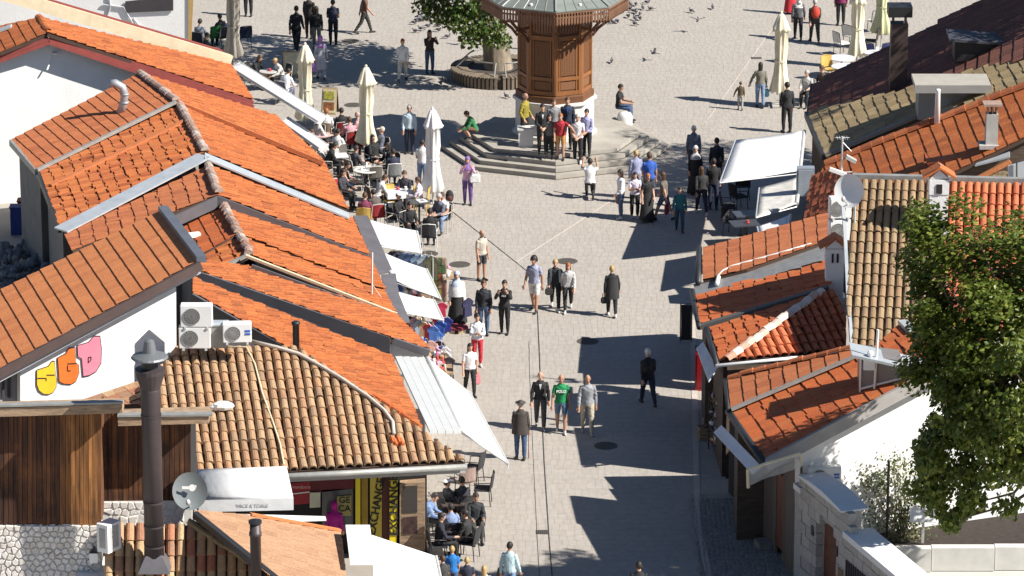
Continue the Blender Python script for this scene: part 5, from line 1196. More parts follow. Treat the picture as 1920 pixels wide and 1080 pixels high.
def person(px, py, h, face, pose, top, bot, label, sleeve='long', legs='long', hair=('short', 'dark'), skin=0, shoes=(.03, .03, .03), z=0.0, dress=None, coat=None, group=None, hatcol=None, scarf=None, off=None, inner=None):
    p = G(px, py, z) if off is None else Vector(off); sc = h / 1.75
    t = thing('person', label, 'person', p, R(face), group); t.scale = (sc, sc, sc)
    me = zone_mesh(pose, sleeve, legs); J = BODY[pose][2]
    o = link('body', me, t, local=True)
    for s, mt in zip(o.material_slots, (SKINS[skin], cloth(top), cloth(bot), cloth(shoes))): s.link = 'OBJECT'; s.material = mt
    hs, hcx = hair
    if hs != 'bald':
        col = hatcol if hatcol else HAIRS.get(hcx, (.02, .02, .02)) if isinstance(hcx, str) else hcx
        nm = {'hijab': 'headscarf', 'hijab_long': 'headscarf', 'cap': 'cap', 'hat': 'hat'}.get(hs, 'hair')
        link(nm, hair_mesh(J, hs, col).mesh(nm, cloth(col) if nm != 'hair' else M('hair_' + str(hcx), col, .6, .3, 20), True), t, local=True)
        if hs in ('cap', 'hat') and isinstance(hcx, str): link('hair', hair_mesh(J, 'fringe', None).mesh('hair', M('hair_' + hcx, HAIRS[hcx], .6, .3, 20), True), t, local=True)
    hc, Rh = J['head'], J['Rh']; m = MB()
    for s in (-1, 1): m.ball(hc + Rh @ Vector((s * .032, -.086, .018)), (.013, .006, .008), 6, 4, T=Rh)
    link('eyes', m.mesh('eyes', EYE), t, local=True); link('mouth', MB().ball(hc + Rh @ Vector((0, -.088, -.062)), (.022, .006, .006), 6, 4, T=Rh).mesh('mouth', LIP), t, local=True)
    up = J['pelvis']; tr = J['tr']
    def skirt(z0, z1, r0, r1, col, name, y=0):
        m = MB(); n = 20; k = 8; V = []
        for i in range(k + 1):
            u = i / k; zz = z0 + (z1 - z0) * u; rr = r0 + (r1 - r0) * u
            for j in range(n):
                a = 2 * math.pi * j / n; f = 1 + .07 * u * math.sin(a * 6 + 1) + .03 * u * math.sin(a * 11)
                V.append(tr(Vector((rr * f * math.cos(a), rr * .74 * f * math.sin(a) + y, max(zz, -.2)))) + Vector((0, 0, min(0, zz + .2))) + up)
        m.add(V, [(i * n + j, (i + 1) * n + j, (i + 1) * n + (j + 1) % n, i * n + (j + 1) % n) for i in range(k) for j in range(n)])
        link(name, m.mesh(name, cloth(col), True), t, local=True)
    if dress: skirt(.13, -(up.z - dress[1]), .165, dress[2] if len(dress) > 2 else .27, dress[0], 'skirt')
    if coat: skirt(.40, -(up.z - coat[1]), .20, .24, coat[0], 'coat')
    if inner:
        c = J['chest']; link('shirt_front', MB().prism([tr(Vector((-.035, -.132, .46))) + up, tr(Vector((.035, -.132, .46))) + up, tr(Vector((0, -.146, .30))) + up], (0, .02, 0)).mesh('shirt_front', cloth(inner)), t, local=True)
    t['_p'] = pose
    return t
def hold(t, J_key, dz=0, dx=0, dy=0):
    """world place of a joint of a person"""
    J = BODY[t['_p']][2]; v = J[J_key]; s = t.scale[0]; rz = t.rotation_euler[2]
    v = Vector((v.x + dx, v.y + dy, v.z + dz)) * s; v.rotate(Matrix.Rotation(rz, 3, 'Z')); return Vector(t.location) + v
def bag(t, key, size, col, label, name='handbag', dz=-.16, dx=0, dy=0, strap=True):
    p = hold(t, key, dz, dx, dy); b = thing(name, label, 'bag', p, t.rotation_euler[2]); w, d, h = size
    bm = bmesh.new(); bmesh.ops.create_cube(bm, size=1); bmesh.ops.scale(bm, vec=(w, d, h), verts=bm.verts); bmesh.ops.bevel(bm, geom=bm.edges, offset=min(size) * .3, segments=2, affect='EDGES'); me = bpy.data.meshes.new('bag'); bm.to_mesh(me); bm.free(); me.materials.append(cloth(col)); link('pouch', me, b, local=True)
    if strap: link('strap', MB().tube([(-w * .3, 0, h * .45), (-w * .25, 0, h * .45 + .12), (w * .25, 0, h * .45 + .12), (w * .3, 0, h * .45)], .012, 5).mesh('strap', cloth(col)), b, local=True)
    return b
K, NV, WH, GR, JE, LJ = (.018, .018, .02), (.025, .03, .055), (.68, .68, .68), (.22, .22, .23), (.06, .10, .19), (.16, .24, .38)
PG = 'people on the square'
SH = (.55, .54, .52)
# --- top left of the square
person(466, 31, 1.75, 180, 'stand', K, K, 'person in black trousers at the top edge beside the grey parasol')
person(556, 96, 1.80, 170, 'walk', K, K, 'man all in black walking away behind the ivory parasol')
person(580, 72, 1.76, 160, 'stand', (.04, .03, .03), (.05, .03, .028), 'dark dressed person at the top edge left of the navy shirted man', hair=('short', 'brown'))
person(594, 92, 1.66, 180, 'stand', K, (.20, .19, .16), 'woman in a black top and khaki trousers walking away', hair=('long', 'dark'))
person(625, 84, 1.76, 180, 'folded', NV, K, 'man in navy shirt and black trousers seen from behind', sleeve='short', hair=('short', 'dark'), skin=1)
person(683, 63, 1.72, 100, 'walk', (.13, .07, .05), (.035, .035, .03), 'person with brown top striding right near the top edge', sleeve='short', hair=('short', 'brown'), skin=1)
w6 = person(602, 149, 1.66, 190, 'stroll', (.34, .36, .42), (.30, .32, .38), 'woman in a grey patterned tunic and purple headscarf', hair=('hijab', (.38, .16, .45)), dress=((.34, .36, .42), .42, .24))
bag(w6, 'hand1', (.26, .1, .34), (.42, .22, .55), 'purple shopping bag held by the woman in the purple headscarf', 'shopping_bag', -.2)
person(755, 153, 1.66, 175, 'walk2', WH, (.58, .55, .48), 'woman in white with a red cap walking away', hair=('cap', 'blond'), hatcol=(.5, .03, .03))
person(806, 138, 1.66, 20, 'phone', (.05, .035, .03), JE, 'long haired woman in blue jeans photographing by the ring bench', hair=('long', 'dark'))
# --- by the fountain
person(768, 288, 1.74, 0, 'stand', (.45, .55, .62), NV, 'man in a pale blue shirt standing in the kiosk shadow', hair=('short', 'grey'), skin=1)
w10 = person(792, 352, 1.68, 165, 'folded', WH, LJ, 'young man in white shirt and jeans standing behind the white parasol', sleeve='short')
w11 = person(877, 384, 1.66, 0, 'phone', (.50, .30, .42), (.12, .06, .22), 'woman in purple trousers holding a white shopping bag', hair=('hijab', (.22, .12, .34)), skin=0)
b = bag(w11, 'pelvis', (.36, .12, .30), (.75, .75, .73), 'white shopping bag of the woman in purple trousers', 'shopping_bag', .05, .26, -.1)
person(984, 268, 1.78, 60, 'pocket', (.26, .21, .03), K, 'man in an olive yellow jacket standing by the white trough', z=.6, hair=('fringe', 'grey'), skin=1)
SG = 'group posing on the platform steps'
person(1017, 289, 1.78, 5, 'folded', K, K, 'man in a black suit at the left of the posing group', z=.6, inner=WH)
person(1038, 287, 1.78, 10, 'stand', (.20, .20, .21), (.05, .05, .05), 'man in grey shirt standing behind the posing group', z=.62, sleeve='short', hair=('short', 'brown'), off=G(1038, 287, .6) + Vector((0, .5, 0)))
person(1064, 284, 1.82, 0, 'stand', (.02, .03, .05), K, 'man in a dark jacket over a bright blue shirt at the back', z=.6, inner=(.03, .08, .5), off=G(1064, 284, .6) + Vector((0, .4, 0)), hair=('short', 'brown'))
person(1030, 297, 1.58, 0, 'pocket', (.12, .12, .11), K, 'person in grey patterned top at the front left of the group', z=.45, hair=('short', 'dark'))
person(1051, 299, 1.64, -5, 'reach', (.34, .02, .03), (.42, .22, .07), 'person in a red shirt and ochre shorts with one arm out', z=.45, sleeve='short', legs='short', hair=('short', 'ginger'))
person(1083, 306, 1.74, -10, 'folded', (.62, .62, .64), K, 'man in a white shirt and black trousers at the front right', z=.3, sleeve='short', hair=('short', 'grey'), shoes=(.7, .7, .7))
person(1100, 294, 1.70, -20, 'folded', (.36, .36, .55), K, 'man in a pale lilac top at the right end of the group', z=.45, hair=('short', 'dark'))
person(891, 262, 1.62, 285, 'crouch', (.03, .17, .06), (.16, .08, .06), 'boy in a green jacket crouching on the platform edge', z=.45, legs='short', hair=('short', 'brown'))
person(1168, 236, 1.72, 75, 'sit', K, JE, 'man in black sitting on the round white stone seat', sleeve='short', z=0.3, skin=1, off=G(1160, 222, .45) + Vector((0, 0, -.1)))
person(1106, 374, 1.72, 180, 'kneel', WH, K, 'person in a white shirt kneeling to photograph the group', sleeve='short', hair=('short', 'dark'), skin=1)
# --- the cluster right of the steps
w = person(1164, 410, 1.68, 285, 'stand2', WH, JE, 'dark haired woman in white top and blue jeans at the left of the cluster', hair=('long', 'dark'), shoes=SH)
bag(w, 'hand-1', (.2, .1, .24), (.30, .20, .12), 'tan handbag of the woman in white and jeans', dz=-.12)
person(1190, 409, 1.58, 5, 'crossed', (.56, .52, .62), K, 'girl in a pale lilac top and black trousers in the cluster', hair=('long', 'dark'), shoes=SH, sleeve='short')
person(1192, 372, 1.66, 200, 'stand', (.28, .30, .45), (.2, .2, .24), 'woman in grey lilac standing behind the cluster', hair=('short', 'blond'))
person(1217, 384, 1.80, 190, 'stand2', (.03, .10, .42), (.05, .06, .10), 'man in a bright blue shirt behind the cluster', sleeve='short', hair=('short', 'brown'), skin=1)
person(1213, 416, 1.66, 30, 'stand2', K, K, 'ginger woman in a long black dress in the cluster', hair=('long', 'ginger'), dress=(K, .12, .30), sleeve='short')
w = person(1245, 413, 1.70, 250, 'walk', (.14, .12, .10), (.07, .11, .20), 'long haired woman in striped top and denim shorts', hair=('long', 'brown'), sleeve='short', legs='short')
bag(w, 'hand1', (.28, .1, .36), (.26, .03, .06), 'dark red carrier bag beside the boy in teal', 'shopping_bag', -.22)
person(1274, 434, 1.52, 0, 'stroll', (.02, .13, .17), (.025, .07, .12), 'boy in a teal top walking towards the viewer', hair=('short', 'dark'))
person(1300, 328, 1.74, 180, 'stand', (.12, .15, .20), (.05, .05, .06), 'man in a slate blue jacket walking away past the awning', hair=('short', 'grey'))
person(1303, 364, 1.68, 5, 'stand', K, K, 'woman in a black robe with a white headscarf', hair=('hijab', (.55, .54, .52)), dress=(K, .06, .27), coat=(K, .5))
person(1343, 352, 1.74, 185, 'stand', (.02, .022, .03), K, 'man in black beside the large white awning', hair=('short', 'dark'))
person(1315, 402, 1.68, 190, 'walk', (.03, .028, .028), NV, 'long haired woman in black top and navy trousers in the shade', hair=('long', 'brown'), shoes=SH)
person(1337, 393, 1.76, 185, 'stand', K, (.02, .028, .06), 'man in black top and navy trousers in the shade', hair=('short', 'dark'))
# --- top right
w = person(1425, 201, 1.66, 182, 'holdhand', (.17, .16, .13), LJ, 'woman in grey jacket and jeans holding a child by the hand', hair=('long', 'dark'))
bag(w, 'hand-1', (.24, .1, .3), (.2, .42, .52), 'pale blue bag of the woman with the child', 'shopping_bag', -.2)
person(1388, 206, 1.04, 180, 'holdhand', (.09, .06, .035), (.32, .32, .30), 'small child in a brown top walking with the woman', hair=('short', 'brown'))
person(1475, 249, 1.84, 200, 'stand2', K, K, 'tall man in black standing by the dark eave', hair=('short', 'dark'))
person(1496, 74, 1.72, 180, 'stroll', (.10, .10, .11), K, 'person in black with white sleeves at the top right', hair=('hijab', (.6, .6, .58)))
person(1527, 80, 1.74, 185, 'walk', (.05, .045, .04), (.045, .04, .035), 'walker with a red backpack at the top right', hair=('short', 'grey'))
bq = hold(bpy.data.objects[[o.name for o in C.objects if o.name.startswith('person') and o.type == 'EMPTY'][-1]], 'back', 0, 0, .03)
t = thing('backpack', 'bright red backpack worn at the top right', 'bag', bq); link('pouch', MB().ball((0, 0, 0), (.17, .11, .24), 10, 8).mesh('pouch', cloth((.5, .05, .03)), True), t, local=True); link('pocket', MB().ball((0, .1 - .16, -.08), (.11, .05, .1), 8, 6).mesh('pocket', cloth((.42, .04, .03)), True), t, local=True)
person(1576, 48, 1.74, 180, 'stand', (.18, .02, .08), K, 'person in a maroon top and black trousers at the top right', hair=('short', 'dark'))
person(1482, 26, 1.70, 180, 'stand', (.5, .03, .04), (.5, .03, .04), 'person in a long red dress at the top edge', hair=('long', 'dark'), dress=((.5, .03, .04), .1, .26))
# --- middle of the street
person(903, 526, 1.66, 40, 'stand', (.42, .38, .32), (.035, .035, .04), 'old man in beige shirt and dark shorts standing alone', sleeve='short', legs='short', hair=('fringe', 'grey'), skin=1)
m14 = person(907, 628, 1.74, 0, 'stand', (.02, .022, .027), JE, 'man in a black sweater and blue jeans facing the viewer', hair=('short', 'brown'), skin=1)
bag(m14, 'hand-1', (.16, .08, .16), K, 'small black pouch in the hand of the man in the black sweater', 'handbag', -.08)
person(946, 626, 1.70, -10, 'phone', K, K, 'young man in a black printed hoodie holding a phone up', hair=('short', 'dark'))
m16 = person(1002, 584, 1.80, 340, 'stroll', (.30, .31, .42), (.62, .60, .57), 'curly haired man in lilac shirt and white shorts', sleeve='short', legs='short', hair=('curly', 'dark'), skin=1)
w = person(1041, 580, 1.68, 0, 'walk', K, K, 'woman in an open pale jacket and black trousers on the left of two', hair=('short', 'blond'), shoes=SH); link('jacket_side', MB().prism([(.10, -.15, 1.38), (.19, -.10, 1.36), (.20, -.12, .95), (.12, -.17, .95)], (0, .03, 0)).prism([(-.10, -.15, 1.38), (-.19, -.10, 1.36), (-.20, -.12, .95), (-.12, -.17, .95)], (0, .03, 0)).mesh('jacket', cloth((.38, .44, .43))), w, local=True)
bag(w, 'hand-1', (.24, .12, .22), (.05, .04, .035), 'black shoulder bag of the woman in the pale jacket', dz=-.05)
w = person(1065, 583, 1.62, 0, 'walk2', (.48, .47, .46), K, 'ginger woman in a white jacket and black trousers', hair=('long', 'ginger'), shoes=SH)
w = person(1147, 593, 1.62, 185, 'stroll', K, K, 'blond woman in a long black coat seen from behind', hair=('short', 'blond'), coat=((.022, .022, .024), .62), shoes=SH)
bag(w, 'hand1', (.24, .1, .2), K, 'black handbag of the blond woman in the long coat', dz=-.14)
person(895, 687, 1.64, 5, 'crossed', (.62, .63, .66), (.50, .03, .05), 'woman in a white top and bright red trousers', hair=('bun', 'dark'), shoes=SH)
w = person(881, 742, 1.62, 15, 'stroll', (.66, .64, .64), K, 'woman in a white shirt and black trousers by the big awning', sleeve='short', hair=('long', 'dark'))
bag(w, 'hand1', (.2, .08, .3), (.60, .22, .25), 'pink bag of the woman by the big awning', 'shopping_bag', -.2)
m22 = person(1215, 760, 1.76, 195, 'walk', (.02, .022, .03), NV, 'grey haired man in a dark jacket walking away in the shade', hair=('short', 'white'))
bq = hold(m22, 'back', .02, .1, .04); t = thing('backpack', 'black backpack on the man walking in the shade', 'bag', bq, R(195)); link('pouch', MB().ball((0, 0, 0), (.17, .12, .23), 10, 8).mesh('pouch', cloth(K), True), t, local=True); link('pocket', MB().ball((0, .1, -.06), (.11, .05, .1), 8, 6).mesh('pocket', cloth((.03, .03, .03)), True), t, local=True)
person(1013, 804, 1.74, 0, 'stroll', K, (.045, .05, .06), 'white haired man in a black cardigan on the left of three', hair=('fringe', 'white'), inner=WH, shoes=(.25, .25, .25))
gm = person(1052, 811, 1.76, 0, 'stroll', (.01, .20, .07), (.10, .16, .26), 'bald man in a green lettered shirt and denim shorts', sleeve='short', legs='short', hair=('bald', ''), skin=1, shoes=SH)
def text_mesh(body, size, mat, ext=.004, bold=0.0):
    cu = bpy.data.curves.new('txt', 'FONT'); cu.body = body; cu.size = size; cu.align_x = 'CENTER'; cu.align_y = 'CENTER'; cu.extrude = ext; cu.offset = bold
    o = bpy.data.objects.new('txt', cu); C.objects.link(o); dg = bpy.context.evaluated_depsgraph_get(); me = bpy.data.meshes.new_from_object(o.evaluated_get(dg)); bpy.data.objects.remove(o); me.materials.clear(); me.materials.append(mat); return me
o = link('shirt_lettering', text_mesh('POLO', .105, PLW, .006, .004), gm, local=True); o.location = (0, -.158, BODY['stroll'][2]['chest'].z - .02); o.rotation_euler = (R(88), 0, 0)
o = link('hoodie_print', text_mesh('CLA', .07, PLW, .004, .002), bpy.data.objects[[q.name for q in C.objects if q.get('label') == 'young man in a black printed hoodie holding a phone up'][0]], local=True); o.location = (0, -.15, 1.28); o.rotation_euler = (R(88), 0, 0)
person(1101, 814, 1.80, 5, 'stroll', (.26, .27, .29), (.42, .38, .30), 'grey haired man in a grey sweater and beige trousers', hair=('fringe', 'grey'), skin=1, shoes=(.35, .33, .3))
cm = person(976, 862, 1.74, 180, 'stand2', (.055, .045, .04), JE, 'old man in a brown jacket and flat cap leaning on a cane', hair=('hat', 'grey'), hatcol=(.06, .055, .045), coat=((.055, .045, .04), .78))
hp_ = hold(cm, 'hand-1'); t = thing('walking_cane', 'reddish walking cane of the old man in the brown jacket', 'cane', (hp_.x, hp_.y + .05, 0)); link('shaft', MB().tube([(0, 0, 0), (0, 0, hp_.z - .02)], .012, 6).mesh('shaft', M('cane_red', (.25, .06, .05), .5)), t, local=True); link('handle', MB().tube([(-.06, 0, hp_.z), (0, 0, hp_.z + .01), (.05, 0, hp_.z - .01)], .015, 6).mesh('handle', M('cane_wood', (.2, .1, .06), .5)), t, local=True)
# --- bottom edge
person(848, 1122, 1.42, 178, 'stand', (.02, .17, .50), JE, 'blond boy in a bright blue shirt at the bottom edge', sleeve='short', hair=('short', 'blond'))
person(831, 1140, 1.42, 200, 'stand', (.05, .045, .05), K, 'fair haired boy in a dark shirt at the bottom edge', sleeve='short', hair=('short', 'brown'))
person(876, 1142, 1.40, 180, 'stand', (.025, .028, .05), K, 'blond boy in a navy shirt at the bottom edge', sleeve='short', hair=('short', 'blond'))
person(908, 1160, 1.42, 180, 'stand', (.5, .48, .44), JE, 'long blond haired girl at the bottom edge', hair=('long', 'blond'))
w = person(955, 1128, 1.62, 160, 'stroll', (.42, .56, .60), LJ, 'dark haired person in pale blue carrying a child at the bottom edge', hair=('short', 'dark'))
person(943, 1122, 1.05, 200, 'stand', (.10, .075, .06), (.3, .3, .32), 'small child in brown beside the person in pale blue', hair=('short', 'brown'))
person(1197, 1172, 1.7, 180, 'stand', K, K, 'dark haired person whose head just shows at the bottom edge')
# ================================================================ parasols, chairs, tables
POLE = M('parasol_pole', (.55, .53, .48), .4, metal=.3)
def parasol(px, py, ytop, ybot, mat, label, seed, base_z=0, fl=.33):
    b = G(px, py, base_z); sc = FPX / (b.y * cP + CAMH * sP); top = (py - ytop) / (sc * cP); bot = (py - ybot) / (sc * cP)
    t = thing('closed_parasol', label, 'parasol', b, 0, 'closed parasols'); r = random.Random(seed); n = 32; L = top - bot
    prof = [(.02, top), (.09, top - .03), (.17, top - .22), (.27, top - .52), (.29, top - .60), (.20, top - .66), (.21, top - L * .45), (.17, top - L * .60), (.22, top - L * .78), (fl, bot + .05), (fl * .9, bot)]
    V = []; ph = r.uniform(0, 6)
    for i, (rr, z) in enumerate(prof):
        for j in range(n):
            a = 2 * math.pi * j / n; k = min(1, i / 4); f = 1 + k * (.22 * math.sin(8 * a + ph) + .10 * math.sin(5 * a + i * .5) + .05 * r.uniform(-1, 1)); V.append((rr * f * math.cos(a), rr * f * math.sin(a), z + (.05 * math.sin(8 * a + 1) if i in (4, 9, 10) else 0)))
    m = MB().add(V, [(i * n + j, (i + 1) * n + j, (i + 1) * n + (j + 1) % n, i * n + (j + 1) % n) for i in range(len(prof) - 1) for j in range(n)])
    link('canopy', m.mesh('canopy', mat, True), t, local=True); link('pole', MB().tube([(0, 0, 0), (0, 0, top)], .03, 8).mesh('pole', POLE), t, local=True)
    link('tie', MB().lathe((0, 0, 0), [(.225, top - L * .60 - .03), (.225, top - L * .60 + .03)], 20, cap=False).mesh('tie', mat), t, local=True)
    link('finial', MB().ball((0, 0, top + .03), .05, 8, 6).mesh('finial', mat), t, local=True); link('foot', MB().box((0, 0, .04), (.55, .55, .08)).mesh('foot', CONC), t, local=True)
GREYC = M('taupe_canvas', (.30, .27, .23), .85, .08)
parasol(440, 168, -30, 106, GREYC, 'closed taupe grey parasol at the top left', 1)
parasol(574, 238, 86, 222, IVORY, 'closed ivory parasol behind the long white awning', 2)
parasol(688, 312, 128, 268, IVORY, 'closed ivory parasol in the middle of the cafe', 3)
parasol(812, 388, 207, 358, CANVAS, 'closed white parasol nearest the street', 4)
parasol(1462, 200, 28, 172, IVORY, 'closed ivory parasol right of the woman with the child', 5)
parasol(1606, 128, -22, 104, IVORY, 'closed ivory parasol among the tables at the top right', 6)
parasol(1652, 92, -60, 62, M('lime_ivory_canvas', (.55, .56, .34), .85, .05), 'closed greenish parasol partly cut by the top edge', 7)
CH = {}
def chair(p, rz, seat, frame, label, style='wicker', group='cafe chairs'):
    t = thing('cafe_chair', label, 'chair', (p[0], p[1], p[2] if len(p) > 2 else 0), R(rz), group); k = (seat, frame, style)
    if k not in CH:
        sm = cloth(seat); fm = M('frame_%02d_%02d_%02d' % tuple(int(x * 99) for x in frame), frame, .5)
        s_ = MB().box((0, 0, .45), (.46, .44, .04)).mesh('seat', sm); V = []
        bk = MB()
        for i in range(7):
            a = R(20 + 140 * i / 6) if style == 'wicker' else None
            x = -.23 + .46 * i / 6; y = .20 + (.05 * (1 - ((i - 3) / 3) ** 2)); bk.v += [(x, y, .50), (x, y + .06, .90), (x, y + .025, .50), (x, y + .085, .90)]
        for i in range(6): b = i * 4; bk.f += [(b, b + 4, b + 5, b + 1), (b + 2, b + 3, b + 7, b + 6), (b + 1, b + 5, b + 7, b + 3)]
        bk.mi = [0] * len(bk.f); bk.var = [0.0] * len(bk.v); b_ = bk.mesh('backrest', sm)
        lg = [MB().tube([(x * .2, y * .19, .44), (x * .22, y * .23, 0)], .014, 6).mesh('leg', fm) for x in (-1, 1) for y in (-1, 1)]
        rim = MB().tube([(-.24, .2, .44), (-.24, .25, .70), (-.22, .28, .9), (0, .33, .93), (.22, .28, .9), (.24, .25, .70), (.24, .2, .44)], .016, 6).mesh('back_frame', fm)
        arm = [MB().tube([(s * .24, .25, .68), (s * .27, 0, .68), (s * .25, -.18, .66), (s * .22, -.2, .44)], .014, 6).mesh('armrest', fm) for s in (-1, 1)] if style == 'wicker' else []
        CH[k] = [('seat', s_), ('backrest', b_), ('back_frame', rim)] + [('leg', x) for x in lg] + [('armrest', x) for x in arm]
    for nm, me in CH[k]: link(nm, me, t, local=True)
    return t
TBL = {}
def table(px, py, label, top=(.7, .7, .68), r=.36, square=False, cloth_=False, z=.74):
    p = G(px, py, z); t = thing('cafe_table', label, 'table', (p.x, p.y, 0), R(12 if square else 0), 'cafe tables'); tm = M('table_%02d_%02d_%02d' % tuple(int(x * 99) for x in top), top, .35, .04)
    if square: link('tabletop', MB().box((0, 0, z - .015), (r * 2, r * 1.6, .035)).mesh('tabletop', tm), t, local=True)
    else: link('tabletop', MB().lathe((0, 0, 0), [(r, z - .03), (r, z), (r - .02, z + .005)], 24).mesh('tabletop', tm), t, local=True)
    link('pedestal', MB().tube([(0, 0, .03), (0, 0, z - .03)], .035, 8).mesh('pedestal', BLK), t, local=True); link('foot', MB().box((0, 0, .02), (.5, .07, .03)).box((0, 0, .021), (.07, .5, .03)).mesh('foot', BLK), t, local=True)
    if cloth_: link('edge_cloth', MB().box((0, 0, z - .10), (r * 2.04, r * 1.64, .16)).mesh('edge_cloth', tm), t, local=True)
    return p
CUPM = M('cup_white', (.75, .75, .73), .3)
def cup(p, dx, dy, label, col=None):
    t = thing('coffee_cup', label, 'cup', (p.x + dx, p.y + dy, p.z + .006), 0, 'cups and cans on the tables'); mt = CUPM if col is None else cloth(col)
    link('bowl', MB().lathe((0, 0, 0), [(.03, 0), (.045, .05), (.048, .09), (.04, .09), (.03, .02)], 10, cap=False).mesh('bowl', mt, True), t, local=True); link('saucer', MB().lathe((0, 0, 0), [(.03, 0), (.08, .012), (.08, .016)], 12).mesh('saucer', mt), t, local=True)
def seated(hx, hy, face, top, bot, label, pose='sit', h=1.7, seat=(.05, .045, .04), frame=(.45, .42, .38), chairlab=None, z=1.24, style='wicker', **k):
    p = G(hx, hy, z); s = h / 1.75; J = BODY[pose][2]; hd = Vector(J['head']) * s; hd.rotate(Matrix.Rotation(R(face), 3, 'Z'))
    base = Vector((p.x - hd.x, p.y - hd.y, 0)); t = person(0, 0, h, face, pose, top, bot, label, off=base, **k)
    if chairlab: q = Vector((0, .03, 0)); q.rotate(Matrix.Rotation(R(face), 3, 'Z')); chair((base.x + q.x, base.y + q.y), face, seat, frame, chairlab, style)
    return t
DK, LTF, REDC, YW_, WHF = (.04, .035, .035), (.55, .53, .48), (.30, .025, .03), (.50, .33, .08), (.66, .66, .64)
seated(487, 104, 60, K, (.10, .12, .15), 'person in a dark hooded top leaning over a table at the upper left', 'sitlean', hair=('long', 'brown'), chairlab='dark chair under the person in the hooded top', seat=DK)
seated(516, 107, 300, (.55, .55, .53), K, 'blond youth in black vest and white sleeves at the upper left table', 'sitlean', h=1.62, hair=('short', 'blond'), chairlab='dark chair under the blond youth', seat=DK)
seated(541, 129, 150, (.62, .63, .66), (.12, .13, .20), 'man in a white shirt seated with his back turned by the ivory parasol', 'sitlean', chairlab='grey backed chair under the man in white by the ivory parasol', seat=(.12, .13, .2))
p = table(503, 133, 'cafe table between the two leaning youths', (.5, .48, .45), .33); cup(p, .05, 0, 'red cup on the upper left table', (.5, .05, .06))
seated(612, 208, 170, WH, K, 'person in white seated behind the menu board', hair=('short', 'ginger'), chairlab='wicker chair behind the menu board', seat=(.3, .22, .14))
seated(640, 207, 190, K, K, 'person in black with dark hair in the crowded left cafe', chairlab='red chair under the person in black', seat=REDC, style='plain', hair=('short', 'dark'))
seated(655, 224, 200, (.50, .26, .30), K, 'woman in a pink top in the crowded left cafe', hair=('short', 'brown'), chairlab='red chair under the woman in pink', seat=REDC, style='plain')
seated(670, 214, 250, (.46, .27, .27), (.3, .28, .28), 'man in a rose shirt facing left in the cafe', sleeve='short', hair=('fringe', 'grey'), chairlab='dark chair under the man in the rose shirt', seat=DK)
seated(634, 246, 150, WH, K, 'person in white and black at the red cafe tables', hair=('short', 'dark'), sleeve='short', chairlab='dark chair at the red cafe tables', seat=DK)
seated(628, 268, 100, K, K, 'person in a black jacket below the second white awning', 'sitlean', hair=('short', 'dark'), chairlab='black chair below the second white awning', seat=DK)
table(668, 247, 'round pink white table beside the ivory parasol', (.66, .52, .53), .42); table(600, 252, 'pink cafe table under the awning edge', (.55, .36, .37), .36)
p = table(633, 291, 'white table holding a napkin box', (.72, .72, .7), .34, True)
t = thing('napkin_box', 'white napkin box on the white table', 'box', (p.x - .05, p.y + .1, p.z + .01)); link('box', MB().box((0, 0, .09), (.16, .1, .18)).mesh('box', PLW), t, local=True); link('napkin', MB().prism([(-.05, 0, .18), (.05, 0, .18), (.02, 0, .24)], (0, .02, 0)).mesh('napkin', PLW), t, local=True)
seated(716, 243, 290, (.10, .11, .15), LJ, 'man in a grey blue jacket and pale cap by the ivory parasol', 'sitback', hair=('cap', 'grey'), hatcol=(.4, .36, .3), chairlab='dark wicker chair of the man with the pale cap', skin=1)
seated(727, 272, 300, K, K, 'dark haired woman in a black jacket at the round tables', hair=('long', 'dark'), inner=WH, chairlab='dark chair of the woman in the black jacket', seat=DK)
seated(737, 284, 190, NV, K, 'man in a navy jacket seated with his back to the street', 'sit', hair=('short', 'dark'), chairlab='grey backed chair under the man in the navy jacket', seat=(.20, .205, .21), frame=WHF, style='plain')
p = table(686, 318, 'round white cafe table with cups and a carafe', (.66, .64, .6), .42)
cup(p, .12, .05, 'white cup on the carafe table'); cup(p, -.14, -.06, 'white cup at the left of the carafe table')
t = thing('carafe', 'white carafe on the round cafe table', 'carafe', (p.x + .02, p.y + .1, p.z + .006)); link('body', MB().lathe((0, 0, 0), [(.04, 0), (.05, .08), (.025, .17), (.03, .2)], 10).mesh('body', PLW, True), t, local=True); link('lid', MB().ball((0, 0, .21), .022, 6, 5).mesh('lid', PLW), t, local=True)
for i, (x, y, a) in enumerate(((655, 300, 60), (712, 305, 250), (700, 335, 200), (668, 345, 100), (720, 318, 280), (660, 262, 20), (592, 262, 330))):
    q = G(x, y + 22); chair((q.x, q.y), a, DK if i % 2 else (.10, .09, .08), LTF, ['dark chair left of the carafe table', 'dark chair behind the carafe table', 'dark chair in front of the carafe table', 'dark chair at the lower left of the carafe table', 'dark chair right of the carafe table', 'dark chair beside the pink white table', 'dark chair under the awning edge'][i])
seated(652, 304, 80, (.10, .035, .03), LJ, 'woman in a brown sleeveless top and jeans leaning right', 'sitlean', sleeve='none', hair=('short', 'dark'), chairlab='wicker chair of the woman in the brown top', seat=(.2, .16, .12))
seated(722, 328, 110, WH, K, 'man in a white shirt at the white clothed table', 'sitlean', hair=('short', 'brown'), chairlab='dark wooden chair of the man in white', seat=(.06, .03, .03))
seated(783, 333, 265, (.62, .56, .66), (.3, .3, .32), 'brown haired youth at the white clothed table', 'sit', h=1.6, hair=('short', 'brown'), chairlab='yellow wooden chair of the brown haired youth', seat=YW_, frame=YW_, style='plain')
p = table(752, 356, 'square table with a white cloth near the white parasol', (.76, .77, .8), .52, True, True)
cup(p, -.1, 0, 'red and white can on the clothed table', (.5, .1, .15)); cup(p, .15, .08, 'white cup on the clothed table')
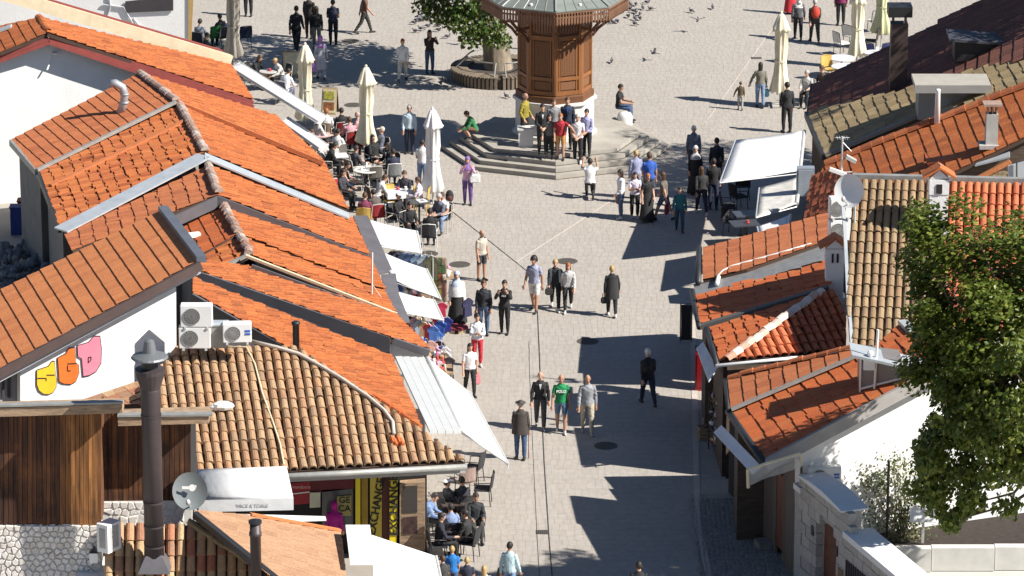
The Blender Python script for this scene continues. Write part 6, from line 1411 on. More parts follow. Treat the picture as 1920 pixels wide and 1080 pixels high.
seated(684, 366, 175, (.17, .035, .07), K, 'person in a maroon top seated on a yellow chair by the eave', 'sit', sleeve='short', hair=('short', 'brown'), chairlab='yellow chair of the person in maroon', seat=YW_, frame=YW_, style='plain')
seated(747, 366, 60, K, K, 'person in black with a white cap below the clothed table', 'sit', hair=('cap', 'dark'), hatcol=WH, chairlab='pale framed chair of the person in black and white cap', seat=DK, frame=WHF)
seated(823, 368, 320, (.12, .13, .17), K, 'grey haired person in dark clothes at the near cafe edge', 'sit', hair=('short', 'grey'), chairlab='dark chair of the grey haired person', seat=DK)
seated(806, 396, 175, K, K, 'person in a black jacket seated nearest the street', 'sit', hair=('short', 'dark'), chairlab='black chair with pale legs nearest the street', seat=DK, frame=WHF)
seated(829, 366, 340, WH, LJ, 'man in a white shirt seated sideways beside the white parasol', 'sit', sleeve='short', hair=('short', 'brown'), skin=1, chairlab='dark chair of the man in white beside the parasol', seat=DK)
q = G(843, 398); t = thing('backpack', 'dark backpack hung beside the seated man in white', 'bag', (q.x, q.y, .55)); link('pouch', MB().ball((0, 0, 0), (.14, .11, .22), 10, 8).mesh('pouch', cloth(K), True), t, local=True); link('pocket', MB().ball((0, -.09, -.05), (.1, .05, .1), 8, 6).mesh('pocket', cloth((.1, .03, .03)), True), t, local=True)
p = table(786, 377, 'dark small table with folded white papers', (.10, .10, .10), .34, True); t = thing('paper_menu', 'folded white papers on the dark small table', 'menu', (p.x + .08, p.y, p.z + .006), R(25)); link('sheet', MB().box((0, 0, .01), (.3, .34, .015)).mesh('sheet', PLW), t, local=True); link('photo', MB().box((.02, 0, .021), (.12, .2, .004)).mesh('photo', cloth(GR)), t, local=True)
q = G(793, 400); chair((q.x, q.y), 90, YW_, YW_, 'empty yellow wooden chair by the white parasol', 'plain'); q = G(735, 400); chair((q.x, q.y), 30, YW_, YW_, 'empty yellow wooden chair below the clothed table', 'plain')
for hx, hy, fc, tp, lab, po in ((600, 226, 120, (.5, .48, .46), 'person in cream in front of the menu board', 'sit'), (584, 243, 80, K, 'dark dressed person half under the awning end', 'sitlean'), (682, 230, 220, (.16, .03, .05), 'person in dark red beside the ivory parasol', 'sit'), (699, 258, 40, K, 'dark haired person left of the man with the pale cap', 'sitback'), (668, 278, 130, (.05, .05, .06), 'person in charcoal by the white napkin table', 'sit'), (643, 322, 60, (.04, .04, .05), 'person in black at the eave edge of the cafe', 'sit'), (700, 356, 200, (.10, .08, .07), 'person in brown grey left of the clothed table', 'sitlean'), (768, 384, 20, K, 'dark dressed person by the small dark table', 'sit'), (612, 262, 60, (.45, .42, .42), 'person in pale grey under the second awning', 'sitlean'), (758, 325, 350, (.03, .03, .04), 'person in black facing the viewer behind the clothed table', 'sit')):
    seated(hx, hy, fc, tp, K, lab, po, hair=(('short', 'long')[hx % 2], ('dark', 'brown')[hy % 2]), chairlab='cafe chair of the ' + lab, seat=(DK, REDC, (.1, .09, .08))[hx % 3], frame=LTF)
def board(px, py, label, h=.95, w=.55, rz=-12, pics=True):
    q = G(px, py); t = thing('menu_board', label, 'sign', (q.x, q.y, 0), R(rz)); T = Matrix.Rotation(R(-12), 4, 'X')
    link('front_panel', MB().box((0, -.12, h / 2), (w, .03, h), mat=T).mesh('front_panel', M('board_wood', (.55, .40, .22), .6)), t, local=True); link('rear_panel', MB().box((0, .12, h / 2), (w, .03, h), mat=Matrix.Rotation(R(12), 4, 'X')).mesh('rear_panel', DGREY), t, local=True)
    link('poster', MB().box((0, -.14, h / 2), (w * .84, .016, h * .86), mat=T).mesh('poster', M('poster_cream', (.62, .56, .38), .6, .2, 6)), t, local=True)
    if pics: link('picture', MB().box((0, -.155 + .04, h * .72), (w * .66, .012, h * .3), mat=T).mesh('pic', M('food_green', (.36, .34, .05), .6, .6, 12)), t, local=True); link('picture', MB().box((0, -.155 - .03, h * .32), (w * .7, .012, h * .3), mat=T).mesh('pic', M('food_brown', (.26, .10, .035), .6, .6, 14)), t, local=True)
board(619, 212, 'wooden menu board with food pictures behind the cafe'); board(548, 140, 'plain cream menu board beside the ivory parasol', .9, .7, 10, False)
# far left tables in the tree shade
for i, (x, y, c, lab) in enumerate(((388, 66, K, 'dark dressed person sitting at the far left in shade'), (375, 40, (.25, .27, .3), 'person in grey sitting at the far left edge in shade'), (412, 30, K, 'dark haired person sitting behind the green chair'))): seated(x, y, 100 + 60 * i, c, K, lab, chairlab='dark chair in the shade, %s' % ('nearest the white house', 'against the house edge', 'behind the green chair')[i], seat=DK)
q = G(403, 90); chair((q.x, q.y), 200, (.04, .2, .05), (.04, .2, .05), 'green plastic chair in the shade at the far left', 'plain'); q = G(424, 85); chair((q.x, q.y), 190, (.02, .07, .35), (.02, .07, .35), 'blue plastic chair in the shade beside the green one', 'plain'); q = G(458, 90); chair((q.x, q.y), 200, (.02, .025, .06), (.03, .03, .05), 'dark blue chair right of the taupe parasol', 'plain')
# top right terrace
seated(1513, 136, 340, (.40, .40, .40), K, 'grey haired person in white and black at the top right terrace', hair=('short', 'grey'), chairlab='pale chair at the top right terrace edge', seat=(.5, .5, .48)); seated(1541, 128, 300, (.09, .06, .05), K, 'person in brown at the top right terrace', hair=('short', 'brown'), chairlab='dark chair of the person in brown', seat=DK)
for x, y, lab in ((1578, 108, 'large white table at the top right terrace'), (1584, 124, 'white table beside the person in brown'), (1640, 98, 'small white table with a menu card near the metal chimney')): p = table(x, y, lab, (.66, .66, .72), .5 if x < 1600 else .4)
t = thing('menu_card', 'small upright white menu card on the terrace table', 'menu', (p.x + .1, p.y, p.z + .006)); link('card', MB().prism([(-.06, 0, 0), (.06, 0, 0), (.06, .03, .2), (-.06, .03, .2)], (0, .01, 0)).mesh('card', PLW), t, local=True); link('stand', MB().box((0, .01, .01), (.14, .06, .02)).mesh('stand', BLK), t, local=True)
for i, (x, y, a, c, lab) in enumerate(((1578, 92, 120, (.6, .59, .55), 'cream cushioned chair at the top right'), (1595, 78, 140, (.6, .59, .55), 'second cream cushioned chair at the top right'), (1632, 88, 260, (.05, .04, .04), 'dark chair behind the ivory parasol at the top right'), (1640, 50, 200, (.62, .6, .57), 'cream chair beside the greenish parasol'), (1556, 142, 30, YW_, 'yellow chair near the person in brown'), (1655, 112, 210, (.02, .03, .12), 'navy covered chair near the metal chimney'), (1630, 112, 160, (.02, .03, .12), 'navy covered chair left of the menu card table'))):
    q = G(x, y + 10); chair((q.x, q.y), a, c, DK if i != 4 else YW_, lab, 'plain')
# right shade tables
p = table(1396, 418, 'dark table with a red cup in the shade of the right eave', (.05, .05, .055), .45, True); cup(p, .1, 0, 'red paper cup on the dark table', (.45, .07, .05)); table(1400, 400, 'dark table under the ribbed awning', (.06, .065, .08), .42, True)
for x, y, a, lab in ((1366, 412, 90, 'black chair at the left end of the dark table'), (1372, 440, 60, 'black chair in front of the dark table'), (1392, 372, 180, 'black chair under the ribbed awning'), (1385, 392, 120, 'black chair between the awnings')): q = G(x, y); chair((q.x, q.y), a, K, K, lab)
# terrace by the exchange shop
seated(845, 950, 190, (.20, .27, .45), K, 'person in a blue shirt on the exchange shop terrace', 'sit', hair=('short', 'dark'), chairlab='brown backed chair under the person in blue', seat=(.055, .045, .045), frame=DK, style='plain')
seated(892, 930, 10, (.028, .032, .036), (.05, .048, .05), 'man in a dark jacket seated at the terrace edge', 'sit', hair=('short', 'dark'), skin=2, chairlab='dark chair of the man in the dark jacket', seat=DK, frame=DK)
seated(838, 905, 120, (.03, .03, .035), LJ, 'person in pale jeans reclining at the back of the terrace', 'sitback', hair=('cap', 'dark'), hatcol=WH, chairlab='dark chair of the person in pale jeans', seat=DK, frame=DK)
p = table(852, 940, 'dark terrace table with cups near the exchange shop', (.08, .06, .055), .38, True); cup(p, 0, .05, 'white cup on the terrace table'); cup(p, .14, -.05, 'white cup at the table edge on the terrace'); cup(p, -.12, .1, 'white cup at the back of the terrace table')
for x, y, a, s, lab in ((872, 930, 200, (.36, .26, .23), 'chair with rose striped cushion on the terrace'), (888, 905, 250, DK, 'slatted black chair at the terrace corner'), (905, 945, 265, DK, 'slatted black chair at the street side of the terrace'), (820, 1000, 90, (.06, .03, .03), 'dark red chair beside the display case')): q = G(x, y); chair((q.x, q.y), a, s, DK, lab)
for hx, hy, fc, tp, lab in ((815, 925, 80, (.16, .24, .42), 'person in denim at the back wall of the terrace'), (828, 968, 100, (.02, .02, .03), 'person in black beside the display case on the terrace'), (866, 900, 200, (.03, .03, .035), 'person in black at the far end of the terrace'), (872, 962, 250, (.03, .03, .03), 'dark haired person between the terrace tables')):
    seated(hx, hy, fc, tp, K, lab, 'sitlean' if hx % 2 else 'sit', hair=('short', 'dark'), chairlab='dark chair of the ' + lab, seat=DK, frame=DK)
# two customers at the exchange front
person(588, 1012, 1.70, 190, 'stand', K, K, 'dark haired customer in front of the grey shop window', hair=('short', 'dark')); person(628, 1050, 1.62, 175, 'stand', (.36, .01, .20), (.2, .02, .12), 'woman in a magenta headscarf in front of the shop', hair=('hijab', (.40, .008, .22)))

# ================================================================ awnings, roof gear on the left
awning('long white awning at the top of the left shops', [(428, 124), (598, 230), (612, 218), (450, 117)], (2.75, 2.75, 2.3, 2.3), CANVAS, val=.12)
awning('short white awning below the long one', [(524, 226), (600, 280), (615, 272), (540, 220)], (2.7, 2.7, 2.35, 2.35), CANVAS, val=.08)
awning('white awning over the clothes rail, farthest of three', [(688, 410), (705, 455), (790, 474), (782, 434)], (2.75, 2.75, 2.3, 2.3), CANVAS, val=.12)
awning('white awning in the middle of the three stall awnings', [(712, 470), (738, 523), (826, 560), (800, 505)], (2.75, 2.75, 2.3, 2.3), CANVAS, val=.0)
awning('small white awning nearest of the three stall awnings', [(738, 544), (746, 578), (831, 600), (814, 563)], (2.7, 2.7, 2.3, 2.3), CANVAS, val=.10)
awning('large white awning stretched over the street from the grey ribbed canopy', [(800, 668), (862, 803), (953, 870), (880, 735)], (2.75, 2.75, 2.05, 2.15), CANVAS, val=.12)
rc = thing('ribbed_canopy', 'pale grey ribbed metal canopy above the large awning', 'canopy', G(800, 740, 2.8)); A, B, Cc, D = G(741, 668, 3.05), G(796, 665, 2.85), G(866, 804, 2.85), G(806, 808, 3.05)
for i in range(4):
    u0, u1 = i / 4, (i + 1) / 4 - .02; MB().prism([A.lerp(B, u0) + Vector((0, 0, -.02 * i)), A.lerp(B, u1) + Vector((0, 0, -.02 * i)), D.lerp(Cc, u1) + Vector((0, 0, -.02 * i)), D.lerp(Cc, u0) + Vector((0, 0, -.02 * i))], (0, 0, -.07)).build('panel', M('canopy_sheet', (.48, .49, .49), .4, .06), rc)
ec = thing('eave_cover', 'dark grey metal cover along the eave beside the stall awnings', 'cover', G(700, 480, 2.8))
for a, b in (((662, 404, 690, 404), (735, 505, 708, 512)), ((715, 515, 742, 512), (748, 548, 722, 550)), ((724, 552, 748, 550), (768, 600, 752, 602))): MB().prism([G(a[0], a[1], 2.95), G(a[2], a[3], 2.8), G(b[0], b[1], 2.8), G(b[2], b[3], 2.95)], (0, 0, -.08)).build('sheet', GREYM, ec)
t = thing('antenna_mast', 'thin white pole leaning over the stall awnings', 'antenna', G(697, 558, 3.0)); link('mast', MB().tube([(0, 0, 0), (.03, 0, 1.35)], .025, 6).mesh('mast', PLW), t, local=True); link('stay', MB().tube([(.02, 0, .4), (.3, -.1, 0)], .008, 4).mesh('stay', STEEL), t, local=True)
ba = thing('white_awning', 'white awning with ribbed box at the bottom edge', 'awning', G(740, 1070, 2.4)); A, B = G(648, 984, 2.9), G(694, 984, 2.75)
for i in range(3): MB().prism([A.lerp(B, i / 3), A.lerp(B, i / 3 + .32), A.lerp(B, i / 3 + .32) + Vector((.2, -2.6, 0)), A.lerp(B, i / 3) + Vector((.2, -2.6, 0))], (0, 0, -.08)).build('box_panel', PLW, ba)
P = [G(697, 1003, 2.6), G(818, 1043, 2.15), G(832, 1110, 2.15), G(702, 1110, 2.6)]; MB().prism(P, (0, 0, -.03)).build('canvas', CANVAS, ba); MB().tube([P[1], P[2]], .035, 8).build('front_bar', STEEL, ba)
ca = thing('lettered_awning', 'white curved awning with faint grey lettering over the shop', 'awning', AY(455, 940, 106.0)); Y0 = 107.3; V = []; n = 10
for k in range(n + 1):
    u = k / n; a = R(85 * u)
    for (xa, xb) in ((365 + 7 * u, 537 + 13 * u),):
        yy = 880 + 60 * u; pL = AY(xa, 880 + 58 * u, Y0 - 1.1 * math.sin(a) * .9 - .1 * u); pR = AY(xb, 874 + 60 * u, Y0 - 1.1 * math.sin(a) * .9 - .1 * u); V += [pL, pR]
m = MB().add(V, [(2 * k, 2 * k + 2, 2 * k + 3, 2 * k + 1) for k in range(n)]); o = m.build('canvas', CANVAS, ca, smooth=True); o.modifiers.new('t', 'SOLIDIFY').thickness = .03
pa, pb = V[-2], V[-1]; MB().prism([pa, pb, pb + Vector((0, 0, -.32)), pa + Vector((0, 0, -.32))], (0, .03, 0)).build('valance', CANVAS, ca)
o = link('lettering', text_mesh('VISCE & TOSKE', .12, M('faint_grey', (.55, .55, .56), .7), .003), ca); o.matrix_basis = Matrix.Translation((pb.x - 1.0, pb.y - .02, pb.z - .17)) @ Matrix.Rotation(R(90), 4, 'X')
MB().prism([AY(395, 962, 105.9), AY(610, 968, 105.9), AY(612, 976, 105.6), AY(395, 985, 105.6)], (0, .1, -.05)).build('roller_box', PLW, ca)
# shop lettering
BLKP = M('print_black', (.02, .018, .015), .7)
def put_text(body, size, mat, px, Y, parent, rot=0, bold=.002):
    o = link('lettering', text_mesh(body, size, mat, .004, bold), parent); p = AY(px[0], px[1], Y); o.matrix_basis = Matrix.Translation(p) @ Matrix.Rotation(R(90), 4, 'X') @ Matrix.Rotation(R(rot), 4, 'Z')
put_text('EXCHANGE', .315, BLKP, (738.5, 948), SHY - .30, hI.e, 90, .008); put_text('EXCHANGE', .30, BLKP, (706, 950), SHY - .08, hI.e, 80, .006)
put_text('GE', .24, BLKP, (646, 938), SHY - .095, hI.e); put_text('CA', .24, BLKP, (646, 954), SHY - .095, hI.e); put_text('Dvandzura', .13, M('sign_pink', (.6, .3, .3), .6), (562, 913), SHY - .09, hI.e)
# air conditioners, flue, dish on the lower left
Yc = 112.0
aircon('upper white air conditioner beside the lettered gable', AY(369, 614, Yc), 0, .84, .60); aircon('lower white air conditioner beside the lettered gable', AY(366, 654, Yc), 0, .84, .58); aircon('white air conditioner with a blue label on the tan roof', AY(445, 643, Yc), R(4), .76, .52, .3, True)
t = thing('roof_box', 'grey metal box between the air conditioners', 'box', AY(410, 648, Yc + .2)); link('body', MB().box((0, 0, .3), (.5, .4, .6)).mesh('body', GUT), t, local=True); link('lid', MB().box((0, 0, .62), (.54, .44, .04)).mesh('lid', ZINC), t, local=True)
YF = 101.6; fb0 = AY(290, 1048, YF); sc = FPX / (YF * cP + (CAMH - 6) * sP)
Hh = AY(284, 690, YF).z - fb0.z; BR = M('flue_brown', (.052, .040, .042), .5, .15, 2)
t = thing('flue_chimney', 'tall brown flue pipe with a grey conical cowl', 'chimney', fb0)
m = MB().lathe((0, 0, 0), [(.235, -.3), (.235, Hh - .55), (.235, Hh - .5)], 18)
for k in (.35, .9, 1.55, Hh - .95): m.lathe((0, 0, 0), [(.248, k * 1.0 * (Hh / 5.2)), (.248, k * (Hh / 5.2) + .05)], 18, cap=False)
link('pipe', m.mesh('pipe', BR, True), t, local=True); link('collar', MB().lathe((0, 0, 0), [(.235, Hh - .52), (.36, Hh - .12), (.36, Hh - .02), (.2, Hh)], 18).mesh('collar', BR), t, local=True)
CW = M('cowl_grey', (.17, .18, .19), .5, .1, metal=.3); link('cowl', MB().lathe((0, 0, 0), [(.42, Hh + .24), (.45, Hh + .27), (.42, Hh + .31), (.17, Hh + .40), (.12, Hh + .68), (.05, Hh + .72)], 20).mesh('cowl', CW), t, local=True); link('throat', MB().lathe((0, 0, 0), [(.2, Hh - .02), (.2, Hh + .26)], 14).mesh('throat', BLK), t, local=True)
link('base_flashing', MB().lathe((0, 0, 0), [(.55, -.25), (.3, .12), (.24, .15)], 4, ph=R(45)).mesh('base', GREYM), t, local=True)
q = pt.at(480, 1068); t = thing('flue_chimney', 'short dark flue pipe on the faded tan roof', 'chimney', q); link('pipe', MB().lathe((0, 0, 0), [(.13, -.4), (.13, .85), (.15, .86), (.15, .95), (.13, .96), (.13, 1.15)], 14).mesh('pipe', BR, True), t, local=True); link('cap', MB().lathe((0, 0, 0), [(.16, 1.18), (.16, 1.24), (.05, 1.28)], 14).mesh('cap', BLK), t, local=True)
q = AY(356, 921, 103.4); T = dish('grey satellite dish with a white mark at the lower left', q, .47, (-.05, -.97, .22), M('dish_grey', (.22, .245, .25), .5, .06), (q.x + .1, q.y + .35, q.z - .9))
dd = [o for o in C.objects if o.get('label') == 'grey satellite dish with a white mark at the lower left'][0]
m = MB().box((-.10, 0, 0), (.18, .07, .006)); m.lathe((.06, 0, -.003), [(.085, 0), (.085, .006)], 18); m.box((.14, .04, 0), (.05, .05, .006)); TT = Matrix.Translation(q + Vector((-.0, -.03, .10))) @ Vector((-.05, -.97, .22)).to_track_quat('Z', 'Y').to_matrix().to_4x4(); m.v = [tuple(TT @ Vector(v)) for v in m.v]; m.build('mark', PLW, dd)
q = AY(205, 1030, 101.9); t = thing('air_conditioner', 'narrow white unit mounted beside the rubble stone wall', 'air conditioner', q, R(-35), 'air conditioner outdoor units'); link('casing', MB().box((0, 0, .35), (.34, .5, .72)).mesh('casing', PLW), t, local=True); link('grille', MB().box((.175, 0, .36), (.01, .3, .55)).box((0, -.255, .36), (.18, .01, .5)).mesh('grille', CONC), t, local=True)
q = AY(172, 1042, 102.4); t = thing('wall_lamp', 'small white lantern on the rubble stone wall', 'lamp', q); link('housing', MB().box((.06, -.1, 0), (.2, .16, .26)).mesh('housing', PLW), t, local=True); link('shade', MB().prism([(-.05, -.2, .13), (.17, -.2, .13), (.06, -.1, .24)], (0, .18, 0)).mesh('shade', DGREY), t, local=True)
# rubble and clutter in the dark yard behind the gables
r = random.Random(4); yd = MB()
for i in range(240):
    px = r.uniform(-10, 112); py = r.uniform(455, 545) - (px * .35 if px > 40 else 0) * .2; q = G(px, py, .3 + r.uniform(0, .5)); yd.ball(q, (r.uniform(.06, .2), r.uniform(.06, .2), r.uniform(.05, .14)), 6, 4, T=Matrix.Rotation(r.uniform(0, 3), 3, 'X'))
tag(yd.build('rubble_heap', M('rubble_grey', (.20, .20, .21), .9, .3, 3)), 'heap of grey rubble in the shaded yard', kind='stuff')
for lab, px, py, c in (('dark red plastic crate in the shaded yard', 47, 425, (.2, .02, .015)), ('blue tub in the shaded yard', 33, 437, (.03, .05, .2))): q = G(px, py, 0); t = thing('yard_crate', lab, 'crate', (q.x, q.y, 0)); link('body', MB().box((0, 0, .45), (.4, .4, .9)).mesh('body', cloth(c)), t, local=True); link('rim', MB().box((0, 0, .91), (.46, .46, .04)).mesh('rim', cloth(c)), t, local=True)

# ================================================================ market stalls
def garment(p, rz, col, label, s=1.0, kind='shirt'):
    t = thing('hanging_garment', label, 'garment', p, R(rz), 'clothes hung out at the stalls'); r = random.Random(label); P = [(-.10, 0), (.10, 0), (.30, -.16), (.24, -.34), (.19, -.26), (.20, -.70), (-.20, -.70), (-.19, -.26), (-.24, -.34), (-.30, -.16)] if kind == 'shirt' else [(-.08, 0), (.08, 0), (.16, -.2), (.28, -1.0), (-.28, -1.0), (-.16, -.2)]
    m = MB(); n = len(P); V = [(x * s, -.03 + .02 * math.sin(x * 25 + i), z * s) for i, (x, z) in enumerate(P)]; V += [(x * s, .04 + .02 * math.sin(x * 20), z * s) for x, z in P]
    m.add(V, [tuple(range(n)), tuple(range(2 * n - 1, n - 1, -1))] + [(i, i + n, (i + 1) % n + n, (i + 1) % n) for i in range(n)]); link('cloth', m.mesh('cloth', cloth(col)), t, local=True)
    link('hanger', MB().tube([(-.14 * s, 0, -.02), (0, 0, .06), (.14 * s, 0, -.02)], .008, 4).tube([(0, 0, .06), (0, 0, .14)], .006, 4).mesh('hanger', STEEL), t, local=True)
def rail(p, q, h, label):
    t = thing('clothes_rail', label, 'clothes rail', ((p + q) / 2)); 
    MB().tube([Vector((p.x, p.y, h)), Vector((q.x, q.y, h))], .02, 6).build('bar', STEEL, t)
    for e in (p, q): MB().tube([Vector((e.x, e.y, 0)), Vector((e.x, e.y, h))], .02, 6).tube([Vector((e.x - .25, e.y, .02)), Vector((e.x + .25, e.y, .02))], .018, 6).build('upright', STEEL, t)
a, b = G(738, 572), G(812, 582); rail(a, b, 1.75, 'clothes rail of denim under the first stall awning')
for i, c in enumerate(((.05, .05, .10), (.30, .34, .5), (.20, .32, .60), (.13, .22, .45), (.28, .42, .62), (.40, .50, .62), (.10, .10, .06))): p = a.lerp(b, i / 6.2); garment((p.x, p.y, 1.72), -25 + 5 * i, c, '%s garment on the denim rail, %s from the left' % (['navy', 'grey lilac', 'sky blue', 'denim blue', 'pale blue', 'ice blue', 'olive'][i], ['first', 'second', 'third', 'fourth', 'fifth', 'sixth', 'last'][i]), .9)
for i, (px, py, z, c, lab) in enumerate(((778, 552, 1.9, (.42, .02, .05), 'red shirt hanging between the stall awnings'), (788, 556, 1.9, (.62, .56, .58), 'white shirt hanging beside the red one'), (806, 562, 1.8, (.2, .2, .21), 'grey shirt hanging at the stall'), (828, 568, 1.6, (.42, .02, .06), 'red child shirt at the stall corner'), (818, 588, 1.4, (.45, .04, .07), 'dark pink child shirt lower at the stall corner'), (826, 602, 1.4, (.03, .10, .42), 'bright blue shirt at the stall front'), (838, 596, 1.3, (.02, .03, .20), 'navy shirt at the stall front'), (820, 622, 1.2, (.05, .16, .5), 'blue patterned shirt lower at the stall front'), (824, 640, 1.0, (.05, .04, .06), 'black printed shirt on the near stall'), (816, 652, .95, (.55, .28, .42), 'pink shirt on the near stall'), (834, 652, .95, (.62, .60, .64), 'white printed shirt on the near stall'), (808, 640, 1.2, (.5, .3, .24), 'peach shirt at the back of the near stall'))): garment(G(px, py, z), -15 + 9 * (i % 4), c, lab, .75 if i < 3 else .62)
gc = [((.5, .06, .08), 'crimson'), ((.06, .14, .42), 'cobalt'), ((.6, .58, .56), 'cream'), ((.05, .05, .06), 'black'), ((.55, .32, .42), 'rose'), ((.3, .38, .5), 'steel blue'), ((.45, .3, .18), 'tan')]
for row, (x0, y0, x1, y1, z, wh) in enumerate(((745, 520, 800, 545, 1.9, 'under the middle stall awning'), (758, 590, 812, 612, 1.8, 'under the nearest stall awning'), (800, 610, 842, 670, .95, 'along the front of the souvenir stall'))):
    for i in range(7): garment(G(x0 + (x1 - x0) * i / 6, y0 + (y1 - y0) * i / 6, z), -20 + 7 * ((i * 3) % 5), gc[(i + 2 * row) % 7][0], '%s garment hung %s' % (gc[(i + 2 * row) % 7][1], wh), .6)
# long dress on display, with headscarf
q = G(857, 612); t = thing('display_mannequin', 'mannequin in white blouse, black skirt and pale headscarf', 'mannequin', (q.x, q.y, 0))
me = zone_mesh('stand', 'long', 'long'); o = link('body', me, t, local=True)
for s_, mt in zip(o.material_slots, (SKINS[0], cloth(WH), cloth(K), cloth(K))): s_.link = 'OBJECT'; s_.material = mt
link('headscarf', hair_mesh(BODY['stand'][2], 'hijab_long', None).mesh('headscarf', cloth((.45, .52, .64)), True), t, local=True)
V = []; n = 24
for i in range(7):
    for j in range(n): a_ = 2 * math.pi * j / n; u = i / 6; rr = .17 + .14 * u; V.append((rr * (1 + .08 * u * math.sin(7 * a_)) * math.cos(a_), rr * .85 * (1 + .08 * u * math.sin(7 * a_)) * math.sin(a_), 1.05 - .92 * u))
link('skirt', MB().add(V, [(i * n + j, (i + 1) * n + j, (i + 1) * n + (j + 1) % n, i * n + (j + 1) % n) for i in range(6) for j in range(n)]).mesh('skirt', cloth(K), True), t, local=True)
link('blouse_drape', MB().lathe((0, 0, 0), [(.13, 1.42), (.24, 1.25), (.24, .98)], 18, sy=.75, cap=False).mesh('blouse', cloth(WH), True), t, local=True); link('stand', MB().tube([(-.12, 0, 0), (.12, 0, 0)], .03, 6).mesh('stand', PLW), t, local=True)
garment(G(877, 560, 1.4), 50, (.02, .02, .06), 'navy coat hanging beside the mannequin', .8, 'shirt')
q = G(856, 622); t = thing('display_plinth', 'low red display plinth at the foot of the mannequin', 'plinth', (q.x, q.y, 0)); link('top', MB().lathe((0, 0, 0), [(.36, .1), (.36, .17), (.3, .2)], 18, sy=.7).mesh('top', cloth((.22, .03, .05))), t, local=True); link('blocks', MB().box((-.17, -.1, .06), (.24, .2, .12)).box((.17, -.1, .06), (.24, .2, .12)).mesh('blocks', CREAM), t, local=True)
# patterned kilim rack
q = G(822, 565); t = thing('rug_rack', 'rack of small patterned rugs beside the middle awning', 'rack', (q.x, q.y, 0), R(-8)); link('frame', MB().box((0, 0, .72), (.52, .05, 1.4)).mesh('frame', WOODW), t, local=True)
for i in range(5):
    for j in range(4): link('rug', MB().box((-.18 + j * .12, -.04, 1.3 - i * .25), (.105, .03, .22)).mesh('rug', cloth(rnd.choice([(.35, .10, .05), (.30, .28, .05), (.28, .05, .06), (.10, .18, .08), (.4, .3, .22), (.08, .05, .04)]))), t, local=True)
# trinket tables: every piece its own thing
SILV = M('silver', (.6, .58, .54), .3, .2, metal=.8); BRASS = M('brass', (.50, .36, .16), .35, .2, metal=.7)
SHAPES = [MB().lathe((0, 0, 0), [(.05, 0), (.07, .06), (.03, .14), (.045, .2)], 10), MB().lathe((0, 0, 0), [(.02, 0), (.10, .03), (.11, .045)], 12), MB().lathe((0, 0, 0), [(.04, 0), (.06, .05), (.055, .1), (.02, .13), (.01, .18)], 10), MB().box((0, 0, .05), (.14, .1, .1)), MB().ball((0, 0, .07), (.09, .06, .07), 8, 6)]
SN = [('copper_pot', 'pot'), ('metal_plate', 'plate'), ('coffee_pot', 'pot'), ('souvenir_box', 'box'), ('cloth_pouch', 'pouch')]
TMS = [SILV, BRASS, cloth((.6, .58, .55)), cloth((.45, .06, .06)), cloth((.05, .12, .4)), cloth((.5, .3, .38)), cloth((.4, .28, .16)), cloth((.08, .07, .06))]
TMN = ['silver', 'brass', 'white', 'red', 'blue', 'pink', 'tan', 'black']
def stall(quad, z, label, n, where, grp, seed, mats):
    P = [G(x, y, z) for x, y in quad]; t = thing('stall_table', label, 'stall', sum(P, Vector()) / 4 * 1.0); t.location.z = 0
    MB().prism(P, (0, 0, -.05)).build('tabletop', WOODW, t)
    for p in P: MB().beam((p.x * .98 + t.location.x * .02, p.y * .995 + t.location.y * .005, 0), (p.x * .98 + t.location.x * .02, p.y * .995 + t.location.y * .005, z - .05), .05, .05, up=(1, 0, 0)).build('leg', DGREY, t)
    r = random.Random(seed); cnt = 0; g = int(math.sqrt(n)) + 1
    for i in range(g):
        for j in range(g):
            if cnt >= n: break
            u, v = (i + r.uniform(.25, .75)) / g, (j + r.uniform(.25, .75)) / g; p = P[0].lerp(P[1], u).lerp(P[3].lerp(P[2], u), v); k = r.randrange(5); mi = r.choice(mats)
            key = ('tr', k, mi)
            if key not in TILES: TILES[key] = SHAPES[k].mesh(SN[k][0], TMS[mi], k in (0, 1, 2, 4))
            o = link(SN[k][0], TILES[key], None, mw=Matrix.Translation(p) @ Matrix.Rotation(r.uniform(0, 6), 4, 'Z') @ Matrix.Diagonal((r.uniform(.8, 1.3),) * 3 + (1,))); tag(o, 'small %s %s laid out %s' % (TMN[mi], SN[k][0].replace('_', ' '), where), SN[k][1], grp); cnt += 1
stall([(708, 540), (745, 545), (815, 575), (780, 570)], .85, 'stall table of silverware between the awnings', 30, 'on the table between the stall awnings', 'silverware between the stall awnings', 1, [0, 0, 1, 2, 3])
stall([(765, 605), (795, 600), (838, 660), (808, 690)], .8, 'stall table of souvenirs below the nearest stall awning', 49, 'on the stall below the nearest awning', 'souvenirs on the near stall', 2, [0, 1, 2, 4, 5, 6, 7])
stall([(800, 672), (845, 672), (850, 700), (815, 700)], .75, 'stall table with white cloth goods beside the ribbed canopy', 25, 'beside the ribbed canopy', 'goods beside the ribbed canopy', 3, [2, 5, 6, 3])
stall([(828, 505), (850, 505), (852, 520), (832, 522)], .8, 'small table of white pouches by the manhole', 9, 'by the manhole near the rugs', 'white goods by the manhole', 5, [2, 2, 5])
q = G(872, 745, .8); t = thing('folded_cloth_pile', 'pile of blue folded cloth beside the large awning', 'cloth', (q.x - .1, q.y, .0))
for i in range(4): link('fold', MB().box((0, 0, .55 + i * .09), (.62 - .05 * i, .5, .085), R(10 * i)).mesh('fold', cloth([(.2, .22, .4), (.1, .12, .4), (.3, .3, .42), (.14, .16, .36)][i])), t, local=True)
link('stand', MB().box((0, 0, .25), (.6, .5, .5)).mesh('stand', DGREY), t, local=True)
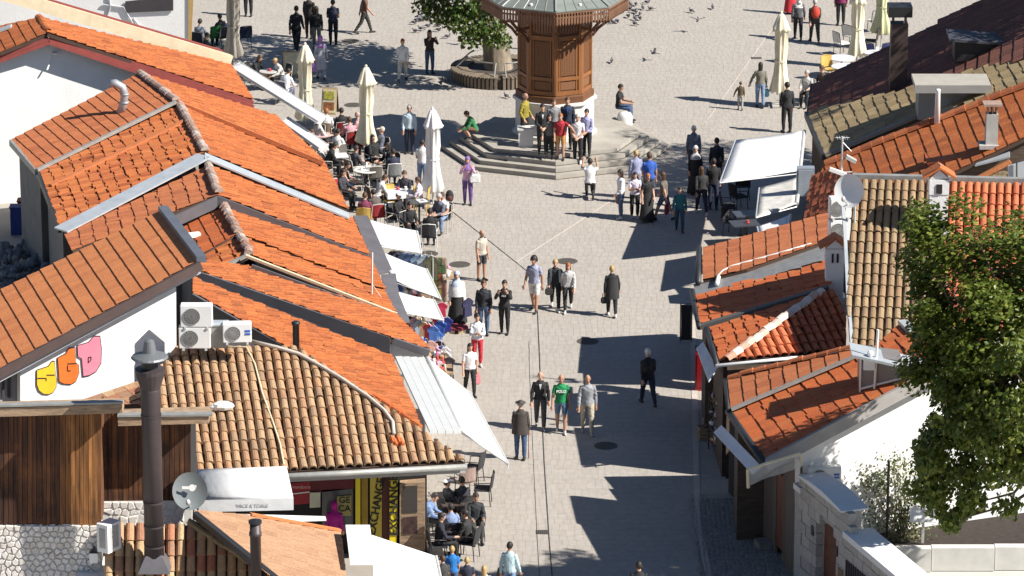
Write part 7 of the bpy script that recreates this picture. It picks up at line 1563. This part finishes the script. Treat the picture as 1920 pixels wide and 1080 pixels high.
# right side shop fronts
q = G(1286, 640); t = thing('folding_sign', 'black folding sign at the right kerb', 'sign', (q.x, q.y, 0)); link('panel', MB().box((0, 0, .6), (.3, .05, 1.1)).mesh('panel', BLK), t, local=True); link('frame', MB().tube([(-.17, -.02, 0), (-.17, -.02, 1.2), (.17, -.02, 1.2), (.17, -.02, 0)], .02, 5).mesh('frame', DGREY), t, local=True)
q = G(1322, 728); t = thing('drinks_cabinet', 'red drinks cabinet under the pale awning box', 'cabinet', (q.x, q.y, 0)); RC = M('cabinet_red', (.28, .015, .02), .4); link('body', MB().box((0, 0, .6), (.6, .5, 1.2)).mesh('body', RC), t, local=True); link('door', MB().box((0, -.26, .62), (.5, .03, 1.0)).mesh('door', M('cabinet_red2', (.22, .01, .015), .3)), t, local=True); link('lid', MB().box((0, 0, 1.22), (.62, .52, .04)).mesh('lid', BLK), t, local=True)
for i, (px, py) in enumerate(((1322, 822), (1333, 806))): q = G(px, py); t = thing('goods_crate', ['pale crate of goods on the cobbles', 'pale crate of goods behind the first one'][i], 'crate', (q.x, q.y, 0), R(12)); m = MB(); [m.box((0, s * .18, .12 + k * .1), (.4, .02, .07)) for s in (-1, 1) for k in range(3)]; [m.box((s * .2, 0, .12 + k * .1), (.02, .36, .07)) for s in (-1, 1) for k in range(3)]; link('slats', m.mesh('slats', WOODW), t, local=True); link('base', MB().box((0, 0, .04), (.4, .36, .04)).mesh('base', WOODW), t, local=True)
q = G(1345, 850); t = thing('souvenir_rack', 'tall rack of small dark souvenirs before the red tiled shop', 'rack', (q.x + .1, q.y, 0), R(13)); m = MB(); [m.box((0, 0, z), (.5, .9, .03)) for z in (.3, .7, 1.1, 1.5)]; [m.box((x * .24, y * .43, .85), (.03, .03, 1.7)) for x in (-1, 1) for y in (-1, 1)]; link('frame', m.mesh('frame', DGREY), t, local=True)
r = random.Random(11)
for i in range(60): k = r.randrange(5); mi = r.randrange(8); key = ('tr', k, mi); TILES.setdefault(key, SHAPES[k].mesh(SN[k][0], TMS[mi])); v = Vector((r.uniform(-.2, .2), -.38 + .76 * ((i // 4) / 14), .32 + .4 * (i % 4))); v.rotate(Matrix.Rotation(R(13), 3, 'Z')); o = link(SN[k][0], TILES[key], None, mw=Matrix.Translation(Vector(t.location) + v)); tag(o, 'small %s %s on the tall souvenir rack' % (TMN[mi], SN[k][0].replace('_', ' ')), SN[k][1], 'souvenirs on the tall rack')
for i in range(4): q = G(1412, 880 + 11 * i, 1.4); t = thing('sign_bracket', 'flat dark bracket on the shaded shop front, %s from the top' % ['first', 'second', 'third', 'fourth'][i], 'bracket', q); link('plate', MB().box((-.1, 0, 0), (.45, .06, .05)).mesh('plate', BLK), t, local=True); link('mount', MB().box((.13, 0, 0), (.05, .12, .12)).mesh('mount', DGREY), t, local=True)
# ================================================================ pigeons
PB = M('pigeon_grey', (.13, .13, .145), .7, .3, 20); PBD = M('pigeon_dark', (.05, .05, .06), .6)
pb_ = MB().ball((0, 0, .12), (.06, .13, .065), 8, 6, T=Matrix.Rotation(.25, 3, 'X')); pb_.ball((0, -.13, .22), .035, 7, 5); pb_.tube([(0, -.10, .15), (0, -.125, .22)], [.035, .028], 6)
pbm = pb_.mesh('body', PB, True); ptm = MB().prism([(-.035, .10, .10), (.035, .10, .10), (.05, .25, .07), (-.05, .25, .07)], (0, 0, .012)).mesh('tail', PBD); plm = MB().tube([(.02, 0, 0), (.02, 0, .07)], .006, 4).tube([(-.02, 0, 0), (-.02, 0, .07)], .006, 4).mesh('legs', cloth((.4, .12, .1))); pwm = MB().ball((.055, .02, .14), (.015, .11, .045), 6, 5).ball((-.055, .02, .14), (.015, .11, .045), 6, 5).mesh('wings', PBD, True); pkm = MB().prism([(-.008, -.16, .22), (.008, -.16, .22), (0, -.19, .212)], (0, 0, .01)).mesh('beak', BLK)
pfm = MB().add([(.04, -.05, .15), (.04, .07, .15), (.38, .10, .27), (.34, .0, .27), (-.04, -.05, .15), (-.04, .07, .15), (-.38, .10, .27), (-.34, .0, .27)], [(0, 1, 2, 3), (4, 7, 6, 5)]).mesh('wings', PBD)
def pigeon(px, py, lab, grp, z=0, fly=False):
    q = G(px, py, z); t = thing('pigeon', lab, 'pigeon', q, rnd.uniform(0, 6.28), grp); t.scale = (.82,) * 3
    for nm, me in (('body', pbm), ('tail', ptm), ('wings', pfm if fly else pwm), ('beak', pkm)) + (() if fly else (('legs', plm),)): link(nm, me, t, local=True)
r = random.Random(31)
for i in range(34): pigeon(r.uniform(775, 915), 26 + abs(r.gauss(0, 14)) + r.uniform(0, 14), 'grey pigeon in the dense flock under the tree left of the kiosk', 'pigeons under the tree')
for i in range(22): pigeon(r.uniform(1118, 1205), abs(r.gauss(0, 20)) + 6, 'grey pigeon on the paving right of the kiosk roof', 'pigeons right of the kiosk')
for x, y in ((1140, 38), (1150, 45), (1158, 44), (1170, 20), (1182, 12), (1190, 48), (1200, 30), (1205, 18), (1166, 26), (1188, 24), (1220, 20), (1178, 34), (1213, 8)): pigeon(x, y, 'grey pigeon on the paving right of the kiosk roof', 'pigeons right of the kiosk')
for x, y, lab in ((1296, 24, 'pigeon near the top edge right of the flock'), (1336, 17, 'pigeon alone near the top edge'), (1147, 118, 'pigeon alone on the sunny paving right of the kiosk'), (836, 154, 'right of two pigeons below the ring bench'), (826, 160, 'left of two pigeons below the ring bench'), (949, 184, 'pigeon left of the man in the olive jacket'), (822, 60, 'pigeon above the woman in jeans')): pigeon(x, y, lab, 'single pigeons')
pigeon(1308, 42, 'flying pigeon at the upper right', 'single pigeons', .4, True); pigeon(884, 62, 'flying pigeon by the tree', 'single pigeons', .5, True); pigeon(1226, 104, 'pigeon flying low over the sunny square', 'single pigeons', .2, True)
for o in C.objects:
    if '_p' in o: del o['_p']
